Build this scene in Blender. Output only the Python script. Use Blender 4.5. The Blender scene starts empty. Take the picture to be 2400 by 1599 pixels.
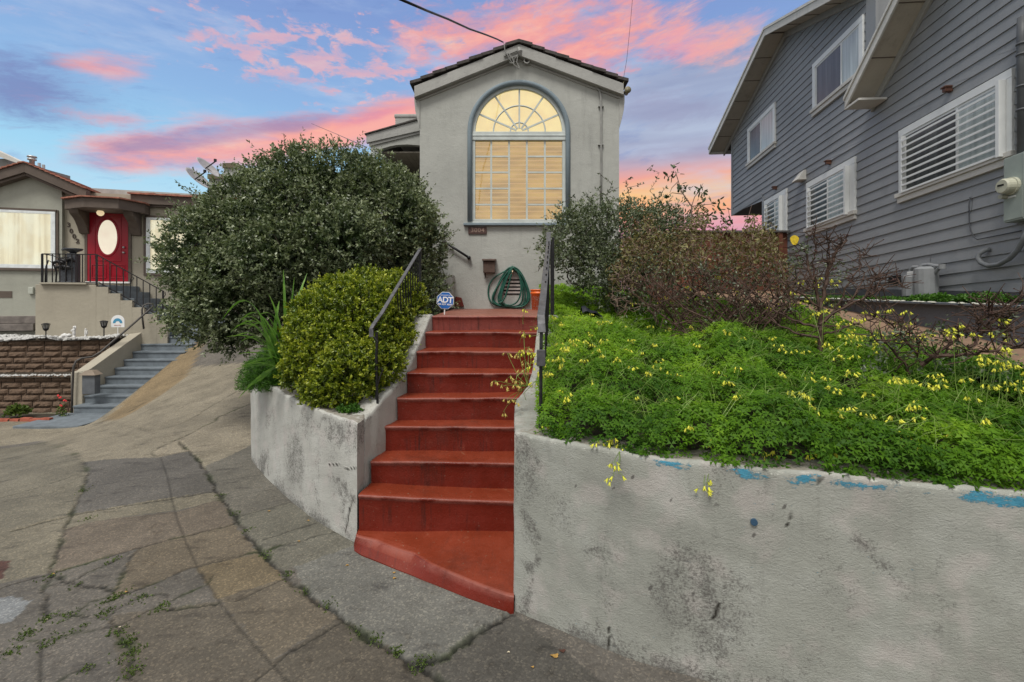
import bpy, bmesh, math, random
import numpy as np
from mathutils import Vector, Matrix, noise as mnoise
random.seed(7); rng = np.random.default_rng(7)
S = bpy.context.scene
COL = S.collection
R = math.radians
# ------------------------------------------------------------------ camera, light, exposure
F = 1100.0; CX = 1200.0; HY = 705.0; EYE = 1.9
cam = bpy.data.cameras.new('camera'); cam_ob = bpy.data.objects.new('camera', cam); COL.objects.link(cam_ob)
cam.sensor_width = 36; cam.lens = F/2400*36; cam.shift_y = (HY-799.5)/2400
cam.clip_start = 0.05; cam.clip_end = 2000
cam_ob.location = (0, 0, EYE); cam_ob.rotation_euler = (R(90), 0, 0)
S.camera = cam_ob
S.view_settings.view_transform = 'Standard'; S.view_settings.look = 'None'
S.view_settings.exposure = 1.0; S.view_settings.gamma = 1
try: S.view_settings.use_curve_mapping = False
except Exception: pass
SKYMUL = 0.485
sun = bpy.data.lights.new('sun', 'SUN'); sun.energy = 1.5; sun.angle = R(20); sun.color = (1.0, .965, .91)
sun_ob = bpy.data.objects.new('sun', sun); COL.objects.link(sun_ob)
SUN_EL, SUN_AZ = 60, 200      # azimuth measured clockwise from +Y: behind the viewer, slightly left
sd = Vector((math.sin(R(SUN_AZ))*math.cos(R(SUN_EL)), math.cos(R(SUN_AZ))*math.cos(R(SUN_EL)), math.sin(R(SUN_EL))))
sun_ob.rotation_euler = (-sd).to_track_quat('-Z', 'Y').to_euler(); sun_ob.location = (0, -5, 12)

# ------------------------------------------------------------------ node helpers
class NT:
    def __init__(s, nt): s.nt = nt; s.n = nt.nodes; s.l = nt.links
    def node(s, t, **kw):
        n = s.n.new(t)
        for k, v in kw.items(): setattr(n, k, v)
        return n
    def setin(s, sock, v):
        if v is None: return
        if isinstance(v, bpy.types.NodeSocket): s.l.new(v, sock)
        else:
            if sock.type == 'RGBA' and hasattr(v, '__len__') and len(v) == 3: v = (*v, 1)
            sock.default_value = v
    def m(s, op, a, b=None, c=None, clamp=False):
        n = s.node('ShaderNodeMath', operation=op, use_clamp=clamp)
        s.setin(n.inputs[0], a); s.setin(n.inputs[1], b)
        if c is not None: s.setin(n.inputs[2], c)
        return n.outputs[0]
    def mix(s, f, a, b, mode='MIX'):
        n = s.node('ShaderNodeMix', data_type='RGBA', blend_type=mode)
        s.setin(n.inputs[0], f); s.setin(n.inputs[6], a); s.setin(n.inputs[7], b)
        return n.outputs[2]
    def ramp(s, f, stops, interp='LINEAR'):
        n = s.node('ShaderNodeValToRGB'); cr = n.color_ramp; cr.interpolation = interp
        while len(cr.elements) < len(stops): cr.elements.new(0.5)
        for e, (p, c) in zip(cr.elements, stops):
            e.position = p; e.color = (*c, 1) if hasattr(c, '__len__') and len(c) == 3 else ((c, c, c, 1) if not hasattr(c, '__len__') else c)
        s.setin(n.inputs[0], f); return n.outputs[0]
    def step(s, v, a, b):
        n = s.node('ShaderNodeMapRange', interpolation_type='SMOOTHSTEP')
        s.setin(n.inputs[0], v); s.setin(n.inputs[1], a); s.setin(n.inputs[2], b); s.setin(n.inputs[3], 0.0); s.setin(n.inputs[4], 1.0)
        return n.outputs[0]
    def noise(s, vec, scale, detail=4, rough=.55, dist=0, out=0):
        n = s.node('ShaderNodeTexNoise'); s.setin(n.inputs['Vector'], vec); n.inputs['Scale'].default_value = scale
        n.inputs['Detail'].default_value = detail; n.inputs['Roughness'].default_value = rough; n.inputs['Distortion'].default_value = dist
        return n.outputs[out]
    def vor(s, vec, scale, feature='F1', out='Distance'):
        n = s.node('ShaderNodeTexVoronoi', feature=feature); s.setin(n.inputs['Vector'], vec); n.inputs['Scale'].default_value = scale
        return n.outputs[out]
    def xyz(s, x, y, z):
        n = s.node('ShaderNodeCombineXYZ'); s.setin(n.inputs[0], x); s.setin(n.inputs[1], y); s.setin(n.inputs[2], z); return n.outputs[0]
    def sep(s, v):
        n = s.node('ShaderNodeSeparateXYZ'); s.setin(n.inputs[0], v); return n.outputs
    def vmul(s, v, w):
        n = s.node('ShaderNodeVectorMath', operation='MULTIPLY'); s.setin(n.inputs[0], v); s.setin(n.inputs[1], w); return n.outputs[0]
    def bump(s, h, strength=.3, dist=.01):
        n = s.node('ShaderNodeBump'); n.inputs['Strength'].default_value = strength; n.inputs['Distance'].default_value = dist
        s.setin(n.inputs['Height'], h); return n.outputs[0]
    def pos(s): return s.node('ShaderNodeNewGeometry').outputs['Position']
    def attr(s, name, out='Fac'):
        n = s.node('ShaderNodeAttribute', attribute_name=name); return n.outputs[out]
    def uv(s): return s.node('ShaderNodeTexCoord').outputs['UV']

def newmat(name):
    m = bpy.data.materials.new(name); m.use_nodes = True
    t = NT(m.node_tree); b = m.node_tree.nodes['Principled BSDF']
    return m, t, b
def lin(r, g, b): # 0-255 display -> linear
    f = lambda c: ((c/255+.055)/1.055)**2.4 if c > 10 else c/255/12.92
    return (f(r), f(g), f(b))
def simple(name, col, rough=.7, metal=0, var=.15, vs=6, bump=0, bs=80, spec=.35):
    m, t, b = newmat(name)
    p = t.pos(); n = t.noise(p, vs, 5, .6)
    dk = tuple(c*(1-var) for c in col); lt = tuple(min(1, c*(1+var)) for c in col)
    t.setin(b.inputs['Base Color'], t.ramp(n, [(.3, dk), (.7, lt)]))
    b.inputs['Roughness'].default_value = rough; b.inputs['Metallic'].default_value = metal
    b.inputs['Specular IOR Level'].default_value = spec
    if bump: t.setin(b.inputs['Normal'], t.bump(t.noise(p, bs, 4, .6), bump, .004))
    return m

# ------------------------------------------------------------------ sky (world): blue evening sky with pink clouds
W = bpy.data.worlds.new('World'); S.world = W; W.use_nodes = True
def build_world():
    nt = W.node_tree; nt.nodes.clear(); t = NT(nt)
    d = t.node('ShaderNodeTexCoord').outputs['Generated']
    x, y, z = t.sep(d)
    az = t.m('ARCTAN2', x, y); el = t.m('ARCSINE', z)
    def ae(px, py):
        a = math.atan((px-CX)/F); return a, math.atan((HY-py)/F*math.cos(a))
    v = t.xyz(az, el, 0.0)
    warp = t.noise(t.vmul(v, (3.0, 6.0, 1)), 1.0, 3, .5)
    w1 = t.m('MULTIPLY', t.m('SUBTRACT', warp, .5), .10)
    el2 = t.m('ADD', el, w1)
    # clear sky colour by elevation
    base = t.ramp(t.m('DIVIDE', el, 1.0), [(0.0, lin(190, 205, 225)), (.12, lin(196, 226, 238)), (.24, lin(160, 212, 240)), (.36, lin(142, 182, 226)), (.52, lin(128, 156, 210)), (1.0, lin(110, 150, 205))])
    # warm glow low on the right
    gl = t.m('MULTIPLY', t.step(az, .10, .22), t.step(el, .40, .22))
    bands = t.noise(t.vmul(t.xyz(az, el2, 0.0), (1.2, 16.0, 1)), 1.0, 3, .5)
    glow_c = t.ramp(t.m('ADD', t.m('MULTIPLY', el, 1.0), t.m('MULTIPLY', t.m('SUBTRACT', bands, .5), .10)),
        [(.05, lin(186, 140, 175)), (.115, lin(205, 150, 185)), (.15, lin(240, 150, 150)), (.185, lin(252, 168, 115)), (.215, lin(250, 196, 128)), (.245, lin(246, 160, 135)), (.29, lin(205, 150, 160)), (.34, lin(168, 158, 180)), (.42, lin(172, 180, 200))])
    c = t.mix(gl, base, glow_c)
    # grey mauve soft bands upper right of the house
    gm = t.m('MULTIPLY', t.step(az, .14, .24), t.m('MULTIPLY', t.step(el, .24, .30), t.step(el, .50, .42)))
    gb = t.noise(t.vmul(v, (1.5, 13.0, 1)), 1.3, 3, .5)
    c = t.mix(t.m('MULTIPLY', gm, .8), c, t.ramp(gb, [(.35, lin(140, 142, 172)), (.65, lin(182, 190, 210))]))
    vt = t.xyz(az, t.m('SUBTRACT', el, t.m('MULTIPLY', az, .14)), 0.0); det = t.noise(t.vmul(vt, (6.5, 25.0, 1)), 1.0, 10, .70, .35)
    # faint streaky haze everywhere
    st = t.noise(t.vmul(v, (2.2, 9.0, 1)), 1.6, 6, .6)
    c = t.mix(t.m('MULTIPLY', t.step(st, .46, .72), .55), c, lin(190, 204, 230)); c = t.mix(t.m('MULTIPLY', t.step(det, .56, .72), .30), c, lin(214, 196, 214)); c = t.mix(t.m('MULTIPLY', t.step(det, .45, .30), .28), c, lin(104, 132, 190))
    fine = t.noise(t.vmul(v, (17.0, 40.0, 1)), 1.0, 7, .62, .3)
    colmix = t.noise(t.vmul(vt, (5.0, 18.0, 1)), 1.0, 6, .65)
    pink = t.ramp(colmix, [(.32, lin(150, 140, 186)), (.43, lin(206, 158, 178)), (.52, lin(244, 160, 154)), (.62, lin(252, 178, 160)), (.74, lin(255, 208, 172))])
    # long pink band: from (60,335) to (960,250)
    def band(pts, width, soft, lo, hi, col, strength=1.0, w=None):
        # pts: pixel centre line as 3 points -> quadratic el(az)
        A = [ae(*p) for p in pts]
        M = np.array([[a*a, a, 1] for a, e in A]); q = np.linalg.solve(M, np.array([e for a, e in A]))
        cen = t.m('ADD', t.m('ADD', t.m('MULTIPLY', t.m('MULTIPLY', az, az), float(q[0])), t.m('MULTIPLY', az, float(q[1]))), float(q[2]))
        dd = t.m('ABSOLUTE', t.m('SUBTRACT', el2, cen))
        msk = t.step(dd, width+soft, width*.2)
        msk = t.m('MULTIPLY', msk, t.m('MULTIPLY', t.step(az, A[0][0]-.06, A[0][0]+.12), t.step(az, A[2][0]+.12, A[2][0]-.05)))
        msk = t.m('MULTIPLY', t.step(t.m('ADD', msk, t.m('MULTIPLY', t.m('SUBTRACT', det, .5), 1.1)), lo, hi), strength)
        return t.mix(msk, c, col)
    def blob(px, py, rx, ry, lo, hi, col, strength=1.0, nz=None, nk=1.2):
        a, e = ae(px, py); a2, _ = ae(px+rx, py); _, e2 = ae(px, py-ry)
        ux = t.m('DIVIDE', t.m('SUBTRACT', az, a), abs(a2-a)); uy = t.m('DIVIDE', t.m('SUBTRACT', el2, e), abs(e2-e))
        r2 = t.m('ADD', t.m('MULTIPLY', ux, ux), t.m('MULTIPLY', uy, uy))
        msk = t.m('EXPONENT', t.m('MULTIPLY', r2, -1.0))
        msk = t.m('MULTIPLY', t.step(t.m('ADD', msk, t.m('MULTIPLY', t.m('SUBTRACT', nz or det, .5), nk)), lo, hi), strength)
        return t.mix(msk, c, col)
    c = blob(80, 190, 300, 130, .45, 1.15, lin(116, 124, 178), .8, None, 1.7)
    c = blob(250, 160, 160, 60, .55, 1.1, pink, .75)
    c = blob(250, 250, 200, 40, .55, 1.1, pink, .6, None, 1.6)
    c = band([(60, 335), (450, 345), (960, 262)], .034, .060, .42, 1.05, pink, .92)
    c = band([(560, 345), (760, 312), (1000, 262)], .022, .045, .40, 1.0, t.ramp(colmix, [(.35, lin(240, 150, 156)), (.6, lin(252, 172, 152)), (.75, lin(255, 205, 170))]), .9)
    c = band([(120, 318), (420, 322), (760, 275)], .010, .03, .50, 1.15, lin(132, 128, 176), .7)
    c = band([(500, 395), (700, 345), (950, 285)], .010, .03, .45, 1.0, lin(252, 176, 160), .8)
    c = blob(1300, 90, 560, 180, .55, 1.05, pink, .85, det, 1.5)
    c = blob(1250, 120, 560, 180, .62, .98, pink, .8, fine, 1.7)
    c = blob(1640, 95, 300, 90, .5, 1.05, t.ramp(colmix, [(.35, lin(240, 160, 168)), (.6, lin(255, 180, 150))]), .85, det, 1.6)
    c = blob(740, 130, 520, 170, .80, 1.08, t.mix(.35, pink, lin(190, 200, 230)), .8, fine, 2.2)
    c = blob(1560, 260, 260, 70, .5, 1.0, lin(150, 150, 180), .6)
    # high and rear sky: unseen, brightened to a pale neutral as added fill light
    hi = t.step(el, .62, .95); c = t.mix(hi, c, (.98, .95, .91))
    rear = t.step(t.m('ABSOLUTE', az), 1.15, 1.7); c = t.mix(t.m('MULTIPLY', rear, .9), c, (.90, .86, .82))
    back = t.step(t.m('ABSOLUTE', az), 1.35, 1.1)
    hor = t.step(el, -.03, .0)
    c = t.mix(hor, lin(150, 140, 130), c)
    bg = t.node('ShaderNodeBackground'); t.setin(bg.inputs[0], c); bg.inputs[1].default_value = SKYMUL
    sk = t.node('ShaderNodeTexSky', sky_type='NISHITA'); sk.sun_disc = False; sk.sun_elevation = R(SUN_EL); sk.sun_rotation = R(SUN_AZ)
    bg2 = t.node('ShaderNodeBackground'); t.setin(bg2.inputs[0], sk.outputs[0]); bg2.inputs[1].default_value = .006
    ad = t.node('ShaderNodeAddShader'); nt.links.new(bg.outputs[0], ad.inputs[0]); nt.links.new(bg2.outputs[0], ad.inputs[1])
    o = t.node('ShaderNodeOutputWorld'); nt.links.new(ad.outputs[0], o.inputs[0])
build_world()

# ------------------------------------------------------------------ geometry helpers
def P(px, py, d): return Vector(((px-CX)/F*d, d, EYE-(py-HY)/F*d))
def tag(o, label=None, cat=None, group=None, kind=None):
    if label: o['label'] = label
    if cat: o['category'] = cat
    if group: o['group'] = group
    if kind: o['kind'] = kind
    return o
def thing(name, loc, label, cat, group=None):
    o = bpy.data.objects.new(name, None); COL.objects.link(o); o.location = loc; o.empty_display_size = .1
    return tag(o, label, cat, group)
def wloc(o):
    v = Vector((0, 0, 0))
    while o is not None: v = v + o.location; o = o.parent
    return v
class MB:
    def __init__(s): s.v = []; s.f = []; s.uvs = None
    def add(s, vs, fs):
        k = len(s.v); s.v += [tuple(v) for v in vs]; s.f += [tuple(i+k for i in f) for f in fs]; return s
    def box(s, a, b):
        (x0, y0, z0), (x1, y1, z1) = a, b
        return s.hexa([(x0,y0,z0),(x1,y0,z0),(x1,y1,z0),(x0,y1,z0)], [(x0,y0,z1),(x1,y0,z1),(x1,y1,z1),(x0,y1,z1)])
    def hexa(s, bot, top):
        return s.add(list(bot)+list(top), [(3,2,1,0),(4,5,6,7),(0,1,5,4),(1,2,6,5),(2,3,7,6),(3,0,4,7)])
    def prism(s, poly, off):
        n = len(poly); off = Vector(off); a = [Vector(p) for p in poly]; b = [p+off for p in a]
        return s.add(a+b, [tuple(range(n))[::-1], tuple(range(n, 2*n))] + [(i, (i+1) % n, n+(i+1) % n, n+i) for i in range(n)])
    def tube(s, pts, r, k=6, cap=True):
        pts = [Vector(p) for p in pts]; n = len(pts); rs = r if hasattr(r, '__len__') else [r]*n
        rings = []; up = None
        for i, p in enumerate(pts):
            t = (pts[min(i+1, n-1)]-pts[max(i-1, 0)])
            if t.length < 1e-9: t = Vector((0, 0, 1))
            t.normalize()
            if up is None:
                up = Vector((0, 0, 1)) if abs(t.z) < .9 else Vector((1, 0, 0))
            a = t.cross(up)
            if a.length < 1e-5: a = t.cross(Vector((1, .3, 0)))
            a.normalize(); b = a.cross(t).normalized(); up = b
            rings.append([p+(a*math.cos(2*math.pi*j/k)+b*math.sin(2*math.pi*j/k))*rs[i] for j in range(k)])
        base = len(s.v)
        for rg in rings: s.v += [tuple(v) for v in rg]
        for i in range(n-1):
            for j in range(k):
                s.f.append((base+i*k+j, base+i*k+(j+1) % k, base+(i+1)*k+(j+1) % k, base+(i+1)*k+j))
        if cap:
            s.f.append(tuple(base+j for j in range(k))[::-1]); s.f.append(tuple(base+(n-1)*k+j for j in range(k)))
        return s
    def bar(s, p, q, w, h, up=(0, 0, 1)):
        p = Vector(p); q = Vector(q); t = (q-p).normalized(); a = t.cross(Vector(up))
        if a.length < 1e-4: a = t.cross(Vector((0, 1, 0)))
        a.normalize(); b = a.cross(t).normalized(); a = a*w/2; b = b*h/2
        return s.hexa([p-a-b, p+a-b, q+a-b, q-a-b], [p-a+b, p+a+b, q+a+b, q-a+b])
    def lathe(s, c, prof, k=16):
        base = len(s.v); c = Vector(c)
        for r, z in prof:
            for j in range(k): s.v.append((c.x+r*math.cos(2*math.pi*j/k), c.y+r*math.sin(2*math.pi*j/k), c.z+z))
        n = len(prof)
        for i in range(n-1):
            for j in range(k): s.f.append((base+i*k+j, base+i*k+(j+1) % k, base+(i+1)*k+(j+1) % k, base+(i+1)*k+j))
        s.f.append(tuple(base+j for j in range(k))[::-1]); s.f.append(tuple(base+(n-1)*k+j for j in range(k)))
        return s
    def build(s, name, mat, parent=None, bevel=0, smooth=False, seg=2, ang=35):
        me = bpy.data.meshes.new(name)
        off = wloc(parent) if parent else Vector((0, 0, 0))
        v = np.array(s.v, dtype=np.float64).reshape(-1, 3)
        if parent is None and len(v):
            lo, hi = v.min(0), v.max(0); off = Vector(((lo[0]+hi[0])/2, (lo[1]+hi[1])/2, lo[2]))
        v = v-np.array(off)
        me.from_pydata(v.tolist(), [], s.f); me.update()
        o = bpy.data.objects.new(name, me); COL.objects.link(o)
        if parent: o.parent = parent
        else: o.location = off
        me.materials.append(mat)
        if smooth: me.polygons.foreach_set('use_smooth', [True]*len(me.polygons))
        if bevel:
            b = o.modifiers.new('bevel', 'BEVEL'); b.width = bevel; b.segments = seg; b.limit_method = 'ANGLE'; b.angle_limit = R(ang)
        return o
def np_mesh(name, V, Q, mat, parent=None, attrs=None, smooth=False, uv=None):
    """V (n,3) Q (m,3|4) numpy; attrs {name:(m*k or n values, domain)}"""
    V = np.asarray(V, dtype=np.float32); Q = np.asarray(Q, dtype=np.int32)
    if parent is not None: off = np.array(wloc(parent))
    else:
        lo, hi = V.min(0), V.max(0); off = np.array([(lo[0]+hi[0])/2, (lo[1]+hi[1])/2, lo[2]])
    V = V-off.astype(np.float32)
    me = bpy.data.meshes.new(name); n, k = Q.shape
    me.vertices.add(len(V)); me.vertices.foreach_set('co', V.ravel())
    me.loops.add(n*k); me.loops.foreach_set('vertex_index', Q.ravel())
    me.polygons.add(n); me.polygons.foreach_set('loop_start', np.arange(0, n*k, k, dtype=np.int32))
    try: me.polygons.foreach_set('loop_total', np.full(n, k, dtype=np.int32))
    except Exception: pass
    if smooth: me.polygons.foreach_set('use_smooth', np.ones(n, dtype=bool))
    me.update(calc_edges=True)
    for a, (vals, dom) in (attrs or {}).items():
        vals = np.asarray(vals, dtype=np.float32)
        if vals.ndim == 2:
            at = me.attributes.new(a, 'FLOAT_COLOR', dom); at.data.foreach_set('color', vals.ravel())
        else:
            at = me.attributes.new(a, 'FLOAT', dom); at.data.foreach_set('value', vals)
    if uv is not None:
        l = me.uv_layers.new(name='UVMap'); l.data.foreach_set('uv', np.asarray(uv, dtype=np.float32)[Q.ravel()].ravel())
    me.validate(); me.materials.append(mat)
    o = bpy.data.objects.new(name, me); COL.objects.link(o)
    if parent is not None: o.parent = parent
    else: o.location = Vector(off.tolist())
    return o
def text_mesh(name, body, size, origin, xdir, up, depth, mat, parent=None, spacing=1.0, align='CENTER', font_bold=False):
    cu = bpy.data.curves.new('t', 'FONT'); cu.body = body; cu.size = size; cu.extrude = depth; cu.align_x = align; cu.align_y = 'CENTER'; cu.space_character = spacing
    if font_bold: cu.offset = size*.025
    o = bpy.data.objects.new('t', cu); COL.objects.link(o); bpy.context.view_layer.update()
    me = bpy.data.meshes.new_from_object(o.evaluated_get(bpy.context.evaluated_depsgraph_get()))
    bpy.data.objects.remove(o)
    X = Vector(xdir).normalized(); U = Vector(up).normalized(); N = X.cross(U)
    off = wloc(parent) if parent else Vector((0, 0, 0))
    for v in me.vertices:
        c = v.co; w = Vector(origin)+X*c.x+U*c.y+N*c.z; v.co = w-off
    me.name = name; me.materials.clear(); me.materials.append(mat)
    ob = bpy.data.objects.new(name, me); COL.objects.link(ob)
    if parent: ob.parent = parent
    return ob
def copy_tree(o, parent=None):
    c = o.copy(); COL.objects.link(c)
    if parent: c.parent = parent
    for ch in list(o.children): copy_tree(ch, c)
    return c
def fbm(x, y, z=0.0, s=1.0, o=3):
    r = 0; a = 1
    for i in range(o): r = r+a*(np.sin(x*s*1.7+y*s*1.1+z*s*.9+i*1.3)*np.cos(y*s*1.9-x*s*.7+z*s*1.3+i*2.1)); s *= 2.03; a *= .5
    return r
# ------------------------------------------------------------------ ground surface
GP = np.array([(0,2.87,0),(-1.2,3.7,0),(-2.5,4.9,0),(-3.25,5.9,0),(.88,2.34,0),(2.2,1.98,0),(3.4,1.7,0),(0,0.5,-.05),(-3,.5,-.12),(3,.5,.0),(-6,1,-.25),(0,-3,-.1),(-6,-3,-.3),(4,-3,0),
   (-6.8,6.3,-.36),(-4.2,3.9,-.14),(-3,2.5,-.08),(-8.42,9.5,-.54),(-8.42,10.37,-.21),(-8.42,12.8,.92),(-8.42,14,1.4),(-10.9,9.4,-.62),(-10.9,8,-.6),(-14,10,-.75),(-12,6,-.6),
   (-3.5,7,.14),(-3.9,9,.50),(-4,12,1.05),(-6,13,1.15),(-5.5,8,.02),(-6.2,10,.3),(-4,16,1.5),(-7.2,9.6,-.1),(-3.4,5.0,-.03),(-5.2,5.9,-.12)], dtype=float)
def _rbf_fit():
    X = GP[:, :2]; n = len(X); r = np.linalg.norm(X[:, None]-X[None], axis=2)
    K = np.where(r > 0, r*r*np.log(r+1e-12), 0)+np.eye(n)*.02
    Pm = np.c_[np.ones(n), X]; A = np.block([[K, Pm], [Pm.T, np.zeros((3, 3))]])
    return np.linalg.solve(A, np.r_[GP[:, 2], 0, 0, 0])
GW = _rbf_fit()
def G(x, y):
    x = np.asarray(x, dtype=float); y = np.asarray(y, dtype=float); sh = x.shape; x = x.ravel(); y = y.ravel()
    z = GW[-3]+GW[-2]*x+GW[-1]*y
    for i, (a, b, _) in enumerate(GP):
        r2 = (x-a)**2+(y-b)**2; z += GW[i]*.5*r2*np.log(r2+1e-12)
    return z.reshape(sh)
def px2g(px, py):
    z = 0.0
    for _ in range(14):
        d = (EYE-z)*F/(py-HY); d = min(max(d, .6), 16); x = (px-CX)/F*d; z = .5*z+.5*float(G(np.array([x]), np.array([d]))[0])
    return x, d
Z7 = lambda pts: [px2g(a/1.9617, 950+b/1.9617) for a, b in pts]
JOINTS = [ # (points in zoom units, half width m, darkness, rough)
 ([(820,165),(870,210),(915,255),(960,320),(1000,400),(1080,510),(1180,650),(1300,775),(1420,870),(1560,970),(1700,1070),(1900,1190),(2060,1290)], .013, .75, .9),
 ([(740,240),(770,330),(790,430),(820,540),(860,640),(910,750),(1000,890),(1100,1030),(1250,1190),(1340,1290)], .002, .6, .2),
 ([(60,195),(190,170),(310,195),(380,260),(405,310),(380,400),(330,500),(300,570),(270,660),(235,770),(210,840),(215,900),(205,985)], .010, .65, .9),
 ([(70,575),(250,525),(400,490),(560,465),(780,430),(1000,393)], .014, .8, .5),
 ([(0,845),(120,805),(230,775),(430,715),(640,655),(860,600),(1075,545)], .009, .65, .8),
 ([(215,830),(350,800),(520,715)], .007, .7, 1), ([(260,790),(350,825),(480,845),(530,850)], .008, .8, 1),
 ([(500,900),(560,870),(690,825),(870,750),(1000,720),(1190,672)], .008, .6, .8),
 ([(0,425),(80,405),(150,385),(300,340),(400,290)], .007, .6, .6), ([(200,980),(350,950),(420,905),(500,880),(530,850),(560,790),(600,700),(640,655)], .006, .6, 1),
 ([(320,970),(490,970),(640,880),(730,870),(770,885)], .006, .7, 1), ([(780,935),(900,928),(1010,910)], .009, .75, .8), ([(770,905),(850,870),(940,830),(985,780)], .005, .6, .8),
 ([(1085,900),(1200,845),(1310,795)], .006, .5, .2), ([(1130,1290),(1300,1160),(1430,1080),(1570,1000)], .007, .6, .4),
 ([(500,970),(540,1040),(600,1110),(600,1200),(615,1290)], .007, .6, 1), ([(130,1080),(200,1090),(350,1045),(520,1020),(730,925)], .006, .6, 1),
 ([(240,1290),(330,1240),(410,1200)], .005, .5, .8), ([(190,1090),(185,1290)], .006, .6, .3),
 ([(1095,512),(1340,445)], .005, .4, .2), ([(1000,350),(1200,320)], .004, .35, .2), ([(1210,620),(1330,580),(1450,540)], .006, .5, .5),
 ([(1240,660),(1400,615),(1560,575)], .006, .55, .8), ([(1040,430),(1250,385)], .004, .35, .2), ([(1230,690),(1000,400)], .003, .0, 0),
 ([(1900,1190),(1990,1170),(2050,1150),(2100,1110),(2150,1090),(2200,1050),(2250,1010),(2354,950)], .020, .85, 1),
 ([(700,215),(730,195),(810,160),(880,130),(940,95),(1000,70),(990,60),(1060,30),(1160,-10)], .010, .6, .8), ([(700,215),(715,235),(870,210)], .007, .5, .5),
 ([(400,110),(520,125),(650,150)], .008, .45, .4), ([(440,80),(560,90),(700,120),(780,100),(860,75),(960,10),(1080,-60)], .012, .6, .6),
 ([(0,270),(90,240),(190,212)], .010, .5, .5), ([(440,80),(560,50),(640,0),(740,-50)], .012, .45, .4), ([(410,375),(560,350),(770,325),(930,300)], .004, .3, .2),
 ([(240,545),(600,520),(830,485),(1010,435)], .003, .3, .3), ([(890,745),(1000,710),(1190,672),(1230,700)], .004, .4, .4)]
JW = [(np.array(Z7(p)), w, dk, rg) for p, w, dk, rg in JOINTS]
SLABS = [ # polygons with tints (multiplier on base concrete)
 ([(-600,-200),(1160,-200),(1180,200),(940,300),(700,240),(400,300),(190,160),(-600,220)], (1.78,1.73,1.50)),
 ([(700,215),(880,130),(1000,60),(1160,-20),(1180,215),(870,210),(720,235)], (2.05,1.98,1.72)),
 ([(730,240),(870,210),(915,255),(960,320),(1000,393),(780,430),(330,500),(380,400),(405,310),(380,260)], (.95,.97,1.0)),
 ([(-600,220),(190,170),(380,260),(405,310),(380,400),(330,500),(-600,720)], (1.3,1.3,1.15)),
 ([(-600,700),(330,500),(1000,393),(1030,430),(830,480),(400,540),(300,570),(235,770),(-600,950)], (1.4,1.38,1.2)),
 ([(300,570),(400,540),(830,485),(1020,430),(1075,545),(640,655),(235,770)], (1.15,1.05,.95)),
 ([(640,655),(1075,545),(1190,680),(870,750),(690,825),(560,870),(500,900),(600,700)], (1.12,1.02,.86)),
 ([(900,745),(1190,680),(1310,795),(1085,900),(1000,890)], (1.25,1.1,.82)),
 ([(1000,890),(1310,795),(1560,970),(1250,1170)], (1.05,.98,.85)),
 ([(940,280),(1180,170),(1340,445),(1080,510),(1000,400)], (1.14,1.17,1.14)),
 ([(1080,510),(1340,445),(1560,575),(1650,660),(1350,740),(1300,775),(1180,650)], (1.12,1.17,1.10)),
 ([(1350,745),(1640,640),(1900,800),(2354,950),(2250,1010),(2050,1150),(1900,1190),(1560,970),(1420,870)], (1.22,1.32,1.36)),
 ([(1900,1190),(2050,1150),(2354,950),(3600,1900),(2300,1900)], (.68,.70,.70)),
 ([(1250,1180),(1560,970),(1900,1190),(2300,1500),(1500,1500)], (.78,.75,.68)),
 ([(500,970),(1000,900),(1250,1170),(1500,1500),(600,1500)], (.92,.88,.80)),
 ([(760,-200),(1000,-330),(1000,-290),(860,-140),(700,-20),(560,60),(470,70),(520,30),(640,-80)], (1.75,1.45,.98)),
 ([(-100,885),(60,880),(140,900),(90,960),(40,1000),(-100,1000)], (1.7,1.95,2.3)),
 ([(-60,715),(50,716),(10,800),(-60,805)], (.75,.42,.38))]
def pip(x, y, poly):
    inside = np.zeros(x.shape, bool); n = len(poly)
    for i in range(n):
        x1, y1 = poly[i]; x2, y2 = poly[(i+1) % n]
        c = ((y1 > y) != (y2 > y)); xx = (x2-x1)*(y-y1)/((y2-y1) if abs(y2-y1) > 1e-12 else 1e-12)+x1
        inside ^= c & (x < xx)
    return inside
def spacing(a, lo, hi, b, fine, grow=1.06, mx=.35):
    mid = list(np.arange(lo, hi, fine)); s = fine; l = []; p = lo
    while p > a: s = min(s*grow, mx); p -= s; l.append(p)
    s = fine; r = []; p = mid[-1]
    while p < b: s = min(s*grow, mx); p += s; r.append(p)
    return np.array(l[::-1]+mid+r)
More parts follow.
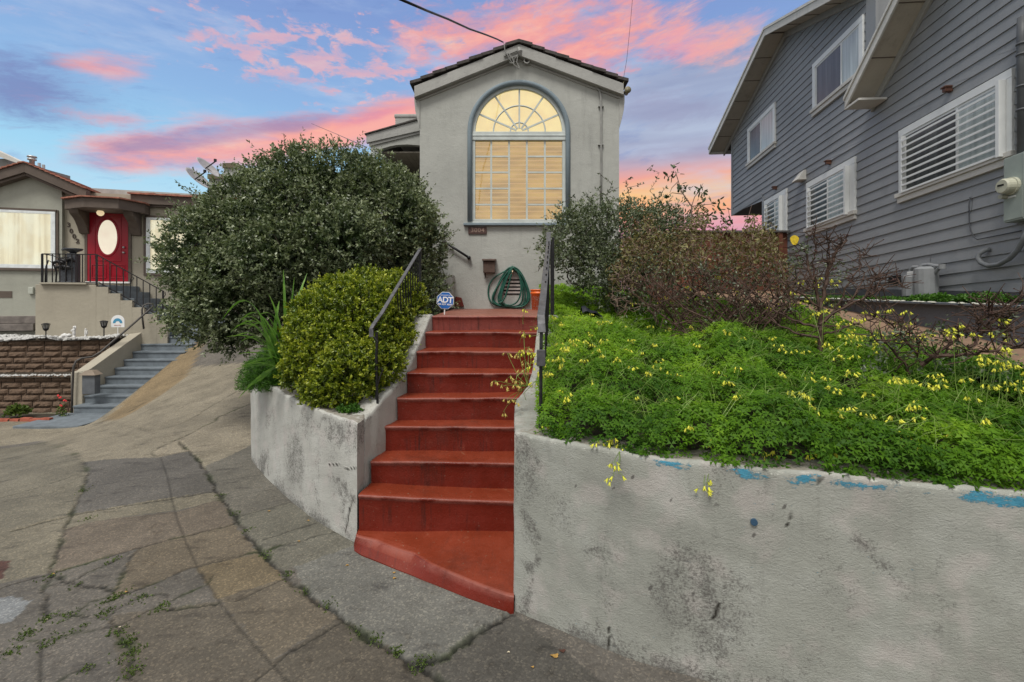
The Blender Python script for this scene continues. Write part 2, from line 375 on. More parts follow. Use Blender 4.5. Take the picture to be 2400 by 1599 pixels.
def build_ground():
    xs = spacing(-20, -4.4, 1.5, 14, .012, 1.03); ys = spacing(-8, 2.0, 5.6, 20, .012, 1.02, .2)
    xs = np.sort(np.r_[xs[np.abs(xs+8.485) > .03], -8.50, -8.47])
    X, Y = np.meshgrid(xs, ys); Z = G(X, Y)
    low = (X < -8.485) & (Y > 9.35); Z = np.where(low, np.minimum(Z, -.62), Z)
    Z = np.where((Y > 13) | (X > 4), np.minimum(Z, 1.3), Z)
    # fine level changes at joints + roughness
    x = X.ravel(); y = Y.ravel(); n = x.size
    wx = x+.012*fbm(x, y, 0, 9, 3); wy = y+.012*fbm(y, x, 1, 9, 3)
    tint = np.ones((n, 3))
    sx = x+.01*fbm(x, y, 0, 20, 2); sy = y+.01*fbm(y, x, 3, 20, 2)
    for poly, c in SLABS:
        q = [px2g(a/1.9617, 950+b/1.9617) if (950+b/1.9617) > 720 else None for a, b in poly]
        q = [p for p in q if p]
        m = pip(sx, sy, q); tint[m] = c
    crack = np.zeros(n); depth = np.zeros(n); moss = np.zeros(n)
    for pts, w, dk, rg in JW:
        lo = pts.min(0)-.1; hi = pts.max(0)+.1
        sel = np.where((x > lo[0]) & (x < hi[0]) & (y > lo[1]) & (y < hi[1]))[0]
        if not len(sel): continue
        px_ = wx[sel] if rg > .3 else x[sel]; py_ = wy[sel] if rg > .3 else y[sel]
        if rg > .3: px_ = px_+rg*.010*fbm(x[sel], y[sel], 5, 42, 2); py_ = py_+rg*.010*fbm(y[sel], x[sel], 2, 45, 2)
        best = np.full(len(sel), 9.)
        for a, b in zip(pts[:-1], pts[1:]):
            ab = b-a; L = (ab**2).sum()+1e-12; tt = np.clip(((px_-a[0])*ab[0]+(py_-a[1])*ab[1])/L, 0, 1)
            best = np.minimum(best, np.hypot(px_-a[0]-tt*ab[0], py_-a[1]-tt*ab[1]))
        ww = w*(1+.5*rg*fbm(x[sel], y[sel], 7, 6, 2)); ww = np.maximum(ww, .003)+.0045
        k = np.clip(1.3-best/ww, 0, 1)*min(1, dk*1.1)
        k = k*(1-.35*rg*(fbm(x[sel], y[sel], 9, 3, 2) > .5))
        crack[sel] = np.maximum(crack[sel], k); depth[sel] = np.maximum(depth[sel], k*min(w, .015)*1.2)
        if rg > .7: moss[sel] = np.maximum(moss[sel], np.clip(1-best/(ww*2.0), 0, 1)*np.clip(fbm(x[sel], y[sel], 4, 4, 3)*.8+.15, 0, 1))
    Zf = Z.ravel()-depth*1.3+.002*fbm(x, y, 0, 3, 3)
    ny, nx = X.shape; idx = np.arange(n).reshape(ny, nx)
    Q = np.stack([idx[:-1, :-1], idx[:-1, 1:], idx[1:, 1:], idx[1:, :-1]], -1).reshape(-1, 4)
    C = np.c_[tint*.5, np.ones(n)]
    m, t, b = newmat('concrete_pavement')
    p = t.pos(); tc = t.attr('tint', 'Color'); cr = t.attr('crack'); mo = t.attr('moss')
    n1 = t.noise(p, 1.7, 6, .65); n2 = t.noise(p, 170, 3, .7); n3 = t.noise(p, 11, 6, .7); stn = t.noise(t.vmul(p, (1.0, 3.0, 1)), 2.6, 5, .6)
    base = t.ramp(n1, [(.25, (.072, .066, .057)), (.5, (.105, .096, .083)), (.75, (.136, .125, .109))])
    c = t.mix(1.0, base, tc, 'MULTIPLY'); c = t.mix(1.0, c, (2.0, 2.0, 2.0), 'MULTIPLY')
    c = t.mix(t.step(n3, .52, .75), c, t.mix(1.0, c, (.62, .60, .58), 'MULTIPLY'))
    c = t.mix(t.step(stn, .56, .72), c, t.mix(1.0, c, (.60, .60, .62), 'MULTIPLY'))
    agg = t.vor(p, 95, 'F1', 'Color'); ag = t.sep(agg)[0]
    c = t.mix(.38, c, t.mix(1.0, c, t.ramp(ag, [(0, (.45, .44, .42)), (.75, (1.0, 1.0, 1.0)), (.9, (1.7, 1.6, 1.45)), (1, (2.3, 2.2, 2.0))]), 'MULTIPLY'))
    c = t.mix(.38, c, t.mix(1.0, c, t.ramp(n2, [(.3, (.55,)*3), (.7, (1.45,)*3)]), 'MULTIPLY'))
    c = t.mix(mo, c, t.ramp(t.noise(p, 60, 2), [(.35, (.028, .045, .012)), (.65, (.06, .075, .03))]))
    c = t.mix(cr, c, (.010, .010, .008))
    t.setin(b.inputs['Base Color'], c); t.setin(b.inputs['Roughness'], t.ramp(n1, [(.3, (.75,)*3), (.7, (.92,)*3)])); b.inputs['Specular IOR Level'].default_value = .25
    h = t.m('ADD', t.m('MULTIPLY', n2, .5), t.m('MULTIPLY', t.noise(p, 45, 4, .6), .7))
    t.setin(b.inputs['Normal'], t.bump(h, .5, .006))
    o = np_mesh('pavement', np.c_[x, y, Zf], Q, m, attrs={'tint': (C, 'POINT'), 'crack': (crack, 'POINT'), 'moss': (moss, 'POINT')}, smooth=True)
    tag(o, 'cracked grey and brown concrete pavement and sloping driveway', kind='structure')
build_ground()
def far_ground():
    b = MB(); b.add([(-300, -200, -1.4), (300, -200, -1.4), (300, 500, -1.4), (-300, 500, -1.4)], [(0, 1, 2, 3)])
    tag(b.build('ground', simple('far_soil', (.10, .09, .07), .95, var=.3, vs=.3)), 'flat earth far beyond the houses', kind='structure')
far_ground()
# ------------------------------------------------------------------ retaining walls with stains
def resample(pts, step):
    pts = np.array(pts, float); seg = np.hypot(*(pts[1:]-pts[:-1]).T); s = np.r_[0, np.cumsum(seg)]
    n = max(2, int(s[-1]/step)); q = np.linspace(0, s[-1], n)
    return np.c_[np.interp(q, s, pts[:, 0]), np.interp(q, s, pts[:, 1])], q
def smooth_path(pts, it=3):
    pts = [np.array(p, float) for p in pts]
    for _ in range(it):
        q = [pts[0]]
        for a, b in zip(pts[:-1], pts[1:]): q += [a*.75+b*.25, a*.25+b*.75]
        q.append(pts[-1]); pts = q
    return np.array(pts)
def ray_path(path, px):
    r = (px-CX)/F; s = 0
    for a, b in zip(path[:-1], path[1:]):
        fa = a[0]-r*a[1]; fb = b[0]-r*b[1]; L = math.hypot(*(b-a))
        if fa*fb <= 0 and abs(fa-fb) > 1e-9:
            t = fa/(fa-fb); q = a+(b-a)*t; return s+L*t, q[1]
        s += L
    return None
def sz(path, px, py):
    r = ray_path(path, px)
    if r is None: return None
    return r[0], EYE-(py-HY)*r[1]/F
def stucco_wall_mat(name, base, cool):
    m, t, b = newmat(name); p = t.pos(); uv = t.uv()
    n1 = t.noise(p, 2.2, 6, .6); st = t.noise(t.vmul(uv, (9.0, 1.3, 1)), 1.0, 6, .7); fine = t.noise(p, 130, 4, .7); md = t.noise(p, 22, 6, .75)
    c = t.ramp(n1, [(.25, tuple(k*.82 for k in base)), (.5, base), (.75, cool)])
    c = t.mix(t.m('MULTIPLY', t.step(st, .52, .78), .45), c, tuple(k*.45 for k in base))
    c = t.mix(t.m('MULTIPLY', t.step(t.noise(p, 6, 3, .5), .5, .72), .35), c, (.50, .44, .42))
    s = t.attr('stain')
    sp = t.step(t.m('ADD', t.m('MULTIPLY', md, .55), t.m('MULTIPLY', t.noise(p, 75, 5, .8), .95)), .98, .62)
    k = t.step(t.m('SUBTRACT', t.m('MULTIPLY', s, 1.45), sp), -.25, .85)
    c = t.mix(t.m('MULTIPLY', k, .85), c, t.mix(md, (.06, .06, .055), (.12, .11, .10)))
    tp = t.attr('topdirt'); c = t.mix(t.m('MULTIPLY', t.step(t.m('ADD', tp, t.m('MULTIPLY', t.m('SUBTRACT', md, .5), 1.2)), .45, .75), .85), c, t.mix(n1, (.16, .14, .11), (.30, .27, .22)))
    bl = t.attr('blue'); bm = t.step(t.m('ADD', bl, t.m('MULTIPLY', t.m('SUBTRACT', t.noise(t.vmul(uv, (1, 2.2, 1)), 19, 9, .85), .5), 3.6)), .46, .58)
    wm = t.step(t.m('ADD', t.attr('chip'), t.m('MULTIPLY', t.m('SUBTRACT', t.noise(t.vmul(uv, (1, 2.0, 1)), 26, 9, .85), .5), 3.2)), .52, .60)
    c = t.mix(wm, c, (.54, .55, .49)); c = t.mix(bm, c, t.mix(t.noise(p, 50, 4), (.035, .17, .26), (.09, .31, .42)))
    cr = t.attr('crack'); c = t.mix(cr, c, (.02, .017, .012))
    t.setin(b.inputs['Base Color'], c); b.inputs['Roughness'].default_value = .9; b.inputs['Specular IOR Level'].default_value = .2
    tro = t.noise(t.vmul(uv, (9, 17, 1)), 4, 7, .72, 1.2)
    h = t.m('ADD', t.m('MULTIPLY', fine, .45), t.m('ADD', t.m('MULTIPLY', tro, .9), t.m('MULTIPLY', md, .5)))
    h = t.m('SUBTRACT', h, t.m('MULTIPLY', cr, 1.5)); h = t.m('ADD', h, t.m('MULTIPLY', bm, .25))
    t.setin(b.inputs['Normal'], t.bump(h, .70, .010))
    return m
def retaining_wall(name, path, ztop, thick, side, mat, label, stains, blues=(), cracks=(), chip=0, zbot=-.35, jag=.006, cap0=False):
    """path outer plan line; ztop(s); side=+1: body lies to the left of travel"""
    q, s = resample(path, .013); n = len(q)
    T = np.gradient(q, axis=0); T /= np.hypot(*T.T)[:, None]; N = np.c_[-T[:, 1], T[:, 0]]*side
    if cap0: w_ = np.clip(1-s/.25, 0, 1)[:, None]; N = N*(1-w_)+np.array([[0, 1.0]])*w_; N /= np.hypot(*N.T)[:, None]
    zt = np.array([ztop(v) for v in s])+jag*fbm(s, s*0, 0, 5, 4)
    nz = 84; V = []; UV = []; kind = []
    for j in range(nz+1):
        z = zbot+(zt-zbot)*(1-(1-j/nz)**1.0)
        dis = .0035*fbm(s, z, 1, 4, 4)+.006*np.clip((z-(zt-.02))/.02, 0, 1)
        V.append(np.c_[q+N*dis[:, None], z]); UV.append(np.c_[s, z]); kind.append(np.zeros(n))
    for j, w in enumerate((.03, .08, .14, 1.0)):
        ww = thick*w if w == 1.0 else w
        V.append(np.c_[q+N*ww, zt+.004*fbm(s, s*0+w*9, 3, 12, 3)]); UV.append(np.c_[s, zt+ww]); kind.append(np.ones(n))
    V.append(np.c_[q+N*thick, zt-.6]); UV.append(np.c_[s, zt]); kind.append(np.ones(n))
    rows = len(V); V = np.concatenate(V); UV = np.concatenate(UV); kind = np.concatenate(kind)
    idx = np.arange(rows*n).reshape(rows, n)
    Q = np.stack([idx[:-1, :-1], idx[:-1, 1:], idx[1:, 1:], idx[1:, :-1]], -1).reshape(-1, 4)
    if cap0:
        k_ = 12; base = rows*n; ex = []
        for j in range(nz+1):
            for i in range(k_+1): a = V[j*n]; e = N[0]*thick*i/k_; ex.append([a[0]+e[0], a[1]+e[1], a[2]])
        V = np.concatenate([V, np.array(ex)]); UV = np.concatenate([UV, np.c_[-thick*np.tile(np.arange(k_+1)/k_, nz+1), np.array(ex)[:, 2]]]); kind = np.concatenate([kind, np.zeros(len(ex))])
        ci = base+np.arange((nz+1)*(k_+1)).reshape(nz+1, k_+1); Q = np.concatenate([Q, np.stack([ci[:-1, :-1], ci[:-1, 1:], ci[1:, 1:], ci[1:, :-1]], -1).reshape(-1, 4)])
    # end caps
    u, v = UV.T; ztv_ = np.interp(u, s, zt); stain = np.zeros(len(V)); blue = np.zeros(len(V)); crack = np.zeros(len(V)); chipa = np.zeros(len(V))
    us = u+.07*fbm(u, v, 3, 6, 4); vs_ = v+.07*fbm(v, u, 8, 5, 4)
    for (a, b_, rs, rz, k) in stains: small = rs < .02; stain = np.maximum(stain, k*np.exp(-(((u if small else us)-a)/rs)**2-(((v if small else vs_)-b_)/rz)**2))
    ztv = np.interp(u, s, zt); dz = ztv-v
    for (s0, s1, h0, h1) in blues:
        w = np.clip((u-s0+.03)/.10, 0, 1)*np.clip((s1+.03-u)/.10, 0, 1); off = h0+.004*fbm(u, u*0, 0, 8, 2)
        blue = np.maximum(blue, w*.74*np.clip((dz-off+.006)/.010, 0, 1)*np.clip((off+h1+.008-dz)/.030, 0, 1))
    if chip: chipa = .44*np.clip(1-np.abs(dz-.012)/.030, 0, 1)*chip
    for pts, w in cracks:
        pts = np.array([p for p in pts if p is not None]); best = np.full(len(V), 9.)
        uu = u+.006*fbm(u, v, 3, 30, 3)
        for a, b_ in zip(pts[:-1], pts[1:]):
            ab = b_-a; L = (ab**2).sum()+1e-12; tt = np.clip(((uu-a[0])*ab[0]+(v-a[1])*ab[1])/L, 0, 1)
            best = np.minimum(best, np.hypot(uu-a[0]-tt*ab[0], v-a[1]-tt*ab[1]))
        crack = np.maximum(crack, np.clip(1.5-best/(w*(1+.5*fbm(u, v, 0, 9, 2))+.002), 0, 1))
    low = np.clip(1-v/.17, 0, 1)*np.clip(.70+.6*fbm(u, v*0, 2, 2.6, 3), 0, 1); stain = np.maximum(stain, .95*low)
    stain = np.maximum(stain, .62*np.clip(fbm(u*1.0, v*.8, 4, 1.9, 4)-.05, 0, 1)+.34*np.clip(fbm(u, v*.25, 6, 5, 3)-.2, 0, 1)*np.clip((ztv_-v)*0+1, 0, 1))
    stain = stain*(kind < .5); crack = crack*(kind < .5)
    me = np_mesh(name, V, Q, mat, attrs={'stain': (stain, 'POINT'), 'blue': (blue*(kind < .5), 'POINT'), 'chip': (chipa, 'POINT'), 'crack': (crack, 'POINT'), 'topdirt': (kind*.7, 'POINT')}, smooth=True, uv=UV)
    tag(me, label, 'wall')
    return me, q, s, zt, N
RW_PATH = smooth_path([(.012,2.90),(.016,2.875),(.386,2.635),(.70,2.45),(1.056,2.31),(1.445,2.19),(1.93,2.05),(2.17,1.985),(3.2,1.72),(6.5,1.0)], 2)
LW_PATH = smooth_path([(-1.212,3.672),(-1.44,3.85),(-1.86,4.20),(-2.5,4.88),(-3.20,5.70),(-3.32,6.05),(-3.62,7.2),(-4.0,9.2)], 4)
WALLM = stucco_wall_mat('painted_stucco_wall', (.300, .308, .272), (.38, .39, .355))
z8 = lambda a, b: sz(RW_PATH, 1150+a/1.883, 1000+b/1.883)
st = []
for a, b, ra, rb, k in [(150,120,25,60,1),(170,280,22,70,.8),(160,440,30,60,1.1),(185,640,30,60,1.1),(150,760,40,50,1.1),(470,560,60,50,.95),(880,470,80,70,.55),(1000,560,140,90,.62),(1180,700,170,110,.60),(850,640,70,90,.6),
    (1730,600,60,50,.95),(1870,630,90,40,.7),(2010,640,50,70,.6),(1990,870,60,120,.5),(380,830,70,40,.8),(520,930,50,90,.95),(640,950,110,80,.95),(800,980,90,60,.9),(970,1000,60,90,1.0),(1110,1060,110,50,.9),(1950,1050,130,60,.6),(2200,1100,90,50,.5),
    (1220,420,110,60,.35),(1130,790,180,60,.5),(440,300,90,60,.3),(290,350,14,80,.6),(2290,760,60,60,.4),(300,140,60,20,.5),(230,240,40,200,.3),(1420,650,22,170,.45)]:
    q = z8(a, b); q2 = z8(a+ra, b)
    if q and q2: st.append((q[0], q[1], abs(q2[0]-q[0])*1.4, rb/1.883*2.4/F*1.7, k*(.72 if ra < 65 else .40)))
for a, b in [(627,224),(797,317),(1163,475),(375,258),(1000,350),(1340,688),(890,735),(705,712),(1298,352),(2045,790),(545,268)]:
    q = z8(a, b); st.append((q[0], q[1], .008, .008, 2.2))
BL = []
for a0, a1, b, h in [(690,900,135,.034),(1040,1245,178,.046),(1290,1470,205,.052),(1470,1790,215,.040),(2040,2500,262,.060),(640,690,128,.02),(960,1040,168,.014),(1800,2040,250,.016)]:
    q0 = z8(a0, b); q1 = z8(min(a1, 2354), b)
    BL.append((q0[0], q1[0]+(.3 if a1 > 2354 else 0), .012 if a0 < 1000 else .018, h))
rw, rq, rs, rzt, rN = retaining_wall('retaining_wall', RW_PATH, lambda s: 1.09, .20, 1, WALLM, 'long pale stucco retaining wall with flaking blue paint below its rim, right of the red stairs', st, BL, chip=1.0,
    cracks=[([z8(1005,790), z8(1000,815), z8(980,850)], .002), ([z8(1455,230), z8(1452,262)], .002), ([z8(0,0) or (0,.1), (0.02,.05)], .001), ([z8(520,985), z8(530,930), z8(520,890)], .0015), ([z8(1328,392), z8(1310,435)], .0015)])
# pipe stub in the wall
q = z8(1168, 420); i = int(np.argmin(abs(rs-q[0]))); c0 = Vector((rq[i][0], rq[i][1], q[1])); nn = Vector((-rN[i][0], -rN[i][1], 0))
b = MB(); b.tube([c0-nn*.02, c0+nn*.012], .016, 12); tag(b.build('pipe_stub', simple('dark_blue_paint', (.03, .07, .12), .5), rw), 'small dark blue pipe end set in the wall')
z7w = lambda a, b: sz(LW_PATH, a/1.9617, 950+b/1.9617)
sl = []
for a, b, ra, rb, k in [(1185,100,20,160,.4),(1240,60,25,60,.6),(1330,120,30,120,.4),(1400,80,60,60,.55),(1550,330,25,40,.95),(1600,400,30,60,.9),(1560,430,25,80,.8),(1480,180,30,90,.4),(1520,130,40,60,.8),(1620,130,30,50,.8),(1300,380,40,40,.7),(1220,250,20,60,.8),(1450,420,40,40,.5),(1600,560,40,40,.6),(1400,300,60,60,.3),(1580,120,30,60,.9),(1500,100,70,25,.7),(1420,60,60,20,.6),(1250,420,30,25,.6)]:
    q = z7w(a, b); q2 = z7w(a+ra, b)
    if q and q2: sl.append((q[0], q[1], max(abs(q2[0]-q[0]), .02)*1.3, rb/1.9617*4/F*1.2, k))
WALLL = stucco_wall_mat('whitewashed_wall', (.42, .42, .385), (.52, .525, .49))
lw, lq, ls, lzt, lN = retaining_wall('retaining_wall', LW_PATH, lambda s: .935+.035*min(s, 3), .22, -1, WALLL, 'curved pale stucco retaining wall streaked with grime, left of the red stairs', sl, (), chip=.8, jag=.010, cap0=True,
    cracks=[([z7w(1650,150), z7w(1645,200), z7w(1655,270), z7w(1660,350)], .006), ([z7w(1625,430), z7w(1610,470), z7w(1600,530), z7w(1588,580)], .004), ([z7w(1232,285), z7w(1234,320)], .004), ([z7w(1510,272), z7w(1560,270), z7w(1600,290), z7w(1640,285)], .003)])
# ------------------------------------------------------------------ red staircase
ST = [(5.28,-.895,.32,1.727),(5.06,-.94,.29,1.564),(4.78,-.97,.25,1.387),(4.52,-1.008,.21,1.206),(4.33,-1.057,.165,1.008),(4.14,-1.127,.10,.793),(3.88,-1.168,.06,.573),(3.66,-1.195,.045,.385)]
def redmat(name, base, fade):
    m, t, b = newmat(name); p = t.pos(); n1 = t.noise(p, 3.5, 6, .65); fine = t.noise(p, 90, 4, .65); gr2 = t.noise(p, 2.1, 7, .7)
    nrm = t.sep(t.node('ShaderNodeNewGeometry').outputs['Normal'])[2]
    c = t.ramp(n1, [(.3, tuple(k*.85 for k in base)), (.7, tuple(k*1.15 for k in base))])
    c = t.mix(t.m('MULTIPLY', t.step(t.noise(p, 5.2, 8, .75, .8), .60, .72), .32), c, fade)
    c = t.mix(t.m('MULTIPLY', t.step(t.noise(p, 44, 3, .6), .68, .74), .35), c, (.30, .22, .17))
    drip = t.noise(t.vmul(p, (26.0, 4.0, 1.6)), 1.0, 5, .75); dz = t.noise(t.vmul(p, (2.0, 2.0, 2.4)), 1.0, 3, .5)
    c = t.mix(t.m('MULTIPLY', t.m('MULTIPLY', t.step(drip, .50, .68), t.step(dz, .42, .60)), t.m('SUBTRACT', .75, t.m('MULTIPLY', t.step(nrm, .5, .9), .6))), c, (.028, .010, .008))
    c = t.mix(t.step(nrm, .5, .9), c, t.mix(1.0, c, (1.35, 2.3, 2.1), 'MULTIPLY')); c = t.mix(t.m('MULTIPLY', t.attr('edge'), t.step(n1, .40, .55)), c, tuple(min(1, k*1.0+.05) for k in fade))  # upward faces lightened: tread wear, with overhead light painted into the colour
    c = t.mix(t.m('MULTIPLY', t.step(gr2, .50, .72), .45), c, (.045, .012, .007)); c = t.mix(t.m('MULTIPLY', t.step(t.noise(p, 120, 2, .5), .70, .76), .5), c, (.22, .16, .12))
    t.setin(b.inputs['Base Color'], c); t.setin(b.inputs['Roughness'], t.ramp(n1, [(.35, (.30,)*3), (.65, (.60,)*3)])); b.inputs['Specular IOR Level'].default_value = .34
    t.setin(b.inputs['Normal'], t.bump(t.m('ADD', fine, t.m('MULTIPLY', t.noise(p, 14, 5, .6), 2.2)), .35, .007))
    return m
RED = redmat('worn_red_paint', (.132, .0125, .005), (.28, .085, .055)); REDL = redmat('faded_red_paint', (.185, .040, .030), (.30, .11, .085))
stair = thing('staircase', (-.45, 3.6, 0), 'steep red painted concrete stairs climbing between two pale retaining walls', 'stairs')
def wob_box(xl, xr, xlb, xrb, y0, y1, z0, z1, tilt=0, n=26, nose=.014):
    """step block with a gently uneven front and rounded nose"""
    b = MB(); rows = []
    prof = [(0.006, z0), (0.004, z0+(z1-z0)*.5), (.002, z1-.045), (-.004, z1-.028), (-nose, z1-.016), (-nose+.001, z1-.007), (-nose+.008, z1), (.03, z1+.0005), (.09, z1+.002), ((y1-y0)*.7, z1+.004), (y1-y0, z1+.006)]
    for (dy, z) in prof:
        f = max(0, min(1, dy/(y1-y0))); a = xl+(xlb-xl)*f; c = xr+(xrb-xr)*f; row = []
        for i in range(n+1):
            u = i/n; x = a+(c-a)*u
            wy = .006*float(fbm(np.array([x]), np.array([z1*3]), 1, 2.5, 3)[0]); wz = .005*float(fbm(np.array([x]), np.array([z1*5+dy*2]), 2, 2.2, 3)[0])
            row.append((x, y0+dy+(wy if dy < .2 else 0), z+(wz if z > z1-.05 else 0)+tilt*u))
        rows.append(row)
    V = [p for r in rows for p in r]; F_ = []
    for r in range(len(rows)-1):
        for i in range(n): F_.append((r*(n+1)+i, r*(n+1)+i+1, (r+1)*(n+1)+i+1, (r+1)*(n+1)+i))
    b.add(V, F_); b.edge = [(.55 if r in (3, 4, 5) else 0.0) for r in range(len(rows)) for i in range(n+1)]; return b
def setedge(o, e):
    at = o.data.attributes.new('edge', 'FLOAT', 'POINT'); at.data.foreach_set('value', np.array(e, dtype=np.float32))
for i in range(1, 8):
    y, xl, xr, z = ST[i]; yb, xlb, xrb, _ = ST[i-1]; zb = (ST[i+1][3] if i < 7 else .09)-.04
    b = wob_box(xl, xr, xlb, xrb, y, yb+.03, zb, z, tilt=-.05 if i == 7 else (-.008 if i == 6 else 0))
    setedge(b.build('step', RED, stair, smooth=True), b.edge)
y, xl, xr, z = ST[0]
b = wob_box(xl, xr+.02, -1.05, .50, y, 8.62, 1.52, z, n=40); 
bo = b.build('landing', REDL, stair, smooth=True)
for v in bo.data.vertices:
    w = v.co+wloc(stair)
    if w.z > 1.7: v.co.z += .018*max(0, (w.y-5.4)/3.2)
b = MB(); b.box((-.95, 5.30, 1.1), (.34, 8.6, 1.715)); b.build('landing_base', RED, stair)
# bottom platform: top polygon and foot polygon
TOP = [(-1.19,3.70),(-1.21,3.64),(-1.19,3.60),(-1.13,3.575),(-1.03,3.545),(-.86,3.44),(-.694,3.35),(-.569,3.227),(-.43,3.13),(-.292,3.046),(-.124,2.946),(-.02,2.885),(.012,2.875)]
FOOT = [(-1.22,3.72),(-1.235,3.66),(-1.20,3.57),(-1.12,3.50),(-1.0,3.43),(-.84,3.33),(-.70,3.25),(-.588,3.178),(-.44,3.09),(-.287,3.0),(-.13,2.915),(-.03,2.868),(.010,2.862)]
def platform():
    n = 60
    def rs_(p):
        q, s = resample(p, 1e9); p = np.array(p); s = np.r_[0, np.cumsum(np.hypot(*(p[1:]-p[:-1]).T))]; u = np.linspace(0, s[-1], n)
        return np.c_[np.interp(u, s, p[:, 0]), np.interp(u, s, p[:, 1])]
    t_, f_ = rs_(TOP), rs_(FOOT); cz = lambda x: .098+.004*math.sin(x*9)
    rows = [[(a, c, -.08) for a, c in f_], [(a, c, .004) for a, c in f_]]
    rows.append([((a*.5+e*.5), (c*.5+g*.5)-.004, .05) for (a, c), (e, g) in zip(f_, t_)])
    rows.append([(a, c-.008, cz(a)-.012) for a, c in t_]); rows.append([(a, c-.002, cz(a)-.006) for a, c in t_]); rows.append([(a, c+.012, cz(a)) for a, c in t_])
    for k in (.15, .4, .7, 1.0):
        rows.append([(a+(min(.06, a+.02)-a)*0, c+.012+(3.70-c-.012)*k, .100+.003*math.sin(a*7+k*5)) for a, c in t_])
    V = [p for r in rows for p in r]; F_ = []
    for r in range(len(rows)-1):
        for i in range(n-1): F_.append((r*n+i, r*n+i+1, (r+1)*n+i+1, (r+1)*n+i))
    b = MB(); b.add(V, F_); b.edge = [(.35 if r in (3, 4) else 0.0) for r in range(len(rows)) for i in range(n)]; return b
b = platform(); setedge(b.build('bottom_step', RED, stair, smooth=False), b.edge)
# cheek walls beside the stairs (parts of the retaining walls they continue)
def cheek(path_in, zt, width, name, parent, zbot=-.2, thing_mat=WALLM):
    n = len(path_in); rows = []
    P_ = np.array(path_in, float); T = np.gradient(P_, axis=0); T /= np.hypot(*T.T)[:, None]; N = np.c_[-T[:, 1], T[:, 0]]*(1 if width > 0 else -1); w = abs(width)
    q, s = resample(path_in, .02); ss = np.r_[0, np.cumsum(np.hypot(*(P_[1:]-P_[:-1]).T))]; z = np.interp(s, ss, zt)+.006*fbm(s, s*0, 0, 6, 4)
    T = np.gradient(q, axis=0); T /= np.hypot(*T.T)[:, None]; N = np.c_[-T[:, 1], T[:, 0]]*(1 if width > 0 else -1)
    V = []; UV = []; kd = []; m = len(q)
    for k in np.linspace(0, 1, 40): zz = zbot+(z-.012-zbot)*k; V.append(np.c_[q+N*(.003*fbm(s, zz, 1, 5, 3))[:, None], zz]); UV.append(np.c_[s, zz]); kd.append(np.zeros(m)+(k > .97)*.3)
    for k in (.012, .05, .1, w-.012): V.append(np.c_[q+N*k, z+.004*fbm(s, s*0+k*30, 2, 12, 3)]); UV.append(np.c_[s, z+k]); kd.append(np.ones(m)*.5)
    V.append(np.c_[q+N*w, z-.012]); UV.append(np.c_[s, z+w]); kd.append(np.ones(m)*.5)
    V.append(np.c_[q+N*w, z*0+zbot]); UV.append(np.c_[s, z*0]); kd.append(np.zeros(m))
    R_ = len(V); V = np.concatenate(V); UV = np.concatenate(UV); kd = np.concatenate(kd); idx = np.arange(R_*m).reshape(R_, m)
    Q = np.stack([idx[:-1, :-1], idx[:-1, 1:], idx[1:, 1:], idx[1:, :-1]], -1).reshape(-1, 4)
    caps = [[idx[0, e], idx[39, e], idx[R_-2, e], idx[R_-1, e]] for e in (0, m-1)]
    Q = np.concatenate([Q, np.array(caps)])
    z0 = np.zeros(len(V)); st_ = .55*np.exp(-((UV[:, 1]-np.tile(z, R_))/.12)**2)*(fbm(UV[:, 0], UV[:, 1], 0, 3, 3) > -.1)
    return np_mesh(name, V, Q, thing_mat, parent=parent, attrs={'stain': (st_, 'POINT'), 'topdirt': (kd, 'POINT'), 'crack': (z0, 'POINT')}, smooth=True, uv=UV)
cheek([(-1.206,3.85),(-1.185,3.93),(-1.155,4.0),(-1.105,4.2),(-1.045,4.4),(-.99,4.65),(-.95,4.95),(-.905,5.22),(-.895,5.34)], [.93,.95,1.0,1.08,1.16,1.32,1.53,1.735,1.745], .20, 'stair_cheek', lw, thing_mat=WALLL)
cheek([(.014,2.885),(.018,3.3),(.022,3.66),(.04,3.9),(.085,4.14),(.148,4.33),(.196,4.55),(.235,4.8),(.27,5.06),(.302,5.3)], [1.088,1.09,1.09,1.09,1.09,1.11,1.24,1.42,1.60,1.735], -.22, 'stair_cheek', rw)
# ------------------------------------------------------------------ planters' soil, path
SOIL = simple('dark_soil', (.035, .028, .018), .95, var=.4, vs=9, bump=.6, bs=40)
def soil_r(x, y): return 1.0+.12*(y-2.2)
def grid_surface(poly, zf, name, mat, label, step=.12):
    xs = np.arange(min(p[0] for p in poly), max(p[0] for p in poly)+step, step); ys = np.arange(min(p[1] for p in poly), max(p[1] for p in poly)+step, step)
    X, Y = np.meshgrid(xs, ys); ins = pip(X, Y, poly); idx = np.arange(X.size).reshape(X.shape)
    c = ins[:-1, :-1] & ins[:-1, 1:] & ins[1:, 1:] & ins[1:, :-1]
    Q = np.stack([idx[:-1, :-1], idx[:-1, 1:], idx[1:, 1:], idx[1:, :-1]], -1)[c]
    Z = zf(X, Y)+.01*fbm(X, Y, 0, 3, 2)
    used = np.unique(Q); re = -np.ones(X.size, int); re[used] = np.arange(len(used))
    o = np_mesh(name, np.c_[X.ravel(), Y.ravel(), Z.ravel()][used], re[Q], mat, smooth=True)
    return tag(o, label, kind='structure')
GR_POLY = [(.14,2.95),(.5,2.68),(1.1,2.42),(1.5,2.3),(2.2,2.1),(3.4,1.8),(6,1.15),(6,2.6),(4.1,3.6),(4.3,5),(4.5,7),(4.9,8.9),(.36,8.9),(.36,5.4),(.2,4.3),(.15,3.5)]
grid_surface(GR_POLY, soil_r, 'garden_soil', SOIL, 'dark soil of the raised garden right of the red stairs')
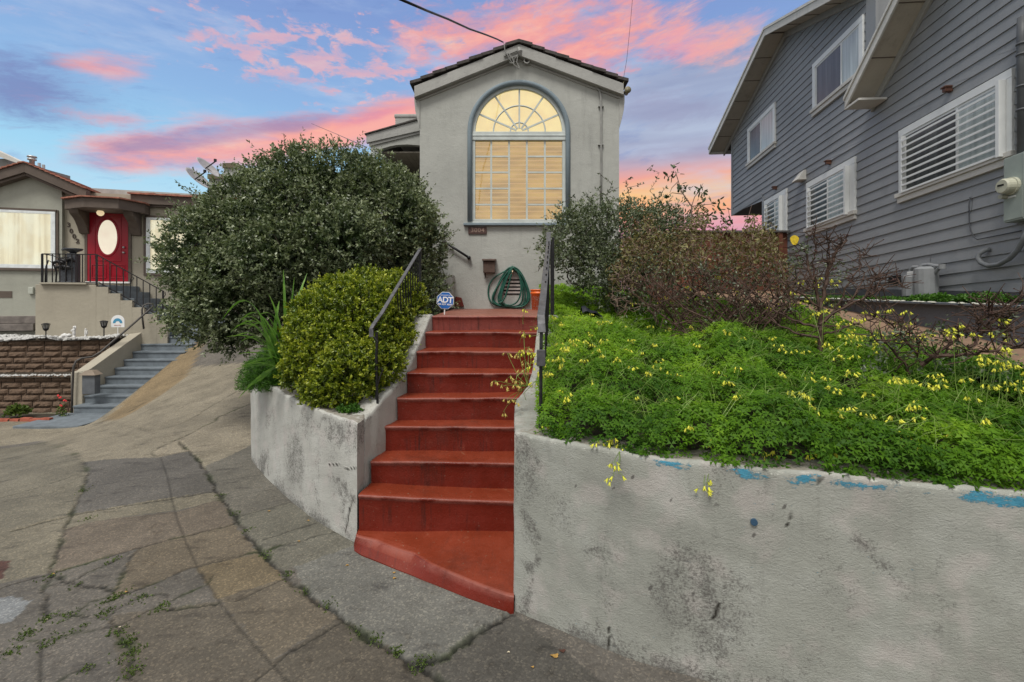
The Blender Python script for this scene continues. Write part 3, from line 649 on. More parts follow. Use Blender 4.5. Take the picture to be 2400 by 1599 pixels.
GL_POLY = [(-1.15,3.8),(-1.5,4.05),(-1.9,4.45),(-2.5,5.1),(-3.15,5.95),(-3.5,7.2),(-3.9,9.3),(-1.2,9.3),(-.98,8.6),(-.95,5.3),(-1.1,4.6)]
grid_surface(GL_POLY, lambda x, y: .84+.17*np.clip(y-4, 0, 5)+.1*np.clip(x+2.5, 0, 1), 'garden_soil', SOIL, 'dark soil of the raised planter left of the red stairs')
PATHM = simple('tan_concrete_path', (.21, .135, .088), .9, var=.25, vs=3, bump=.4, bs=60)
grid_surface([(3.35,2.9),(6,2.0),(8,2.5),(6.3,11),(3.5,11),(3.6,6)], lambda x, y: 1.33+.11*(y-3.2), 'path', PATHM, 'tan concrete side path between the garden and the low grey wall', .15)
# ------------------------------------------------------------------ shared materials
def stucco(name, base, cool=None, bs=55, dirt=.3):
    m, t, b = newmat(name); p = t.pos(); cool = cool or tuple(k*1.08 for k in base)
    n1 = t.noise(p, .9, 6, .6); st = t.noise(t.vmul(p, (5, 5, .7)), 1.0, 6, .7)
    c = t.ramp(n1, [(.3, tuple(k*.86 for k in base)), (.7, cool)])
    c = t.mix(t.m('MULTIPLY', t.step(st, .50, .80), dirt), c, tuple(k*.5 for k in base))
    c = t.mix(t.m('MULTIPLY', t.step(t.noise(p, 9, 6, .7), .55, .75), dirt*.5), c, tuple(k*.6 for k in base))
    t.setin(b.inputs['Base Color'], c); b.inputs['Roughness'].default_value = .88; b.inputs['Specular IOR Level'].default_value = .2
    t.setin(b.inputs['Normal'], t.bump(t.m('ADD', t.noise(p, bs, 5, .65), t.m('MULTIPLY', t.noise(p, 9, 4, .6), 1.5)), .45, .012))
    return m
M = {}
M['stucco'] = stucco('grey_green_stucco', (.385, .392, .362), dirt=.55)
M['trimgrey'] = stucco('painted_grey_trim', (.35, .35, .33), bs=30, dirt=.45)
M['blue'] = stucco('blue_grey_trim', (.20, .25, .28), bs=40, dirt=.35)
M['frame'] = simple('pale_window_paint', (.46, .50, .48), .55, var=.12)
M['muntin'] = simple('grey_muntin_paint', (.48, .52, .49), .55, var=.12)
M['shingle'] = simple('dark_roof_shingles', (.060, .054, .050), .92, var=.5, vs=14, bump=.8, bs=60)
M['iron'] = simple('black_iron', (.018, .018, .019), .45, .3, var=.5, vs=30)
M['flat'] = simple('worn_grey_iron', (.10, .10, .105), .42, .5, var=.35, vs=18)
M['dark'] = simple('dark_opening', (.012, .011, .010), .9)
M['brown'] = simple('brown_fascia_paint', (.105, .082, .066), .7, var=.15, vs=4)
M['white'] = simple('white_window_paint', (.72, .73, .72), .5, var=.06)
M['pipe'] = simple('painted_pipe', (.25, .25, .235), .5, var=.2)
M['rust'] = simple('rusted_brown_metal', (.085, .055, .042), .7, .1, var=.3, vs=20)
M['silver'] = simple('galvanised_metal', (.42, .42, .42), .4, .7)
def glass(name, tint=(.9, .95, .95), rough=.03):
    m, t, b = newmat(name); b.inputs['Base Color'].default_value = (*tint, 1); b.inputs['Roughness'].default_value = rough
    nt = m.node_tree; tr = t.node('ShaderNodeBsdfTransparent'); tr.inputs[0].default_value = (*tint, 1)
    gl = t.node('ShaderNodeBsdfGlossy'); gl.inputs['Roughness'].default_value = rough; gl.inputs[0].default_value = (1, 1, 1, 1)
    fr = t.node('ShaderNodeFresnel'); fr.inputs[0].default_value = 1.5; mx = t.node('ShaderNodeMixShader')
    f = t.m('MULTIPLY', fr.outputs[0], 2.2, clamp=True)
    nt.links.new(f, mx.inputs[0]); nt.links.new(tr.outputs[0], mx.inputs[1]); nt.links.new(gl.outputs[0], mx.inputs[2])
    nt.links.new(mx.outputs[0], nt.nodes['Material Output'].inputs[0]); return m
M['glass'] = glass('window_glass')
def lit(name, col, strength, diffuse=(.6, .5, .35), var=.15, vscale=(3, 3, 3), folds=None):
    m, t, b = newmat(name); p = t.pos(); n = t.noise(t.vmul(p, vscale), 1.0, 4, .6)
    c = t.ramp(n, [(.3, tuple(k*(1-var) for k in col)), (.7, tuple(min(1, k*(1+var)) for k in col))])
    b.inputs['Base Color'].default_value = (*diffuse, 1); t.setin(b.inputs['Emission Color'], c); b.inputs['Emission Strength'].default_value = strength; b.inputs['Roughness'].default_value = .9
    return m
M['blind'] = lit('lit_wood_blind', (.80, .40, .10), .36, (.12, .07, .03), .40, (1.3, 1.3, 7))
M['fanshade'] = lit('lit_fan_shade', (1.0, .67, .30), .50, (.38, .30, .20), .12, (4, 4, 4))
M['room'] = lit('lit_room_behind_blind', (1.0, .60, .24), .24, (.5, .35, .2), .1)
def H(px, py, d=8.6): return Vector(((px-CX)/F*d, d, EYE-(py-HY)/F*d))
def hx(px, d=8.6): return (px-CX)/F*d
def hz(py, d=8.6): return EYE-(py-HY)/F*d
# ------------------------------------------------------------------ central house
D = 8.6
house = thing('stucco_house', (.2, D, 1.6), 'pale stucco house with a tall arched lit window, at the head of the red stairs', 'house')
xL, xR, xC = hx(984), hx(1451), hx(1217)
zE = hz(190); zP = hz(96)+.02
b = MB()
# facade as polygon with an arched window opening
wl, wr, wb = hx(1104), hx(1328), hz(518); cz = hz(309); cxw = (wl+wr)/2; rad = (wr-wl)/2
outer = [(xL, .6), (xR, .6), (xR, zE+.05), (xC, zP), (xL, zE+.05)]
arch = [(wl, wb), (wr, wb)]+[(cxw+rad*math.cos(a), cz+rad*math.sin(a)) for a in np.linspace(0, math.pi, 33)]
bm = bmesh.new()
def loop(pts): 
    vs = [bm.verts.new((x, D, z)) for x, z in pts]
    return [bm.edges.new((vs[i], vs[(i+1) % len(vs)])) for i in range(len(vs))]
e = loop(outer)+loop(arch); bmesh.ops.triangle_fill(bm, edges=e, use_beauty=True, normal=(0, -1, 0))
bm.verts.ensure_lookup_table()
# keep only faces outside the opening
for f in list(bm.faces):
    c = f.calc_center_median()
    if wl < c.x < wr and wb < c.z < cz and abs(c.x-cxw) < rad*.98: bm.faces.remove(f)
    elif c.z >= cz and math.hypot(c.x-cxw, c.z-cz) < rad*.97: bm.faces.remove(f)
b.add([v.co.copy() for v in bm.verts], [tuple(v.index for v in f.verts) for f in bm.faces]) if False else None
bm.verts.index_update(); b.add([tuple(v.co) for v in bm.verts], [tuple(v.index for v in f.verts) for f in bm.faces]); bm.free()
# reveal of the opening, side walls
rev = arch
for i in range(len(rev)):
    (x0, z0), (x1, z1) = rev[i], rev[(i+1) % len(rev)]
    b.add([(x0, D, z0), (x1, D, z1), (x1, D+.16, z1), (x0, D+.16, z0)], [(0, 1, 2, 3)])
b.add([(xL, D, .6), (xL, D+7, .6), (xL, D+7, zE+.05), (xL, D, zE+.05)], [(0, 1, 2, 3)])
b.add([(xR, D, .6), (xR, D+7, .6), (xR, D+7, zE+.05), (xR, D, zE+.05)], [(3, 2, 1, 0)])
b.add([(xL, D+7, .6), (xR, D+7, .6), (xR, D+7, zE+.05), (xC, D+7, zP), (xL, D+7, zE+.05)], [(4, 3, 2, 1, 0)])
b.build('wall', M['stucco'], house)
# roof slabs with stepped shingle edge
dr = D-.14; pk = H(1216, 90, dr); le = H(960, 190, dr); re_ = H(1474, 184, dr)
b = MB()
for a, c in ((pk, le), (pk, re_)):
    n = 9
    for i in range(n):
        p0 = a.lerp(c, i/n); p1 = a.lerp(c, (i+1.12)/n if i < n-1 else 1)
        up = Vector((0, 0, .012)); th = .055
        q = [p0+Vector((0, 0, -.012)), p1+up, p1+up-Vector((0, 0, th)), p0-Vector((0, 0, th+.012))]
        b.prism([(v.x, dr+.012*(i % 3)-.01, v.z) for v in q], (0, 7.5, 0))
b.build('roof', M['shingle'], house)
b = MB(); th = .185
ol, om, orr = H(970, 200, dr), H(1216.5, 101, dr), H(1463, 194, dr)
for a, c in ((om, ol), (om, orr)):
    b.prism([(a.x, dr+.03, a.z), (c.x, dr+.03, c.z), (c.x, dr+.03, c.z-th), (a.x, dr+.03, a.z-th)], (0, .16, 0))
b.build('barge_board', M['trimgrey'], house, bevel=.008)
b = MB()
for a, c in ((om, ol), (om, orr)):
    for off, dep, hh in ((th-.0, .0, .03), (th+.03, .10, .045)):
        q0 = a-Vector((0, 0, off)); q1 = c-Vector((0, 0, off))
        b.prism([(q0.x, dr+.015+dep, q0.z), (q1.x, dr+.015+dep, q1.z), (q1.x, dr+.015+dep, q1.z-hh), (q0.x, dr+.015+dep, q0.z-hh)], (0, .20, 0))
b.build('gable_moulding', M['trimgrey'], house, bevel=.012)
b = MB(); b.prism([(ol.x+.02, dr+.17, ol.z-th+.02), (om.x, dr+.17, om.z-th), (orr.x-.02, dr+.17, orr.z-th+.02), (orr.x-.02, dr+.17, orr.z-th+.05), (om.x, dr+.17, om.z-th+.04), (ol.x+.02, dr+.17, ol.z-th+.05)], (0, .16, 0)); b.build('soffit', M['trimgrey'], house)
# corner corbels
for sx, xx in ((-1, xL), (1, xR)):
    b = MB(); z0 = zE-.28
    prof = [(0, z0+.05), (.10, z0+.05), (.10, z0-.10), (.085, z0-.26), (.05, z0-.42), (0, z0-.60)]
    b.prism([(xx+sx*(u-.002), D-.02, z) for u, z in prof], (0, .30, 0)); b.build('corbel', M['trimgrey'], house, bevel=.006)
# window trim
win = MB(); RO, RI = hx(1336.5)-cxw, rad
def band(r0, r1, y0, y1, mb, zc=cz, zb=None, seg=40, x0=None):
    zb = wb if zb is None else zb
    prof = []
    pts = [(-1, zb)]+[None]*0
    A = [(cxw-r0, zb)]+[(cxw-r0*math.cos(a), zc+r0*math.sin(a)) for a in np.linspace(0, math.pi, seg)]+[(cxw+r0, zb)]
    B = [(cxw-r1, zb)]+[(cxw-r1*math.cos(a), zc+r1*math.sin(a)) for a in np.linspace(0, math.pi, seg)]+[(cxw+r1, zb)]
    n = len(A); V = []
    for (ax, az_), (bx_, bz) in zip(A, B): V += [(ax, y0, az_), (bx_, y0, bz), (bx_, y1, bz), (ax, y1, az_)]
    Fc = []
    for i in range(n-1):
        for j in range(4): Fc.append((4*i+j, 4*i+(j+1) % 4, 4*i+4+(j+1) % 4, 4*i+4+j))
    mb.add(V, Fc)
window = MB(); 
wf = MB(); band(rad-.075, rad+.0, D+.02, D+.10, wf, zb=hz(517)); fr = wf.build('window', M['frame'], house, bevel=.008)
b = MB(); pts = [(cxw-RO+.045, D-.012, wb)]+[(cxw-(RO-.045)*math.cos(a), D-.012, cz+(RO-.045)*math.sin(a)) for a in np.linspace(0, math.pi, 40)]+[(cxw+RO-.045, D-.012, wb)]
b.tube(pts, .045, 10); band(rad+.001, RO-.06, D-.006, D+.05, b); b.build('arch_trim', M['blue'], fr, smooth=True)
b = MB(); b.box((hx(1105), D+.005, hz(328)), (hx(1327), D+.12, hz(308))); b.box((hx(1104), D-.004, hz(319)), (hx(1328), D+.02, hz(316))); b.build('transom_bar', M['frame'], fr, bevel=.006)
b = MB(); b.box((hx(1111), D+.015, hz(520)), (hx(1319), D+.11, hz(513.5))); b.box((hx(1097), D-.006, hz(527)), (hx(1340), D+.12, hz(519.5))); b.build('sash_rail', M['frame'], fr, bevel=.006)
b = MB(); b.box((hx(1087), D-.07, hz(529.5)), (hx(1345), D+.03, hz(524))); b.build('sill', M['blue'], fr, bevel=.006)
gx0, gx1 = hx(1111.5), hx(1318.5); gz0, gz1 = hz(514.6), hz(328)
b = MB(); w = .0165
for c in (1151, 1193, 1235, 1277.5): b.box((hx(c)-w, D+.045, gz0), (hx(c)+w, D+.075, gz1))
for c0, c1 in ((1111, 1193), (1235, 1319)):
    for r in (365, 402.5, 440.5, 478.5): b.box((hx(c0), D+.047, hz(r)-w*.9), (hx(c1), D+.073, hz(r)+w*.9))
fc = (cxw+.01, hz(306)); RG = rad-.07; 
for a in (0, 34, -34, 66, -66):
    s_, c_ = math.sin(R(a)), math.cos(R(a)); b.bar((fc[0]+s_*.06, D+.06, fc[1]+c_*.06), (fc[0]+s_*(RG+.0), D+.06, fc[1]+c_*(RG-.02)), .03, .024, up=(0, 1, 0))
for rr in (hx(1278)-hx(1217), .165):
    pts = [(fc[0]+rr*math.cos(a), D+.06, fc[1]+rr*math.sin(a)) for a in np.linspace(0, math.pi, 28)]; b.tube(pts, .015, 6)
b.build('muntins', M['muntin'], fr)
b = MB(); b.box((gx0-.03, D+.060, gz0-.02), (gx1+.03, D+.064, gz1+.05)); b.build('pane', M['glass'], fr)
b = MB(); b.prism([(cxw+(rad-.03)*math.cos(a), D+.062, cz+(rad-.03)*math.sin(a)) for a in np.linspace(0, math.pi, 30)], (0, .004, 0)); b.build('fan_pane', M['glass'], fr)
b = MB(); n = 17
for i in range(n):
    z = gz0+(gz1-gz0)*(i+.5)/n; sg = .0025*math.sin(i*3.1)
    for x0_, x1_ in ((gx0-.01, hx(1192)), (hx(1194), hx(1234)), (hx(1236), gx1+.01)):
        b.hexa([(x0_, D+.10, z-.036+sg), (x1_, D+.10, z-.036-sg), (x1_, D+.135, z+.034-sg), (x0_, D+.135, z+.034+sg)], [(x0_, D+.10, z-.032+sg), (x1_, D+.10, z-.032-sg), (x1_, D+.135, z+.038-sg), (x0_, D+.135, z+.038+sg)])
b.build('blind', M['blind'], fr)
b = MB(); b.prism([(cxw+(rad-.02)*math.cos(a), D+.13, cz+(rad-.02)*math.sin(a)) for a in np.linspace(0, math.pi, 30)], (0, .01, 0)); b.build('fan_shade', M['fanshade'], fr)
b = MB(); b.box((gx0-.1, D+.165, gz0-.1), (gx1+.1, D+.17, gz1+.1)); b.build('room_glow', M['room'], fr)
# clay vent pipes, conduit, service head, floodlight
for px in (1199, 1234.5):
    b = MB(); c = H(px, 147); pr = [(.058, 0), (.058, .09), (.040, .09), (.040, .02)]
    base = MB(); k = 18; V = []
    for r_, dy in pr: V += [(c.x+r_*math.cos(2*math.pi*j/k), D-dy, c.z+r_*math.sin(2*math.pi*j/k)) for j in range(k)]
    base.add(V, [(i*k+j, i*k+(j+1) % k, (i+1)*k+(j+1) % k, (i+1)*k+j) for i in range(3) for j in range(k)]+[tuple(3*k+j for j in range(k))]); o = base.build('vent_pipe', M['trimgrey'], house)
    b.lathe((0, 0, 0), [(.001, 0), (.002, .001)], 3); 
    dk = MB(); dk.prism([(c.x+.0395*math.cos(2*math.pi*j/k), D-.03, c.z+.0395*math.sin(2*math.pi*j/k)) for j in range(k)], (0, .01, 0)); dk.build('opening', M['dark'], o)
cp = [(1219,124),(1222,136),(1240,144),(1290,162),(1340,180),(1385,197),(1396,203),(1405,212),(1408,228),(1409,260),(1409,400),(1408,484)]
b = MB(); b.tube([H(x, y, D-.035) for x, y in cp], .018, 8)
for x, y in ((1408.5, 250), (1408, 340), (1324, 168)): c = H(x, y, D-.02); b.box((c.x-.05, c.y-.02, c.z-.008), (c.x+.05, c.y+.02, c.z+.008))
b.build('conduit', M['pipe'], house, smooth=True)
b = MB(); c = H(1216, 113, dr-.05); b.tube([c, c+Vector((.02, -.02, -.07)), c+Vector((.03, .0, -.13))], [.03, .045, .03], 10); b.bar(H(1181, 131, dr), H(1214, 117, dr), .03, .03)
for p in ([(1181,101),(1184,122),(1192,134),(1199,146),(1207,154),(1216,160)],[(1190,124),(1200,134),(1205,150)],[(1214,130),(1211,146),(1218,160)],[(1192,130),(1204,140),(1210,134),(1217,125)]): b.tube([H(x, y, dr-.03) for x, y in p], .008, 5)
b.build('service_head', M['pipe'], house)
b = MB(); c = H(1469, 214, D-.05); b.tube([c+Vector((.02, .12, 0)), c+Vector((-.0, .0, 0)), c+Vector((.0, -.08, -.01))], [.03, .045, .062], 12); b.tube([H(1463, 190, D-.1), H(1458, 202, D-.1), H(1450, 215, D-.1)], .008, 5); b.tube([c+Vector((-.1, .06, -.03)), c], .02, 6)
b.build('floodlight', simple('yellowed_lamp_housing', (.20, .18, .11), .5), house, smooth=True)
# number plaque 3004
b = MB(); b.box((hx(1097.8), D-.025, hz(549)), (hx(1140.8), D, hz(532))); pl = b.build('number_plaque', simple('brown_tile', (.075, .040, .034), .5, var=.3, vs=40), house, bevel=.004)
text_mesh('numerals', '3004', .115, (hx(1119.5), D-.028, hz(540.5)), (1, 0, 0), (0, 0, 1), .004, simple('tan_numerals', (.34, .24, .19), .6), pl, 1.12)
# foundation vent, wall rail, rim
b = MB(); 
for i in range(5): z = hz(655.5+i*8.3); b.box((hx(1180), D-.006, z-.022), (hx(1219), D+.0, z+.008))
b.build('foundation_vent', M['dark'], house)
b = MB(); b.box((hx(1176.5), D-.004, hz(692)), (hx(1221.5), D-.0015, hz(650))); b.build('vent_plate', simple('vent_plate_paint', (.42, .38, .35), .6), house)
b = MB(); b.tube([H(1040, 566, D-.07), H(1099, 604, D-.07)], .021, 8); b.tube([H(1099, 604, D-.09), H(1099, 604, D)], .034, 10); b.tube([H(1060, 579, D-.07), H(1060, 579, D)], .015, 6)
b.build('wall_handrail', M['iron'], house, smooth=True)
b = MB(); b.hexa([(hx(1068), D-.07, hz(719)), (hx(1088), D-.05, hz(719)), (hx(1088), D, hz(719)), (hx(1068), D, hz(719))], [(hx(1068), D-.07, hz(695)), (hx(1082), D-.05, hz(698)), (hx(1082), D, hz(698)), (hx(1068), D, hz(695))]); b.build('red_kerb', RED, house, bevel=.01)
b = MB(); b.box((hx(1049), D-.32, hz(722)), (hx(1066), D, hz(646))); b.build('side_pier', M['stucco'], house, bevel=.01)
# --- porch on the left of the house, set back
DP = 10.2; pq = lambda x, y, d=DP: Vector(((x-CX)/F*d, d, EYE-(y-HY)/F*d))
def zp(x, y): return (840+x/6.819, 250+y/6.819)
porch = M['stucco']
b = MB(); A0, A1 = zp(125, 450), zp(1000, 205)
t0, t1 = pq(*A0), pq(*A1); dz_ = .17
b = MB(); b.prism([(t0.x-.03, DP-.03, t0.z), (t1.x, DP-.03, t1.z), (t1.x, DP-.03, t1.z+.035), (t0.x-.03, DP-.03, t0.z+.02)], (0, 2.8, 0)); pr = b.build('porch_roof', M['shingle'], house)
b = MB(); b.prism([(t0.x, DP, t0.z), (t1.x, DP, t1.z), (t1.x, DP, t1.z-.24), (t0.x, DP, t0.z-.18)], (0, .08, 0)); b.prism([(t0.x+.05, DP+.03, t0.z-.17), (t1.x, DP+.03, t1.z-.235), (t1.x, DP+.03, t1.z-.29), (t0.x+.05, DP+.03, t0.z-.24)], (0, .1, 0)); b.build('porch_fascia', M['trimgrey'], house, bevel=.008)
b = MB(); top = []; 
ach = [zp(*p) for p in ((195, 745), (300, 700), (400, 665), (500, 635), (600, 615), (700, 607), (800, 605), (900, 612), (1000, 622))]
upl = [zp(*p) for p in ((195, 580), (1000, 400))]
poly = [pq(*upl[0], DP+.06), pq(*upl[1], DP+.06)]+[pq(*p, DP+.06) for p in ach[::-1]]
b.prism(poly, (0, .14, 0)); b.build('porch_arch', porch, house)
# inner arch rib running back, side arch and column
b = MB(); c0 = pq(*zp(190, 770), DP+.06); b.box((c0.x, DP+.06, .9), (c0.x+.10, DP+.20, c0.z)); b.box((c0.x-.03, DP+.04, c0.z-.005), (c0.x+.16, DP+.24, c0.z+.045)); b.build('porch_column', M['frame'], house, bevel=.006)
b = MB(); 
side = [(0, 0), (.35, 0), (.42, -.12), (.60, -.30), (.85, -.62), (1.05, -1.05), (1.15, -1.6), (1.15, -2.8), (2.2, -2.8), (2.2, .25), (0, .25)]
xs_ = pq(*zp(300, 700), DP+.1).x
b.prism([(xs_, DP+.1+u, c0.z+.05+w_) for u, w_ in side], (.10, 0, 0)); b.build('porch_side_arch', porch, house)
b = MB(); zc_ = pq(*zp(700, 650)).z
for i in range(12): b.box((xs_+.1+i*.115, DP+.2, zc_-.06), (xs_+.1+i*.115+.110, DP+2.2, zc_-.03))
b.build('porch_ceiling', simple('old_white_boards', (.30, .27, .22), .7), house)
b = MB(); b.box((xs_+.1, DP+2.2, .9), (xL+.1, DP+2.3, zc_+.1)); b.build('porch_back_wall', porch, house)
b = MB(); dq = pq(*zp(815, 960), DP+2.15); b.box((dq.x, DP+2.12, 1.6), (dq.x+.9, DP+2.19, dq.z)); b.build('porch_door', simple('dark_varnished_door', (.055, .035, .02), .4), house, bevel=.01)
b = MB(); c0, c1 = zp(585, 330), zp(1000, 115); q0, q1 = pq(*c0, 11.2), pq(*c1, 11.2); b.box((q0.x, 11.2, q0.z-.4), (q1.x+.3, 12.0, q1.z)); b.box((q0.x-.02, 11.18, q1.z-.10), (q1.x+.3, 12.02, q1.z-.003)); b.build('parapet', M['trimgrey'], house, bevel=.03)
# ------------------------------------------------------------------ things by the wall
mb = thing('mailbox', H(1147, 640, D-.1), 'small dark brown metal mailbox hung on the stucco wall above the green hose', 'mailbox')
x0, x1 = hx(1133.5), hx(1161); b = MB(); b.box((x0, D-.13, hz(640.5)), (x1, D-.004, hz(614))); b.build('box', M['rust'], mb, bevel=.008)
b = MB(); b.hexa([(x0-.02, D-.17, hz(613)), (x1+.02, D-.17, hz(613)), (x1+.02, D-.002, hz(611)), (x0-.02, D-.002, hz(611))], [(x0-.02, D-.16, hz(609)), (x1+.02, D-.16, hz(609)), (x1+.02, D-.002, hz(607)), (x0-.02, D-.002, hz(607))]); b.build('lid', M['rust'], mb, bevel=.006)
b = MB(); b.tube([H(1137.5, 640, D-.06), H(1137.5, 652, D-.06), H(1135.5, 652, D-.09)], .007, 5); b.build('newspaper_hook', M['iron'], mb)
hose = thing('garden_hose', H(1194, 722, D-.1), 'green garden hose looped in a tall coil against the wall under a foundation vent', 'hose')
hm = simple('green_hose_rubber', (.018, .085, .060), .4, var=.35, vs=12)
def hz2(x, y, dd): return H(950+x/5.885, 540+y/5.885, D-dd)
loops = [[(1480,500),(1400,530),(1300,700),(1240,850),(1210,950),(1260,1020),(1380,1055),(1560,1060),(1680,1020),(1725,920),(1690,780),(1620,620),(1550,530)],
 [(1480,520),(1400,590),(1330,760),(1290,900),(1320,990),(1430,1050),(1580,1055),(1690,980),(1700,860),(1640,690),(1560,560)],
 [(1470,510),(1370,620),(1260,790),(1190,930),(1220,1010),(1330,1050),(1500,1065),(1640,1050),(1715,960),(1700,820),(1600,600)],
 [(1490,515),(1420,620),(1350,800),(1310,960),(1350,1020),(1450,1040),(1540,1000),(1590,900),(1600,760),(1570,600)],
 [(1475,505),(1380,560),(1220,650),(1150,760),(1140,880),(1170,980),(1230,1030),(1350,1055),(1500,1062),(1650,1040),(1700,900),(1640,720),(1540,540)],
 [(1480,530),(1390,680),(1300,850),(1270,960),(1330,1040),(1470,1060),(1620,1040),(1660,930),(1640,780),(1570,600)],
 [(1485,512),(1440,560),(1370,700),(1330,830),(1300,960),(1380,1050),(1500,1058),(1600,1020),(1625,900),(1610,760),(1560,590)]]
for i, lp in enumerate(loops):
    pts = smooth_path([(a, c) for a, c in lp]+[lp[0]], 2); b = MB(); b.tube([hz2(a, c, .03+.022*(i % 4)+.01*math.sin(j*.4+i)) for j, (a, c) in enumerate(pts)], .0145, 7); b.build('hose_loop', hm, hose, smooth=True)
b = MB(); b.tube([hz2(a, c, .13) for a, c in smooth_path([(1475,575),(1450,650),(1420,780),(1380,920),(1340,985),(1300,1000)], 2)], .0145, 7); b.build('hose_end', hm, hose, smooth=True)
b = MB(); b.tube([hz2(1480, 560, .02), hz2(1480, 560, .12), hz2(1473, 600, .14)], [.014, .02, .012], 8); b.build('tap', simple('brass', (.4, .3, .2), .35, .8), hose, smooth=True)
bk = thing('bucket', (hx(1262, 8.1), 8.1, 1.737), 'orange plastic bucket with a white pattern standing at the right end of the landing', 'bucket')
c = Vector((hx(1262, 8.1), 8.1, 1.742)); b = MB(); b.lathe(c, [(.115, 0), (.128, .27), (.139, .275), (.139, .30), (.131, .302), (.131, .33), (.142, .333), (.142, .35), (.130, .35), (.110, .02)], 24)
m, t, bs = newmat('orange_plastic'); p = t.pos(); tcn = t.node('ShaderNodeTexCoord').outputs['Object']; w = t.noise(tcn, 26, 2, .5, 1.5); ob = t.sep(tcn)[2]
lm = t.m('MULTIPLY', t.step(t.m('ABSOLUTE', t.m('SUBTRACT', w, .5)), .035, .015), t.step(ob, .25, .23))
t.setin(bs.inputs['Base Color'], t.mix(lm, (.75, .14, .02), (.72, .62, .58))); bs.inputs['Roughness'].default_value = .45
b.build('pail', m, bk, smooth=True)
# security sign
sg = thing('security_sign', (hx(1041, 5.75), 5.75, 1.70), 'blue octagonal security yard sign lettered ADT at the left edge of the landing', 'sign')
sc = P(1043.5, 704.5, 5.75); rr = .112; tilt = -.06
ux = Vector((math.cos(tilt), 0, math.sin(tilt))); uz = Vector((-math.sin(tilt), 0, math.cos(tilt)))
oc = lambda r, y: [sc+ux*(r*math.cos(R(22.5+45*i)))+uz*(r*math.sin(R(22.5+45*i)))+Vector((0, y, 0)) for i in range(8)]
b = MB(); b.prism(oc(rr, 0), (0, .006, 0)); b.build('border', M['white'], sg)
b = MB(); b.prism(oc(rr*.94, -.003), (0, .004, 0)); pn = b.build('panel', simple('sign_blue', (.015, .12, .42), .4, var=.05), sg)
wt = simple('sign_white', (.8, .82, .85), .5, var=.02)
text_mesh('lettering', 'ADT', .098, sc+Vector((0, -.006, 0))+uz*.005, ux, uz, .001, wt, pn, .92, font_bold=True)
text_mesh('small_lettering', 'SECURED BY', .022, sc+Vector((0, -.006, 0))+uz*.062, ux, uz, .0006, wt, pn)
text_mesh('small_lettering', '800 ADT ASAP', .027, sc+Vector((0, -.006, 0))-uz*.048, ux, uz, .0006, wt, pn, font_bold=True)
b = MB(); b.bar((sc.x-.012, 5.76, 1.68), (sc.x-.006, 5.757, sc.z), .014, .006, up=(0, 1, 0)); b.build('stake', M['white'], sg)
# ------------------------------------------------------------------ red stair handrails
def rail(label, top, posts, lower, grp, wtop=.036):
    pts = [Vector(p) for p in top]; g = thing('handrail', (pts[0].x, pts[0].y, pts[0].z-.7), label, 'railing', grp)
    b = MB(); n = len(pts)
    for a, c in zip(pts[:-1], pts[1:]): b.bar(a, c+(c-a).normalized()*.004, wtop, .014)
    b.build('top_rail', M['flat'], g, bevel=.003)
    for x, y, z0, z1, w in posts: b = MB(); b.box((x-w/2, y-w/2, z0), (x+w/2, y+w/2, z1)); b.build('post', M['iron'], g)
    if lower:
        lp = [Vector(p) for p in lower]; b = MB()
        for a, c in zip(lp[:-1], lp[1:]): b.bar(a, c, .025, .012)
        b.build('bottom_rail', M['iron'], g)
    return g
# left rail on the left cheek
A = P(871, 763, 4.05); A2 = P(893, 737, 4.25); B = P(985, 583, 5.45)
g = rail('dark iron handrail on the left cheek of the red stairs, sunk in the yellow-green shrub', [A+Vector((.0, -.01, -.10)), A+Vector((-.004, 0, -.03)), A+Vector((.004, .03, .0)), A2, B], [(A.x+.03, 4.1, .98, A.z-.06, .02), (B.x, 5.43, 1.62, B.z-.005, .028)], [A2+Vector((0, .2, -.50)), B+Vector((0, 0, -.70))], None)
for i in range(9):
    f = .35+.62*i/9; t_ = A2.lerp(B, f); l_ = (A2+Vector((0, .2, -.50))).lerp(B+Vector((0, 0, -.70)), f); b = MB(); b.tube([(t_.x, t_.y, t_.z-.005), (l_.x, l_.y, l_.z)], .007, 5); b.build('picket', M['iron'], g)
b = MB(); q = [P(876, 790, 4.05), P(884, 800, 4.05), P(881, 850, 4.05), P(883, 900, 4.05), P(885, 950, 4.05)]; b.tube(q, .011, 6); b.tube([P(885, 905, 4.04), P(890, 885, 4.04), P(897, 868, 4.04), P(893, 862, 4.04)], .006, 5); b.build('scroll_post', M['iron'], g)
# right rail on the right cheek
A = P(1269, 772, 3.0); A1 = P(1268, 740, 3.05); B = P(1285, 575, 5.0); B2 = P(1286, 545, 5.35)
b0 = .22
g = rail('tall dark iron handrail seen edge-on at the right side of the red stairs', [A+Vector((.002, -.02, -.02)), A+Vector((0, 0, .03)), A1, P(1272, 706, 3.35), B, B2], [], None, None, .05)
b = MB(); b.tube([P(1269, 772, 3.0), P(1268, 815, 2.97), P(1267, 1018, 2.95)], .012, 6); b.build('post', M['iron'], g)
b = MB(); c = P(1268, 838, 2.95); b.box((c.x-.027, c.y-.012, c.z-.055), (c.x+.027, c.y+.0, c.z+.05)); b.build('clamp_plate', M['flat'], g, bevel=.004)
for px, d, z1 in ((1296, 5.35, 2.62), (1293, 5.15, 2.55)):
    b = MB(); x = (px-CX)/F*d; b.box((x-.014, d-.014, 1.4), (x+.014, d+.014, z1)); b.build('post', M['iron'], g)
for i in range(8):
    f = .3+.62*i/8; t_ = A1.lerp(B2, f); b = MB(); b.tube([(t_.x+.01, t_.y, t_.z-.01), (t_.x+.01, t_.y, max(1.25, t_.z-.72))], .007, 5); b.build('picket', M['iron'], g)
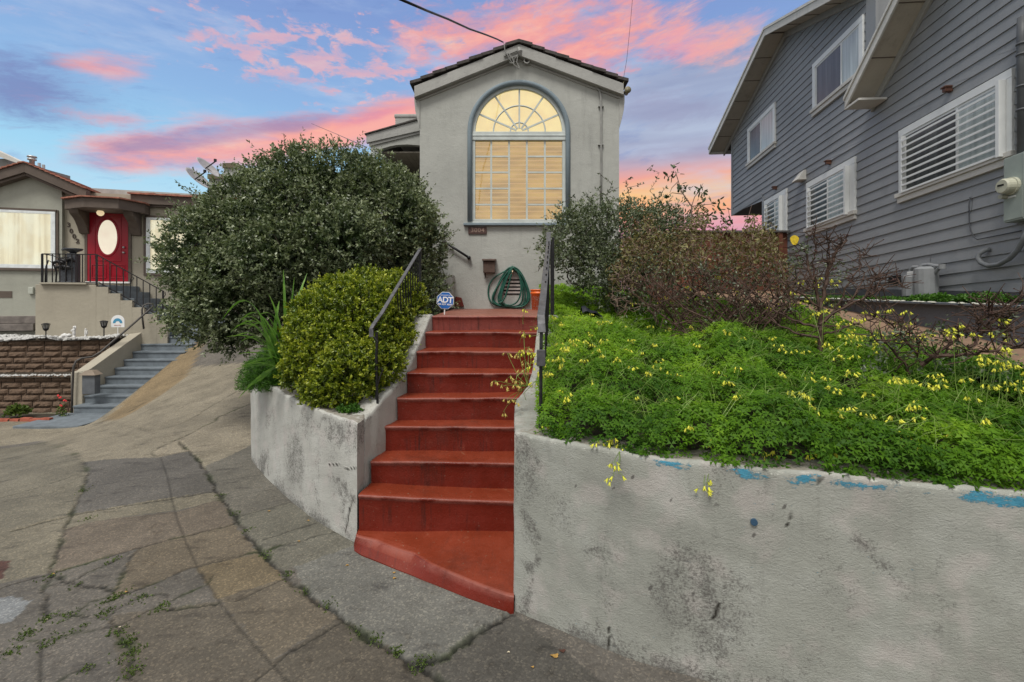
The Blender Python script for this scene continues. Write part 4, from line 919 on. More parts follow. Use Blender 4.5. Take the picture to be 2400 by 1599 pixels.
# ------------------------------------------------------------------ overhead cable
b = MB(); cp = [(935,-3),(1000,25),(1050,45),(1100,68),(1140,82),(1165,92),(1179,99)]; n = len(cp)
b.tube([P(x, y, 4.0+(dr-4.1)*(i/(n-1))) for i, (x, y) in enumerate(cp)], .012, 6)
s0 = P(935, -3, 4.0); b.tube([s0, s0+Vector((-1.2, -2.8, 1.6))], .012, 6)
tag(b.build('overhead_cable', M['iron'], smooth=True), 'twisted dark overhead service cable running down to the arched house gable', 'cable')
b = MB(); b.tube([P(1483, -10, 7.5), P(1477, 60, 8.0), P(1469, 140, 8.3), P(1462, 180, 8.35)], .003, 4); tag(b.build('overhead_wire', M['iron']), 'thin dark wire rising steeply from the right eave of the arched house', 'cable')
b = MB(); b.tube([P(730, 290, 30), P(790, 315, 20), P(858, 345, 10.3)], .010, 4); tag(b.build('overhead_wire', M['iron']), 'thin wire crossing the sky left of the arched house porch', 'cable')
# ------------------------------------------------------------------ grey clapboard house on the right
RN = Vector((-.9963, .0861, 0)); RX = 5.2
def ra(px): return RX/((px-CX)/F-.0864)
def rh(px, py): return ra(px)*(763-py)/F
def RW(a, h, t=0.0): return Vector((RX+.0864*a, a, EYE-.0527*a+h))+RN*t
def rbox(mb, a0, a1, h0, h1, t0, t1): return mb.hexa([RW(a0,h0,t0), RW(a0,h0,t1), RW(a1,h0,t1), RW(a1,h0,t0)], [RW(a0,h1,t0), RW(a0,h1,t1), RW(a1,h1,t1), RW(a1,h1,t0)])
gh = thing('clapboard_house', RW(8, 0), 'large two storey grey clapboard house with white framed windows, filling the right side', 'house')
m, t, bs = newmat('grey_clapboard'); p = t.pos(); n1 = t.noise(t.vmul(p, (1, 1, 1)), 1.1, 5, .6); gr = t.noise(t.vmul(p, (3, 3, 60)), 1.0, 4, .6)
fn = t.noise(t.vmul(p, (6, 6, 90)), 3.0, 4, .65); stn_ = t.noise(t.vmul(p, (3, 3, .8)), 1.4, 6, .65)
c = t.ramp(n1, [(.3, (.218, .230, .240)), (.7, (.258, .270, .280))]); c = t.mix(t.m('MULTIPLY', t.step(stn_, .50, .72), .35), c, (.28, .285, .285)); c = t.mix(t.m('MULTIPLY', t.step(t.noise(p, 2.3, 6, .7), .55, .72), .3), c, (.15, .158, .165)); t.setin(bs.inputs['Base Color'], c); bs.inputs['Roughness'].default_value = .6; bs.inputs['Specular IOR Level'].default_value = .3
t.setin(bs.inputs['Normal'], t.bump(t.m('ADD', t.m('MULTIPLY', gr, .4), fn), .35, .006)); M['clap'] = m
M['weather'] = stucco('weathered_white_trim', (.56, .55, .51), bs=40, dirt=.45)
M['eave'] = stucco('weathered_soffit_boards', (.46, .42, .35), bs=30, dirt=.6)
M['pwhite'] = simple('bright_white_trim', (.66, .68, .67), .5, var=.05)
R1 = lambda a: (5.45+(13.6-a)*.343) if a > 10.42 else (6.54-(10.42-a)*.375)
def ranges(h):
    out = []; amax = 13.56 if h >= 3.19 else 11.56
    a2 = 7.50 if h < 3.70 else 7.48-(h-3.70)/.81
    if h < 3.7: out.append((2.6, amax))
    else:
        if a2 > 2.6: out.append((2.6, a2))
        hi = amax if h < 5.46 else 13.6-(h-5.45)/.343; lo = 7.53 if h < 5.46 else 10.42-(6.54-h)/.375
        if hi > lo: out.append((lo, hi))
    return out
b = MB(); k = -1; E = .15
while True:
    h0 = .074+E*k; h1 = h0+E; k += 1
    if h0 > 6.6: break
    r0, r1 = ranges(h0+.001), ranges(h1-.001)
    if len(r0) != len(r1): r1 = r0 if len(r0) else r1; r0 = r1
    for (a0, a1), (c0, c1) in zip(r0, r1):
        n = 14; jit = .0015*math.sin(k*5.3)
        for i in range(n):
            u0, u1 = i/n, (i+1)/n; u0 = u0+(.006/max(.5, a1-a0) if (i > 0 and (k*7+i*5) % 23 == 3) else 0); q = [RW(a0+(a1-a0)*u0, h0, .019+jit), RW(a0+(a1-a0)*u1, h0, .019-jit), RW(c0+(c1-c0)*u1, h1+.004, .003), RW(c0+(c1-c0)*u0, h1+.004, .003)]
            lo = [RW(a0+(a1-a0)*u0, h0, -.01), RW(a0+(a1-a0)*u1, h0, -.01)]
            b.add(q+lo, [(0, 1, 2, 3), (4, 5, 1, 0)])
b.build('siding', M['clap'], gh)
# body behind the siding, far end walls, overhang underside
b = MB(); rbox(b, 2.6, 11.53, -1.2, 3.7, -8, -.012); b.build('lower_body', M['clap'], gh)
b = MB(); rbox(b, 7.6, 13.53, 3.19, 5.4, -8, -.012); b.build('upper_body', M['clap'], gh)
b = MB(); rbox(b, 11.5, 13.56, 3.17, 3.19, -8, .0); b.build('overhang_underside', simple('dark_grey_soffit', (.07, .062, .058), .8), gh)
for q_ in ((13.50, 13.60, 3.17, 5.4, .028), (11.50, 11.60, -.5, 3.165, .028), (7.50, 7.74, 3.75, 5.6, .034), (11.61, 13.49, 3.17, 3.27, .024)): b = MB(); rbox(b, q_[0], q_[1], q_[2], q_[3], -.01, q_[4]); b.build('corner_board', M['clap'], gh, bevel=.004)
# roofs
def roof_run(pts, t_out, label_mat, up=.06, th=.10, back=-8.0):
    poly = [(a, h+up+th) for a, h in pts]+[(a, h+up) for a, h in pts[::-1]]
    mbx = MB(); mbx.prism([RW(a, h, t_out) for a, h in poly], tuple(RN*(back-t_out))); return mbx
ext = lambda a, h, da, sl: (a+da, h-da*sl)
g1 = [(13.6+.55, 5.45-.55*.343), (10.42, 6.54), (7.7, 6.54-2.72*.375)]
g2 = [(7.48+.12, 3.70-.12*.81), (2.6, 3.7+4.88*.81)]
for g, tt in ((g1, .45), (g2, .42)):
    roof_run(g, tt, None, .0, .10).build('roof', M['shingle'], gh)
    mbx = MB(); pl = [(a, h+.10) for a, h in g]+[(a, h-.09) for a, h in g[::-1]]; mbx.prism([RW(a, h, tt+.03) for a, h in pl], tuple(RN*-.03)); mbx.build('barge_board', M['weather'], gh, bevel=.003)
    mbx = MB(); pl = [(a, h+.10) for a, h in g]+[(a, h+.05) for a, h in g[::-1]]; mbx.prism([RW(a, h, tt+.05) for a, h in pl], tuple(RN*-.018)); mbx.build('drip_edge', M['weather'], gh)
    mbx = MB(); pl = [(a, h-.004) for a, h in g]+[(a, h-.02) for a, h in g[::-1]]; mbx.prism([RW(a, h, tt-.003) for a, h in pl], tuple(RN*(-tt+.03))); mbx.build('soffit', M['eave'], gh)
    for (a0, h0), (a1, h1) in zip(g[:-1], g[1:]):
        L = math.hypot(a1-a0, h1-h0); nn = int(L/.75)+1
        for i in range(0, nn+1):
            f = min(.995, max(.005, i/nn)); a, h = a0+(a1-a0)*f, h0+(h1-h0)*f; q0, q1 = RW(a, h-.022, tt-.005), RW(a, h-.022, .03); mbx = MB(); mbx.bar(q0, q1, .012, .012); mbx.build('soffit_joint', M['brown'], gh)
    mbx = MB(); pl = [(a, h-.01) for a, h in g]+[(a, h-.15) for a, h in g[::-1]]; mbx.prism([RW(a, h, .05) for a, h in pl], tuple(RN*-.04)); mbx.build('frieze_board', M['trimgrey'], gh, bevel=.004)
a, h = g2[0]; b = MB(); rbox(b, a-.02, a+.0, h-.10, h+.03, .0, .45); rbox(b, a-.34, a-.02, h-.10, h-.065, .02, .44); b.build('eave_return', M['weather'], gh, bevel=.004)
a, h = g1[0]; b = MB(); rbox(b, a-.02, a+.01, h-.10, h+.05, -.3, .46); b.build('eave_return', M['weather'], gh, bevel=.004)
# windows
pd, t, bs = newmat('dark_window_pane'); p = t.pos(); t.setin(bs.inputs['Base Color'], t.ramp(t.noise(t.vmul(p, (9, 9, .5)), 1.2, 3), [(.3, (.045, .05, .05)), (.7, (.11, .12, .115))])); bs.inputs['Roughness'].default_value = .25; bs.inputs['Specular IOR Level'].default_value = .5
plg, t, bs = newmat('curtain_reflection_pane'); p = t.pos(); t.setin(bs.inputs['Base Color'], t.ramp(t.noise(t.vmul(p, (14, 14, .8)), 1.2, 4), [(.3, (.30, .35, .35)), (.7, (.50, .56, .56))])); bs.inputs['Roughness'].default_value = .2; bs.inputs['Specular IOR Level'].default_value = .5  # pale blue tone paints a sky reflection over curtain folds into the colour
def rwin(pxl, pxr, ytl, ytr, ybl, ybr, fw, bars, sash=.55, fw_r=None, light='right'):
    aL, aR = ra(pxl), ra(pxr); ht = (rh(pxl, ytl)+rh(pxr, ytr))/2; hb = (rh(pxl, ybl)+rh(pxr, ybr))/2; fw_r = fw_r or fw
    b = MB(); rbox(b, aR, aL, ht-fw, ht, .0, .045); rbox(b, aL-fw, aL, hb+fw*.8, ht-fw, .0, .043); rbox(b, aR, aR+fw_r, hb+fw*.8, ht-fw, .0, .043)
    w = b.build('window', M['pwhite'], gh, bevel=.004)
    b = MB(); rbox(b, aR-.02, aL+.04, hb+.03, hb+fw*.8+.012, .0, .075); rbox(b, aR+.0, aL+.02, hb-.05, hb+.03, .0, .05); b.build('sill', M['weather'], w, bevel=.005)
    i0, i1, j0, j1 = aR+fw_r, aL-fw, hb+fw*.8+.01, ht-fw; mid = i1+(i0-i1)*sash
    b = MB(); rbox(b, mid, i1, j0, j1, .019, .024); b.build('pane', pd, w)
    b = MB(); rbox(b, i0, mid, j0, j1, .021, .026); b.build('pane', plg, w)
    b = MB(); rbox(b, mid-.018, mid+.018, j0, j1, .02, .034)
    for s0, s1, v0, v1 in ((i0, i1, j0, j0+.03), (i0, i1, j1-.03, j1), (i0, i0+.03, j0, j1), (i1-.03, i1, j0, j1)): rbox(b, s0, s1, v0, v1, .02, .031)
    b.build('sash', M['pwhite'], w, bevel=.003)
    if bars:
        b = MB(); n = bars; e0 = i0-.02
        for i in range(n):
            h = j0-.02+(j1-j0+.0)*(i+.15)/n; b.bar(RW(e0, h, .085), RW(i1-.005, h, .085), .012, .028)
        rbox(b, e0-.045, e0, j0-.04, j1-.0, .045, .12); rbox(b, i1-.03, i1-.005, j0-.02, j1-.02, .03, .09); b.build('security_bars', M['pwhite'], w, bevel=.002)
    return w
rwin(1908.6, 2028, 149, 37, 271, 170, .10, 0, .62)
rwin(1755, 1820, 302, 240, 395, 338, .10, 0, .5)
rwin(2112.7, 2381, 307, 159, 472, 368, .10, 9, .60, .13)
rwin(1894, 2009, 430, 367, 548.7, 504.7, .11, 8, .50, .20)
rwin(1794.7, 1847, 471, 442.5, 577, 546.8, .11, 8, .55, .22)
# small wall lights, dryer vent, foundation
for px, py in ((2231, 208), (1948, 380), (1821, 440)):
    a, h = ra(px), rh(px, py); b = MB(); rbox(b, a-.03, a+.03, h-.045, h+.035, .01, .03); rbox(b, a-.028, a+.028, h-.04, h+.01, .03, .10); rbox(b, a-.04, a+.04, h+.01, h+.03, .02, .115); b.build('wall_light', simple('rusty_fixture', (.10, .045, .03), .6), gh, bevel=.004)
a, h = ra(1885), rh(1885, 413); b = MB(); b.hexa([RW(a-.11,h-.10,.01), RW(a-.11,h-.10,.20), RW(a+.11,h-.10,.20), RW(a+.11,h-.10,.01)], [RW(a-.10,h+.10,.01), RW(a-.10,h+.10,.05), RW(a+.10,h+.10,.05), RW(a+.10,h+.10,.01)]); b.build('dryer_vent', M['weather'], gh, bevel=.006)
M['found'] = stucco('dark_grey_foundation', (.075, .08, .088), bs=30)
b = MB(); f0, f1 = (2.6, rh(2400, 685)-.12), (11.55, .70)
b.prism([RW(2.6, -1.5, .034), RW(11.5, -1.5, .034), RW(11.5, .86, .034), RW(7.79, .609, .034), RW(5.18, .367, .034), RW(2.6, .12, .034)], tuple(RN*-.04)); b.build('foundation', M['found'], gh)
a0, a1 = ra(2118), ra(2090); b = MB(); rbox(b, a0, a1, rh(2105, 664), rh(2105, 646), .035, .05); b.build('crawl_vent', M['dark'], gh)
# downpipe, cable, conduit at the near edge
b = MB(); b.tube([RW(ra(2412), rh(2412, 40), .07), RW(ra(2411), rh(2411, 90), .07), RW(ra(2412), rh(2412, 380), .07)], .042, 12)
for y in (100, 125, 200, 255): b.tube([RW(ra(2412), rh(2412, y), .07), RW(ra(2412), rh(2412, y)-.02, .07)], .052, 12)
b.build('service_pipe', simple('dark_grey_pipe', (.09, .095, .10), .5), gh, smooth=True)
q7 = lambda x, y: (2080+x/2.45, 60+y/2.45)
b = MB(); b.tube([RW(ra(q7(*p)[0]), rh(*q7(*p)), .028) for p in ((487, 985), (482, 1040), (484, 1130), (492, 1180), (510, 1215), (530, 1228), (600, 1215), (700, 1195), (784, 1178))], .006, 6); b.build('wall_cable', M['found'], gh, smooth=True)
b = MB(); b.tube([RW(ra(q7(*p)[0]+22), rh(q7(*p)[0]+22, q7(*p)[1]), tt) for p, tt in (((545, 1285), .02), ((538, 1290), .06), ((520, 1310), .09), ((516, 1335), .10), ((535, 1362), .10), ((580, 1380), .10), ((640, 1372), .10), ((700, 1340), .10), ((750, 1290), .10), ((790, 1230), .11), ((840, 1150), .12))], .027, 10); b.build('bent_conduit', simple('grey_conduit', (.15, .16, .165), .5), gh, smooth=True)
# electric meter box
em = thing('electric_meter', RW(ra(2385), rh(2385, 520), .05), 'pale green grey electric meter cabinet on the grey clapboard wall at the right edge', 'meter')
mg = simple('meter_green_grey', (.27, .31, .28), .5, var=.08)
a1_, a0_ = ra(2386), ra(2386)-.62; h0_, h1_ = rh(2386, 523), rh(2386, 372)
b = MB(); rbox(b, a0_, a1_, h0_, h1_, .02, .15); b.build('cabinet', mg, em, bevel=.008)
b = MB(); rbox(b, a1_-.235, a1_-.225, h0_, h1_, .151, .156); rbox(b, a1_-.22, a1_-.01, h0_+.02, h0_+(h1_-h0_)*.5, .15, .158); b.build('door_panel', mg, em, bevel=.003)
b = MB(); rbox(b, a1_-.15, a1_-.06, h0_+(h1_-h0_)*.36, h0_+(h1_-h0_)*.385, .159, .161); b.build('nameplate', M['pwhite'], em)
am, hm_ = ra(2404), rh(2404, 437); c = RW(am-.02, hm_, .15); b = MB(); b.tube([c, c+RN*.03, c+RN*.031, c+RN*.10, c+RN*.115], [.098, .098, .085, .082, .07], 20); mo = b.build('meter_dial', simple('meter_cream', (.42, .42, .33), .3), em)
c2 = c+RN*.116; b = MB(); b.bar(c2+Vector((0, -.03, .012)), c2+Vector((0, .04, .012)), .006, .02); b.build('dial_window', M['dark'], mo); b = MB(); c3 = c+Vector((0, .07, -.10)); b.tube([c3, c3+RN*.06], .028, 8); b.build('seal_boss', simple('meter_cream2', (.38, .38, .30), .4), em)
# gas meter
gm = thing('gas_meter', RW(ra(2165), rh(2165, 690), .2), 'grey gas meter and pipework at the foot of the grey clapboard wall', 'meter')
gmat = simple('gas_meter_grey', (.22, .23, .235), .5, var=.12)
q1 = lambda x, y, tt: RW(ra(1832+x/3.92), rh(1832+x/3.92, 480+y/3.92), tt)
b = MB()
c = q1(1385, 745, .25); b.tube([c+Vector((0, -.0, -.14)), c+Vector((0, 0, .12)), c+Vector((0, 0, .15))], [.12, .12, .08], 14)
c = q1(1490, 700, .22); b.tube([c+Vector((0, 0, -.22)), c+Vector((0, 0, .16)), c+Vector((0, 0, .19))], [.13, .13, .08], 14); b.build('regulator', gmat, gm, bevel=.004)
b = MB(); c0, c1 = q1(1445, 610, .24), q1(1365, 695, .24); b.box((min(c0.x, c1.x)-.06, min(c0.y, c1.y), c1.z), (max(c0.x, c1.x)+.06, max(c0.y, c1.y), c0.z)); b.build('index_box', simple('index_white', (.5, .51, .5), .5), gm, bevel=.01)
b = MB()
for ps in ([(1325, 770), (1325, 600), (1350, 572), (1430, 572)], [(1430, 585), (1440, 555), (1500, 548), (1560, 560), (1630, 565)], [(1490, 625), (1535, 590), (1575, 570)], [(1550, 640), (1590, 590), (1625, 568)]): b.tube([q1(x, y, .2) for x, y in ps], .022, 8)
for x, y in ((1325, 690), (1500, 620), (1435, 570), (1630, 568)): c = q1(x, y, .2); b.tube([c-Vector((0, 0, .03)), c+Vector((0, 0, .03))], .036, 8)
b.build('pipework', gmat, gm)
# low grey wall in front of the house
def nb(px, py, X1=4.4):
    a = X1/((px-CX)/F-.0864); return a, EYE-(py-HY)*a/F
b = MB(); pts = [(2.2, 1.35, 1.80), (4.38, 1.40, 1.852), (6.41, 1.55, 1.905), (8.5, 1.7, 1.96), (10.4, 1.8, 2.02)]
for (y0, b0_, t0_), (y1, b1_, t1_) in zip(pts[:-1], pts[1:]):
    x0_, x1_ = 4.4+.0864*y0, 4.4+.0864*y1
    b.hexa([(x0_, y0, b0_-.4), (x0_+.16, y0, b0_-.4), (x1_+.16, y1, b1_-.4), (x1_, y1, b1_-.4)], [(x0_, y0, t0_), (x0_+.16, y0, t0_), (x1_+.16, y1, t1_), (x1_, y1, t1_)])
o = b.build('low_wall', stucco('low_wall_grey', (.135, .145, .165), bs=35, dirt=.7)); tag(o, 'low blue grey rendered wall along the side path below the grey house', 'wall')
b = MB()
for i in range(150):
    y = rng.uniform(2.4, 9); x = 4.4+.0864*y+rng.uniform(-.01, .12); z = np.interp(y, [2.2, 4.38, 6.41, 8.5], [1.80, 1.852, 1.905, 1.96]); s_ = rng.uniform(.012, .035); b.lathe((x, y, z-.004), [(s_, 0), (s_*.9, s_*.3), (s_*.3, s_*.55)], 6)
tag(b.build('lichen_crust', simple('pale_lichen', (.42, .42, .36), .95), smooth=True), 'crust of pale lichen and grit along the top of the low grey wall', 'lichen', kind='stuff')
b = MB(); b.add([(4.5, 2.0, 1.78), (8, 2.0, 1.8), (8.5, 10.5, 1.98), (5.2, 10.5, 1.98)], [(0, 1, 2, 3)]); tag(b.build('raised_bed_soil', SOIL), 'soil strip between the low grey wall and the grey house', kind='structure')
# brown timber fence at the back
fb = MB(); fw_ = simple('red_brown_fence_boards', (.12, .042, .024), .8, var=.4, vs=5, bump=.4, bs=30)
fc_ = thing('fence', (4.8, 10.3, 1.6), 'red brown timber fence closing the side yard between the arched house and the grey house', 'fence')
for i in range(6): fb.box((2.6, 10.3+.004*(i % 2), 1.5+i*.315), (6.05, 10.33+.004*(i % 2), 1.5+i*.315+.305))
fb.build('boards', fw_, fc_, bevel=.004)
b = MB(); b.box((2.6, 10.335, 1.5), (6.05, 10.36, 3.40)); b.build('backing_boards', fw_, fc_)
for x in (2.7, 4.55, 5.85): b = MB(); b.box((x-.05, 10.22, 1.4), (x+.05, 10.30, 3.42)); b.build('fence_post', fw_, fc_)
b = MB(); b.box((2.6, 10.2, 3.39), (6.05, 10.38, 3.43)); b.build('cap_rail', simple('weathered_cap', (.09, .085, .08), .8), fc_)
# ------------------------------------------------------------------ tan house on the left
LU = Vector((.956, .292, 0)); LN = Vector((.292, -.956, 0)); LP0 = Vector((-11.66, 13.5, 0))
def L(px, py, t=0.0):
    r = (px-CX)/F; d = (-16.31+t)/(.292*r-.956); p = Vector((r*d, d, 0)); return (p-LP0-LN*t).dot(LU), EYE-(py-HY)*d/F
def LWd(s, z, t=0.0): p = LP0+LU*s+LN*t; return Vector((p.x, p.y, z))
def L1(x, y, t=0.0): return L(x/2.306, 340+y/2.306, t)
def lbox(mb, s0, s1, z0, z1, t0, t1): return mb.hexa([LWd(s0,z0,t1), LWd(s1,z0,t1), LWd(s1,z0,t0), LWd(s0,z0,t0)], [LWd(s0,z1,t1), LWd(s1,z1,t1), LWd(s1,z1,t0), LWd(s0,z1,t0)])
def lprism(mb, pts, t0, t1): return mb.prism([LWd(s, z, t1) for s, z in pts], tuple(LN*(t0-t1)))
lh = thing('bungalow', LWd(0, .9), 'tan stucco bungalow with a red front door and brown fascia on the left', 'house')
M['tan'] = stucco('tan_stucco', (.37, .34, .27), bs=45, dirt=.3); M['tan2'] = stucco('tan_stucco_upper', (.36, .365, .31), bs=45, dirt=.2)
TILE = simple('terracotta_tiles', (.30, .125, .085), .8, var=.4, vs=8)
BT = .12
bayR, _ = L1(335, 400, BT); 
s465, z465 = L1(465, 240, .4); spk, zpk = L1(130, 95, .4); sM = 2*spk-s465
b = MB(); lprism(b, [(sM+.1, .5), (bayR, .5), (bayR, z465-.15), (bayR-.02, z465+.05), (spk, zpk-.15), (sM+.1, z465)], -4, BT); b.build('bay_wall', M['tan2'], lh)
b = MB(); s9, _ = L1(1500, 400); lbox(b, bayR-.1, s9, .3, L1(700, 315)[1]+.25, -4, 0); b.build('wall', M['tan'], lh)
b = MB(); n = 12
for (a, c) in (((spk, zpk), (s465, z465)), ((spk, zpk), (sM, z465))):
    lprism(b, [(a[0], a[1]), (c[0], c[1]), (c[0], c[1]-.26), (a[0], a[1]-.26)], .18, .40)
    lprism(b, [(a[0], a[1]-.26), (c[0]-.05*(1 if c[0] > a[0] else -1), c[1]-.26), (c[0]-.05*(1 if c[0] > a[0] else -1), c[1]-.33), (a[0], a[1]-.33)], .12, .34)
b.build('barge_board', M['brown'], lh, bevel=.006)
b = MB()
for (a, c) in (((spk, zpk), (s465, z465)), ((spk, zpk), (sM, z465))):
    for i in range(n):
        u0, u1 = i/n, (i+1.1)/n; q = lambda u: (a[0]+(c[0]-a[0])*u, a[1]+(c[1]-a[1])*u); (e0, f0_), (e1, f1_) = q(u0), q(u1)
        lprism(b, [(e0, f0_+.002), (e1, f1_+.022), (e1, f1_+.06), (e0, f0_+.035)], -4, .44)
b.build('tile_roof', TILE, lh)
for x in (112, 150):
    s_, z_ = L1(x, 165, BT); b = MB(); c = LWd(s_, z_, BT-.01); b.tube([c, c+LN*.10], .055, 12); o = b.build('vent_pipe', M['brown'], lh); b = MB(); b.tube([c+LN*.101, c+LN*.103], .040, 12); b.build('opening', M['dark'], o)
# right flat section with parapet
b = MB(); s0, z0 = L1(705, 258, .2); s1, z1 = L1(1500, 262, .2); lbox(b, s0, s1, z0-.30, z0-.04, -.1, .2); lbox(b, s0+.03, s1, z0-.36, z0-.30, -.1, .12); b.build('fascia', M['brown'], lh, bevel=.006)
b = MB(); i = 0; s_ = s0-.05
while s_ < s1: b.hexa([LWd(s_, z0-.04, .3), LWd(s_+.34, z0-.03, .3), LWd(s_+.34, z0-.03, -1.5), LWd(s_, z0-.04, -1.5)], [LWd(s_, z0+.01, .3), LWd(s_+.34, z0+.03, .3), LWd(s_+.34, z0+.35, -1.5), LWd(s_, z0+.32, -1.5)]) if i < 0 else b.hexa([LWd(s_, z0-.04, .28), LWd(s_+.33, z0-.04, .28), LWd(s_+.33, z0-.0, -.3), LWd(s_, z0-.0, -.3)], [LWd(s_, z0-.005+.01*(i % 2), .28), LWd(s_+.33, z0+.01+.01*(i % 2), .28), LWd(s_+.33, z0+.08, -.3), LWd(s_, z0+.07, -.3)]); s_ += .31; i += 1
b.build('tile_edge', TILE, lh)
b = MB(); s2, z2 = L1(470, 228, -1.5); lbox(b, s2-.5, s1, z2-.8, z2-.02, -4.5, -1.5); b.build('flat_roof', simple('grey_flat_roof', (.36, .35, .33), .8), lh)
# windows
def lwin(x0, x1, y0, y1, t, lbl=None):
    s0, zt = L1(x0, y0, t); s1, _ = L1(x1, y0, t); _, zb = L1((x0+x1)/2, y1, t)
    b = MB(); fw = .10
    for q in ((s0, s1, zt-fw*.7, zt), (s0, s1, zb, zb+fw), (s0, s0+fw, zb+fw, zt-fw*.7), (s1-fw, s1, zb+fw, zt-fw*.7)): lbox(b, q[0], q[1], q[2], q[3], t-.02, t+.05)
    w = b.build('window', simple('window_white_frame', (.68, .72, .72), .5), lh, bevel=.004)
    b = MB(); lbox(b, s0-.03, s1+.03, zb-.07, zb-.002, t-.02, t+.06); lbox(b, s0-.07, s0-.002, zb-.07, zt, t-.01, t+.03) if lbl else None; lbox(b, s1+.002, s1+.06, zb-.07, zt+.05, t-.01, t+.03); lbox(b, s0-.03, s1+.03, zt+.002, zt+.06, t-.02, t+.05); b.build('trim', M['brown'], w, bevel=.004)
    # curtain with folds
    b = MB(); n = int((s1-s0)*40); V = []
    for i in range(n+1):
        s = s0+fw+(s1-s0-2*fw)*i/n; dt = .014+.008*math.sin(i*.9+2*math.sin(i*.13)); V += [LWd(s, zb+fw, t+dt), LWd(s, zt-fw*.7, t+dt)]
    b.add(V, [(2*i, 2*i+2, 2*i+3, 2*i+1) for i in range(n)]); b.build('curtain', M['curtain'], w, smooth=True)
    b = MB(); lbox(b, s0+fw, s1-fw, zb+fw, zt-fw*.7, t+.026, t+.029); b.build('pane', M['glass'], w)
    return w
m, t, bs = newmat('lit_curtain'); p = t.pos(); f1 = t.noise(t.vmul(p, (11, 11, .12)), 1.0, 5, .7); f2 = t.noise(t.vmul(p, (1.6, 1.6, 1.3)), 1.0, 5, .6)
bs.inputs['Base Color'].default_value = (.62, .56, .46, 1); bs.inputs['Roughness'].default_value = .9
t.setin(bs.inputs['Emission Color'], t.mix(t.m('MULTIPLY', t.step(f2, .45, .62), .45), t.ramp(f1, [(.35, (.62, .44, .24)), (.65, (1.0, .80, .52))]), (1.0, .92, .74))); bs.inputs['Emission Strength'].default_value = .42
M['curtain'] = m
lwin(-260, 303, 338, 664, BT); lwin(793, 1100, 392, 695, 0, True)
# door
s0, zt = L1(478, 352); s1, _ = L1(697, 360); zb = L1(580, 738)[1]
b = MB(); lbox(b, s0, s1, zb, zt, .0, .05); dm = simple('crimson_door_paint', (.30, .006, .018), .35, var=.1, vs=2); door = b.build('door', dm, lh, bevel=.004)
sc_ = (s0+s1)/2; w_ = (s1-s0)
b = MB()
so, zo = L1(587, 500); ro, rz_ = .235*w_, (L1(587, 407)[1]-L1(587, 592)[1])/2
el_ = [(so+ro*math.cos(a), zo+rz_*math.sin(a)) for a in np.linspace(0, 2*math.pi, 40)[:-1]]
V = []
for k_, (rr, tt) in enumerate(((1.28, .052), (1.22, .068), (1.08, .068), (1.0, .054))): V += [LWd(so+ro*rr*math.cos(a), zo+rz_*(1+(rr-1)*.55)*math.sin(a), tt) for a in np.linspace(0, 2*math.pi, 41)[:-1]]
b.add(V, [(k_*40+i, k_*40+(i+1) % 40, (k_+1)*40+(i+1) % 40, (k_+1)*40+i) for k_ in range(3) for i in range(40)]); b.build('oval_moulding', dm, door, smooth=True)
b = MB(); lprism(b, el_, .05, .056); b.build('oval_pane', lit('lit_oval_glass', (1.0, .86, .66), .36, (.5, .45, .4), .1), door)
b = MB()
for (x0_, x1_, y0_, y1_) in ((.10, .46, .045, .24), (.56, .92, .045, .24)):
    a0_, a1_, c0_, c1_ = s0+w_*x0_, s0+w_*x1_, zb+(zt-zb)*y0_, zb+(zt-zb)*y1_
    lbox(b, a0_, a1_, c0_, c0_+.02, .05, .065); lbox(b, a0_, a1_, c1_-.02, c1_, .05, .065); lbox(b, a0_, a0_+.02, c0_+.02, c1_-.02, .05, .065); lbox(b, a1_-.02, a1_, c0_+.02, c1_-.02, .05, .065); lbox(b, a0_+.06, a1_-.06, c0_+.07, c1_-.07, .05, .06)
for (x0_, x1_, y0_, y1_) in ((.17, .83, .29, .305), (.17, .19, .305, .90), (.81, .83, .305, .90), (.17, .83, .90, .915)): lbox(b, s0+w_*x0_, s0+w_*x1_, zb+(zt-zb)*y0_, zb+(zt-zb)*y1_, .05, .064)
b.build('door_panels', dm, door, bevel=.006)
b = MB()
for y in (555, 583): s_, z_ = L1(676, y); c = LWd(s_, z_, .05); b.tube([c, c+LN*.03, c+LN*.05, c+LN*.07], [.028, .02, .032, .02], 10)
b.build('knob', M['silver'], door, smooth=True)
b = MB(); lbox(b, s0-.07, s0-.004, zb-.02, zt+.07, .0, .055); lbox(b, s1+.004, s1+.07, zb-.02, zt+.07, .0, .055); lbox(b, s0-.004, s1+.004, zt+.004, zt+.07, .0, .055); b.build('door_frame', M['brown'], lh, bevel=.005)
b = MB(); lbox(b, s0-.03, s1+.05, zb-.05, zb-.004, .0, .10); b.build('threshold', M['white'], lh)
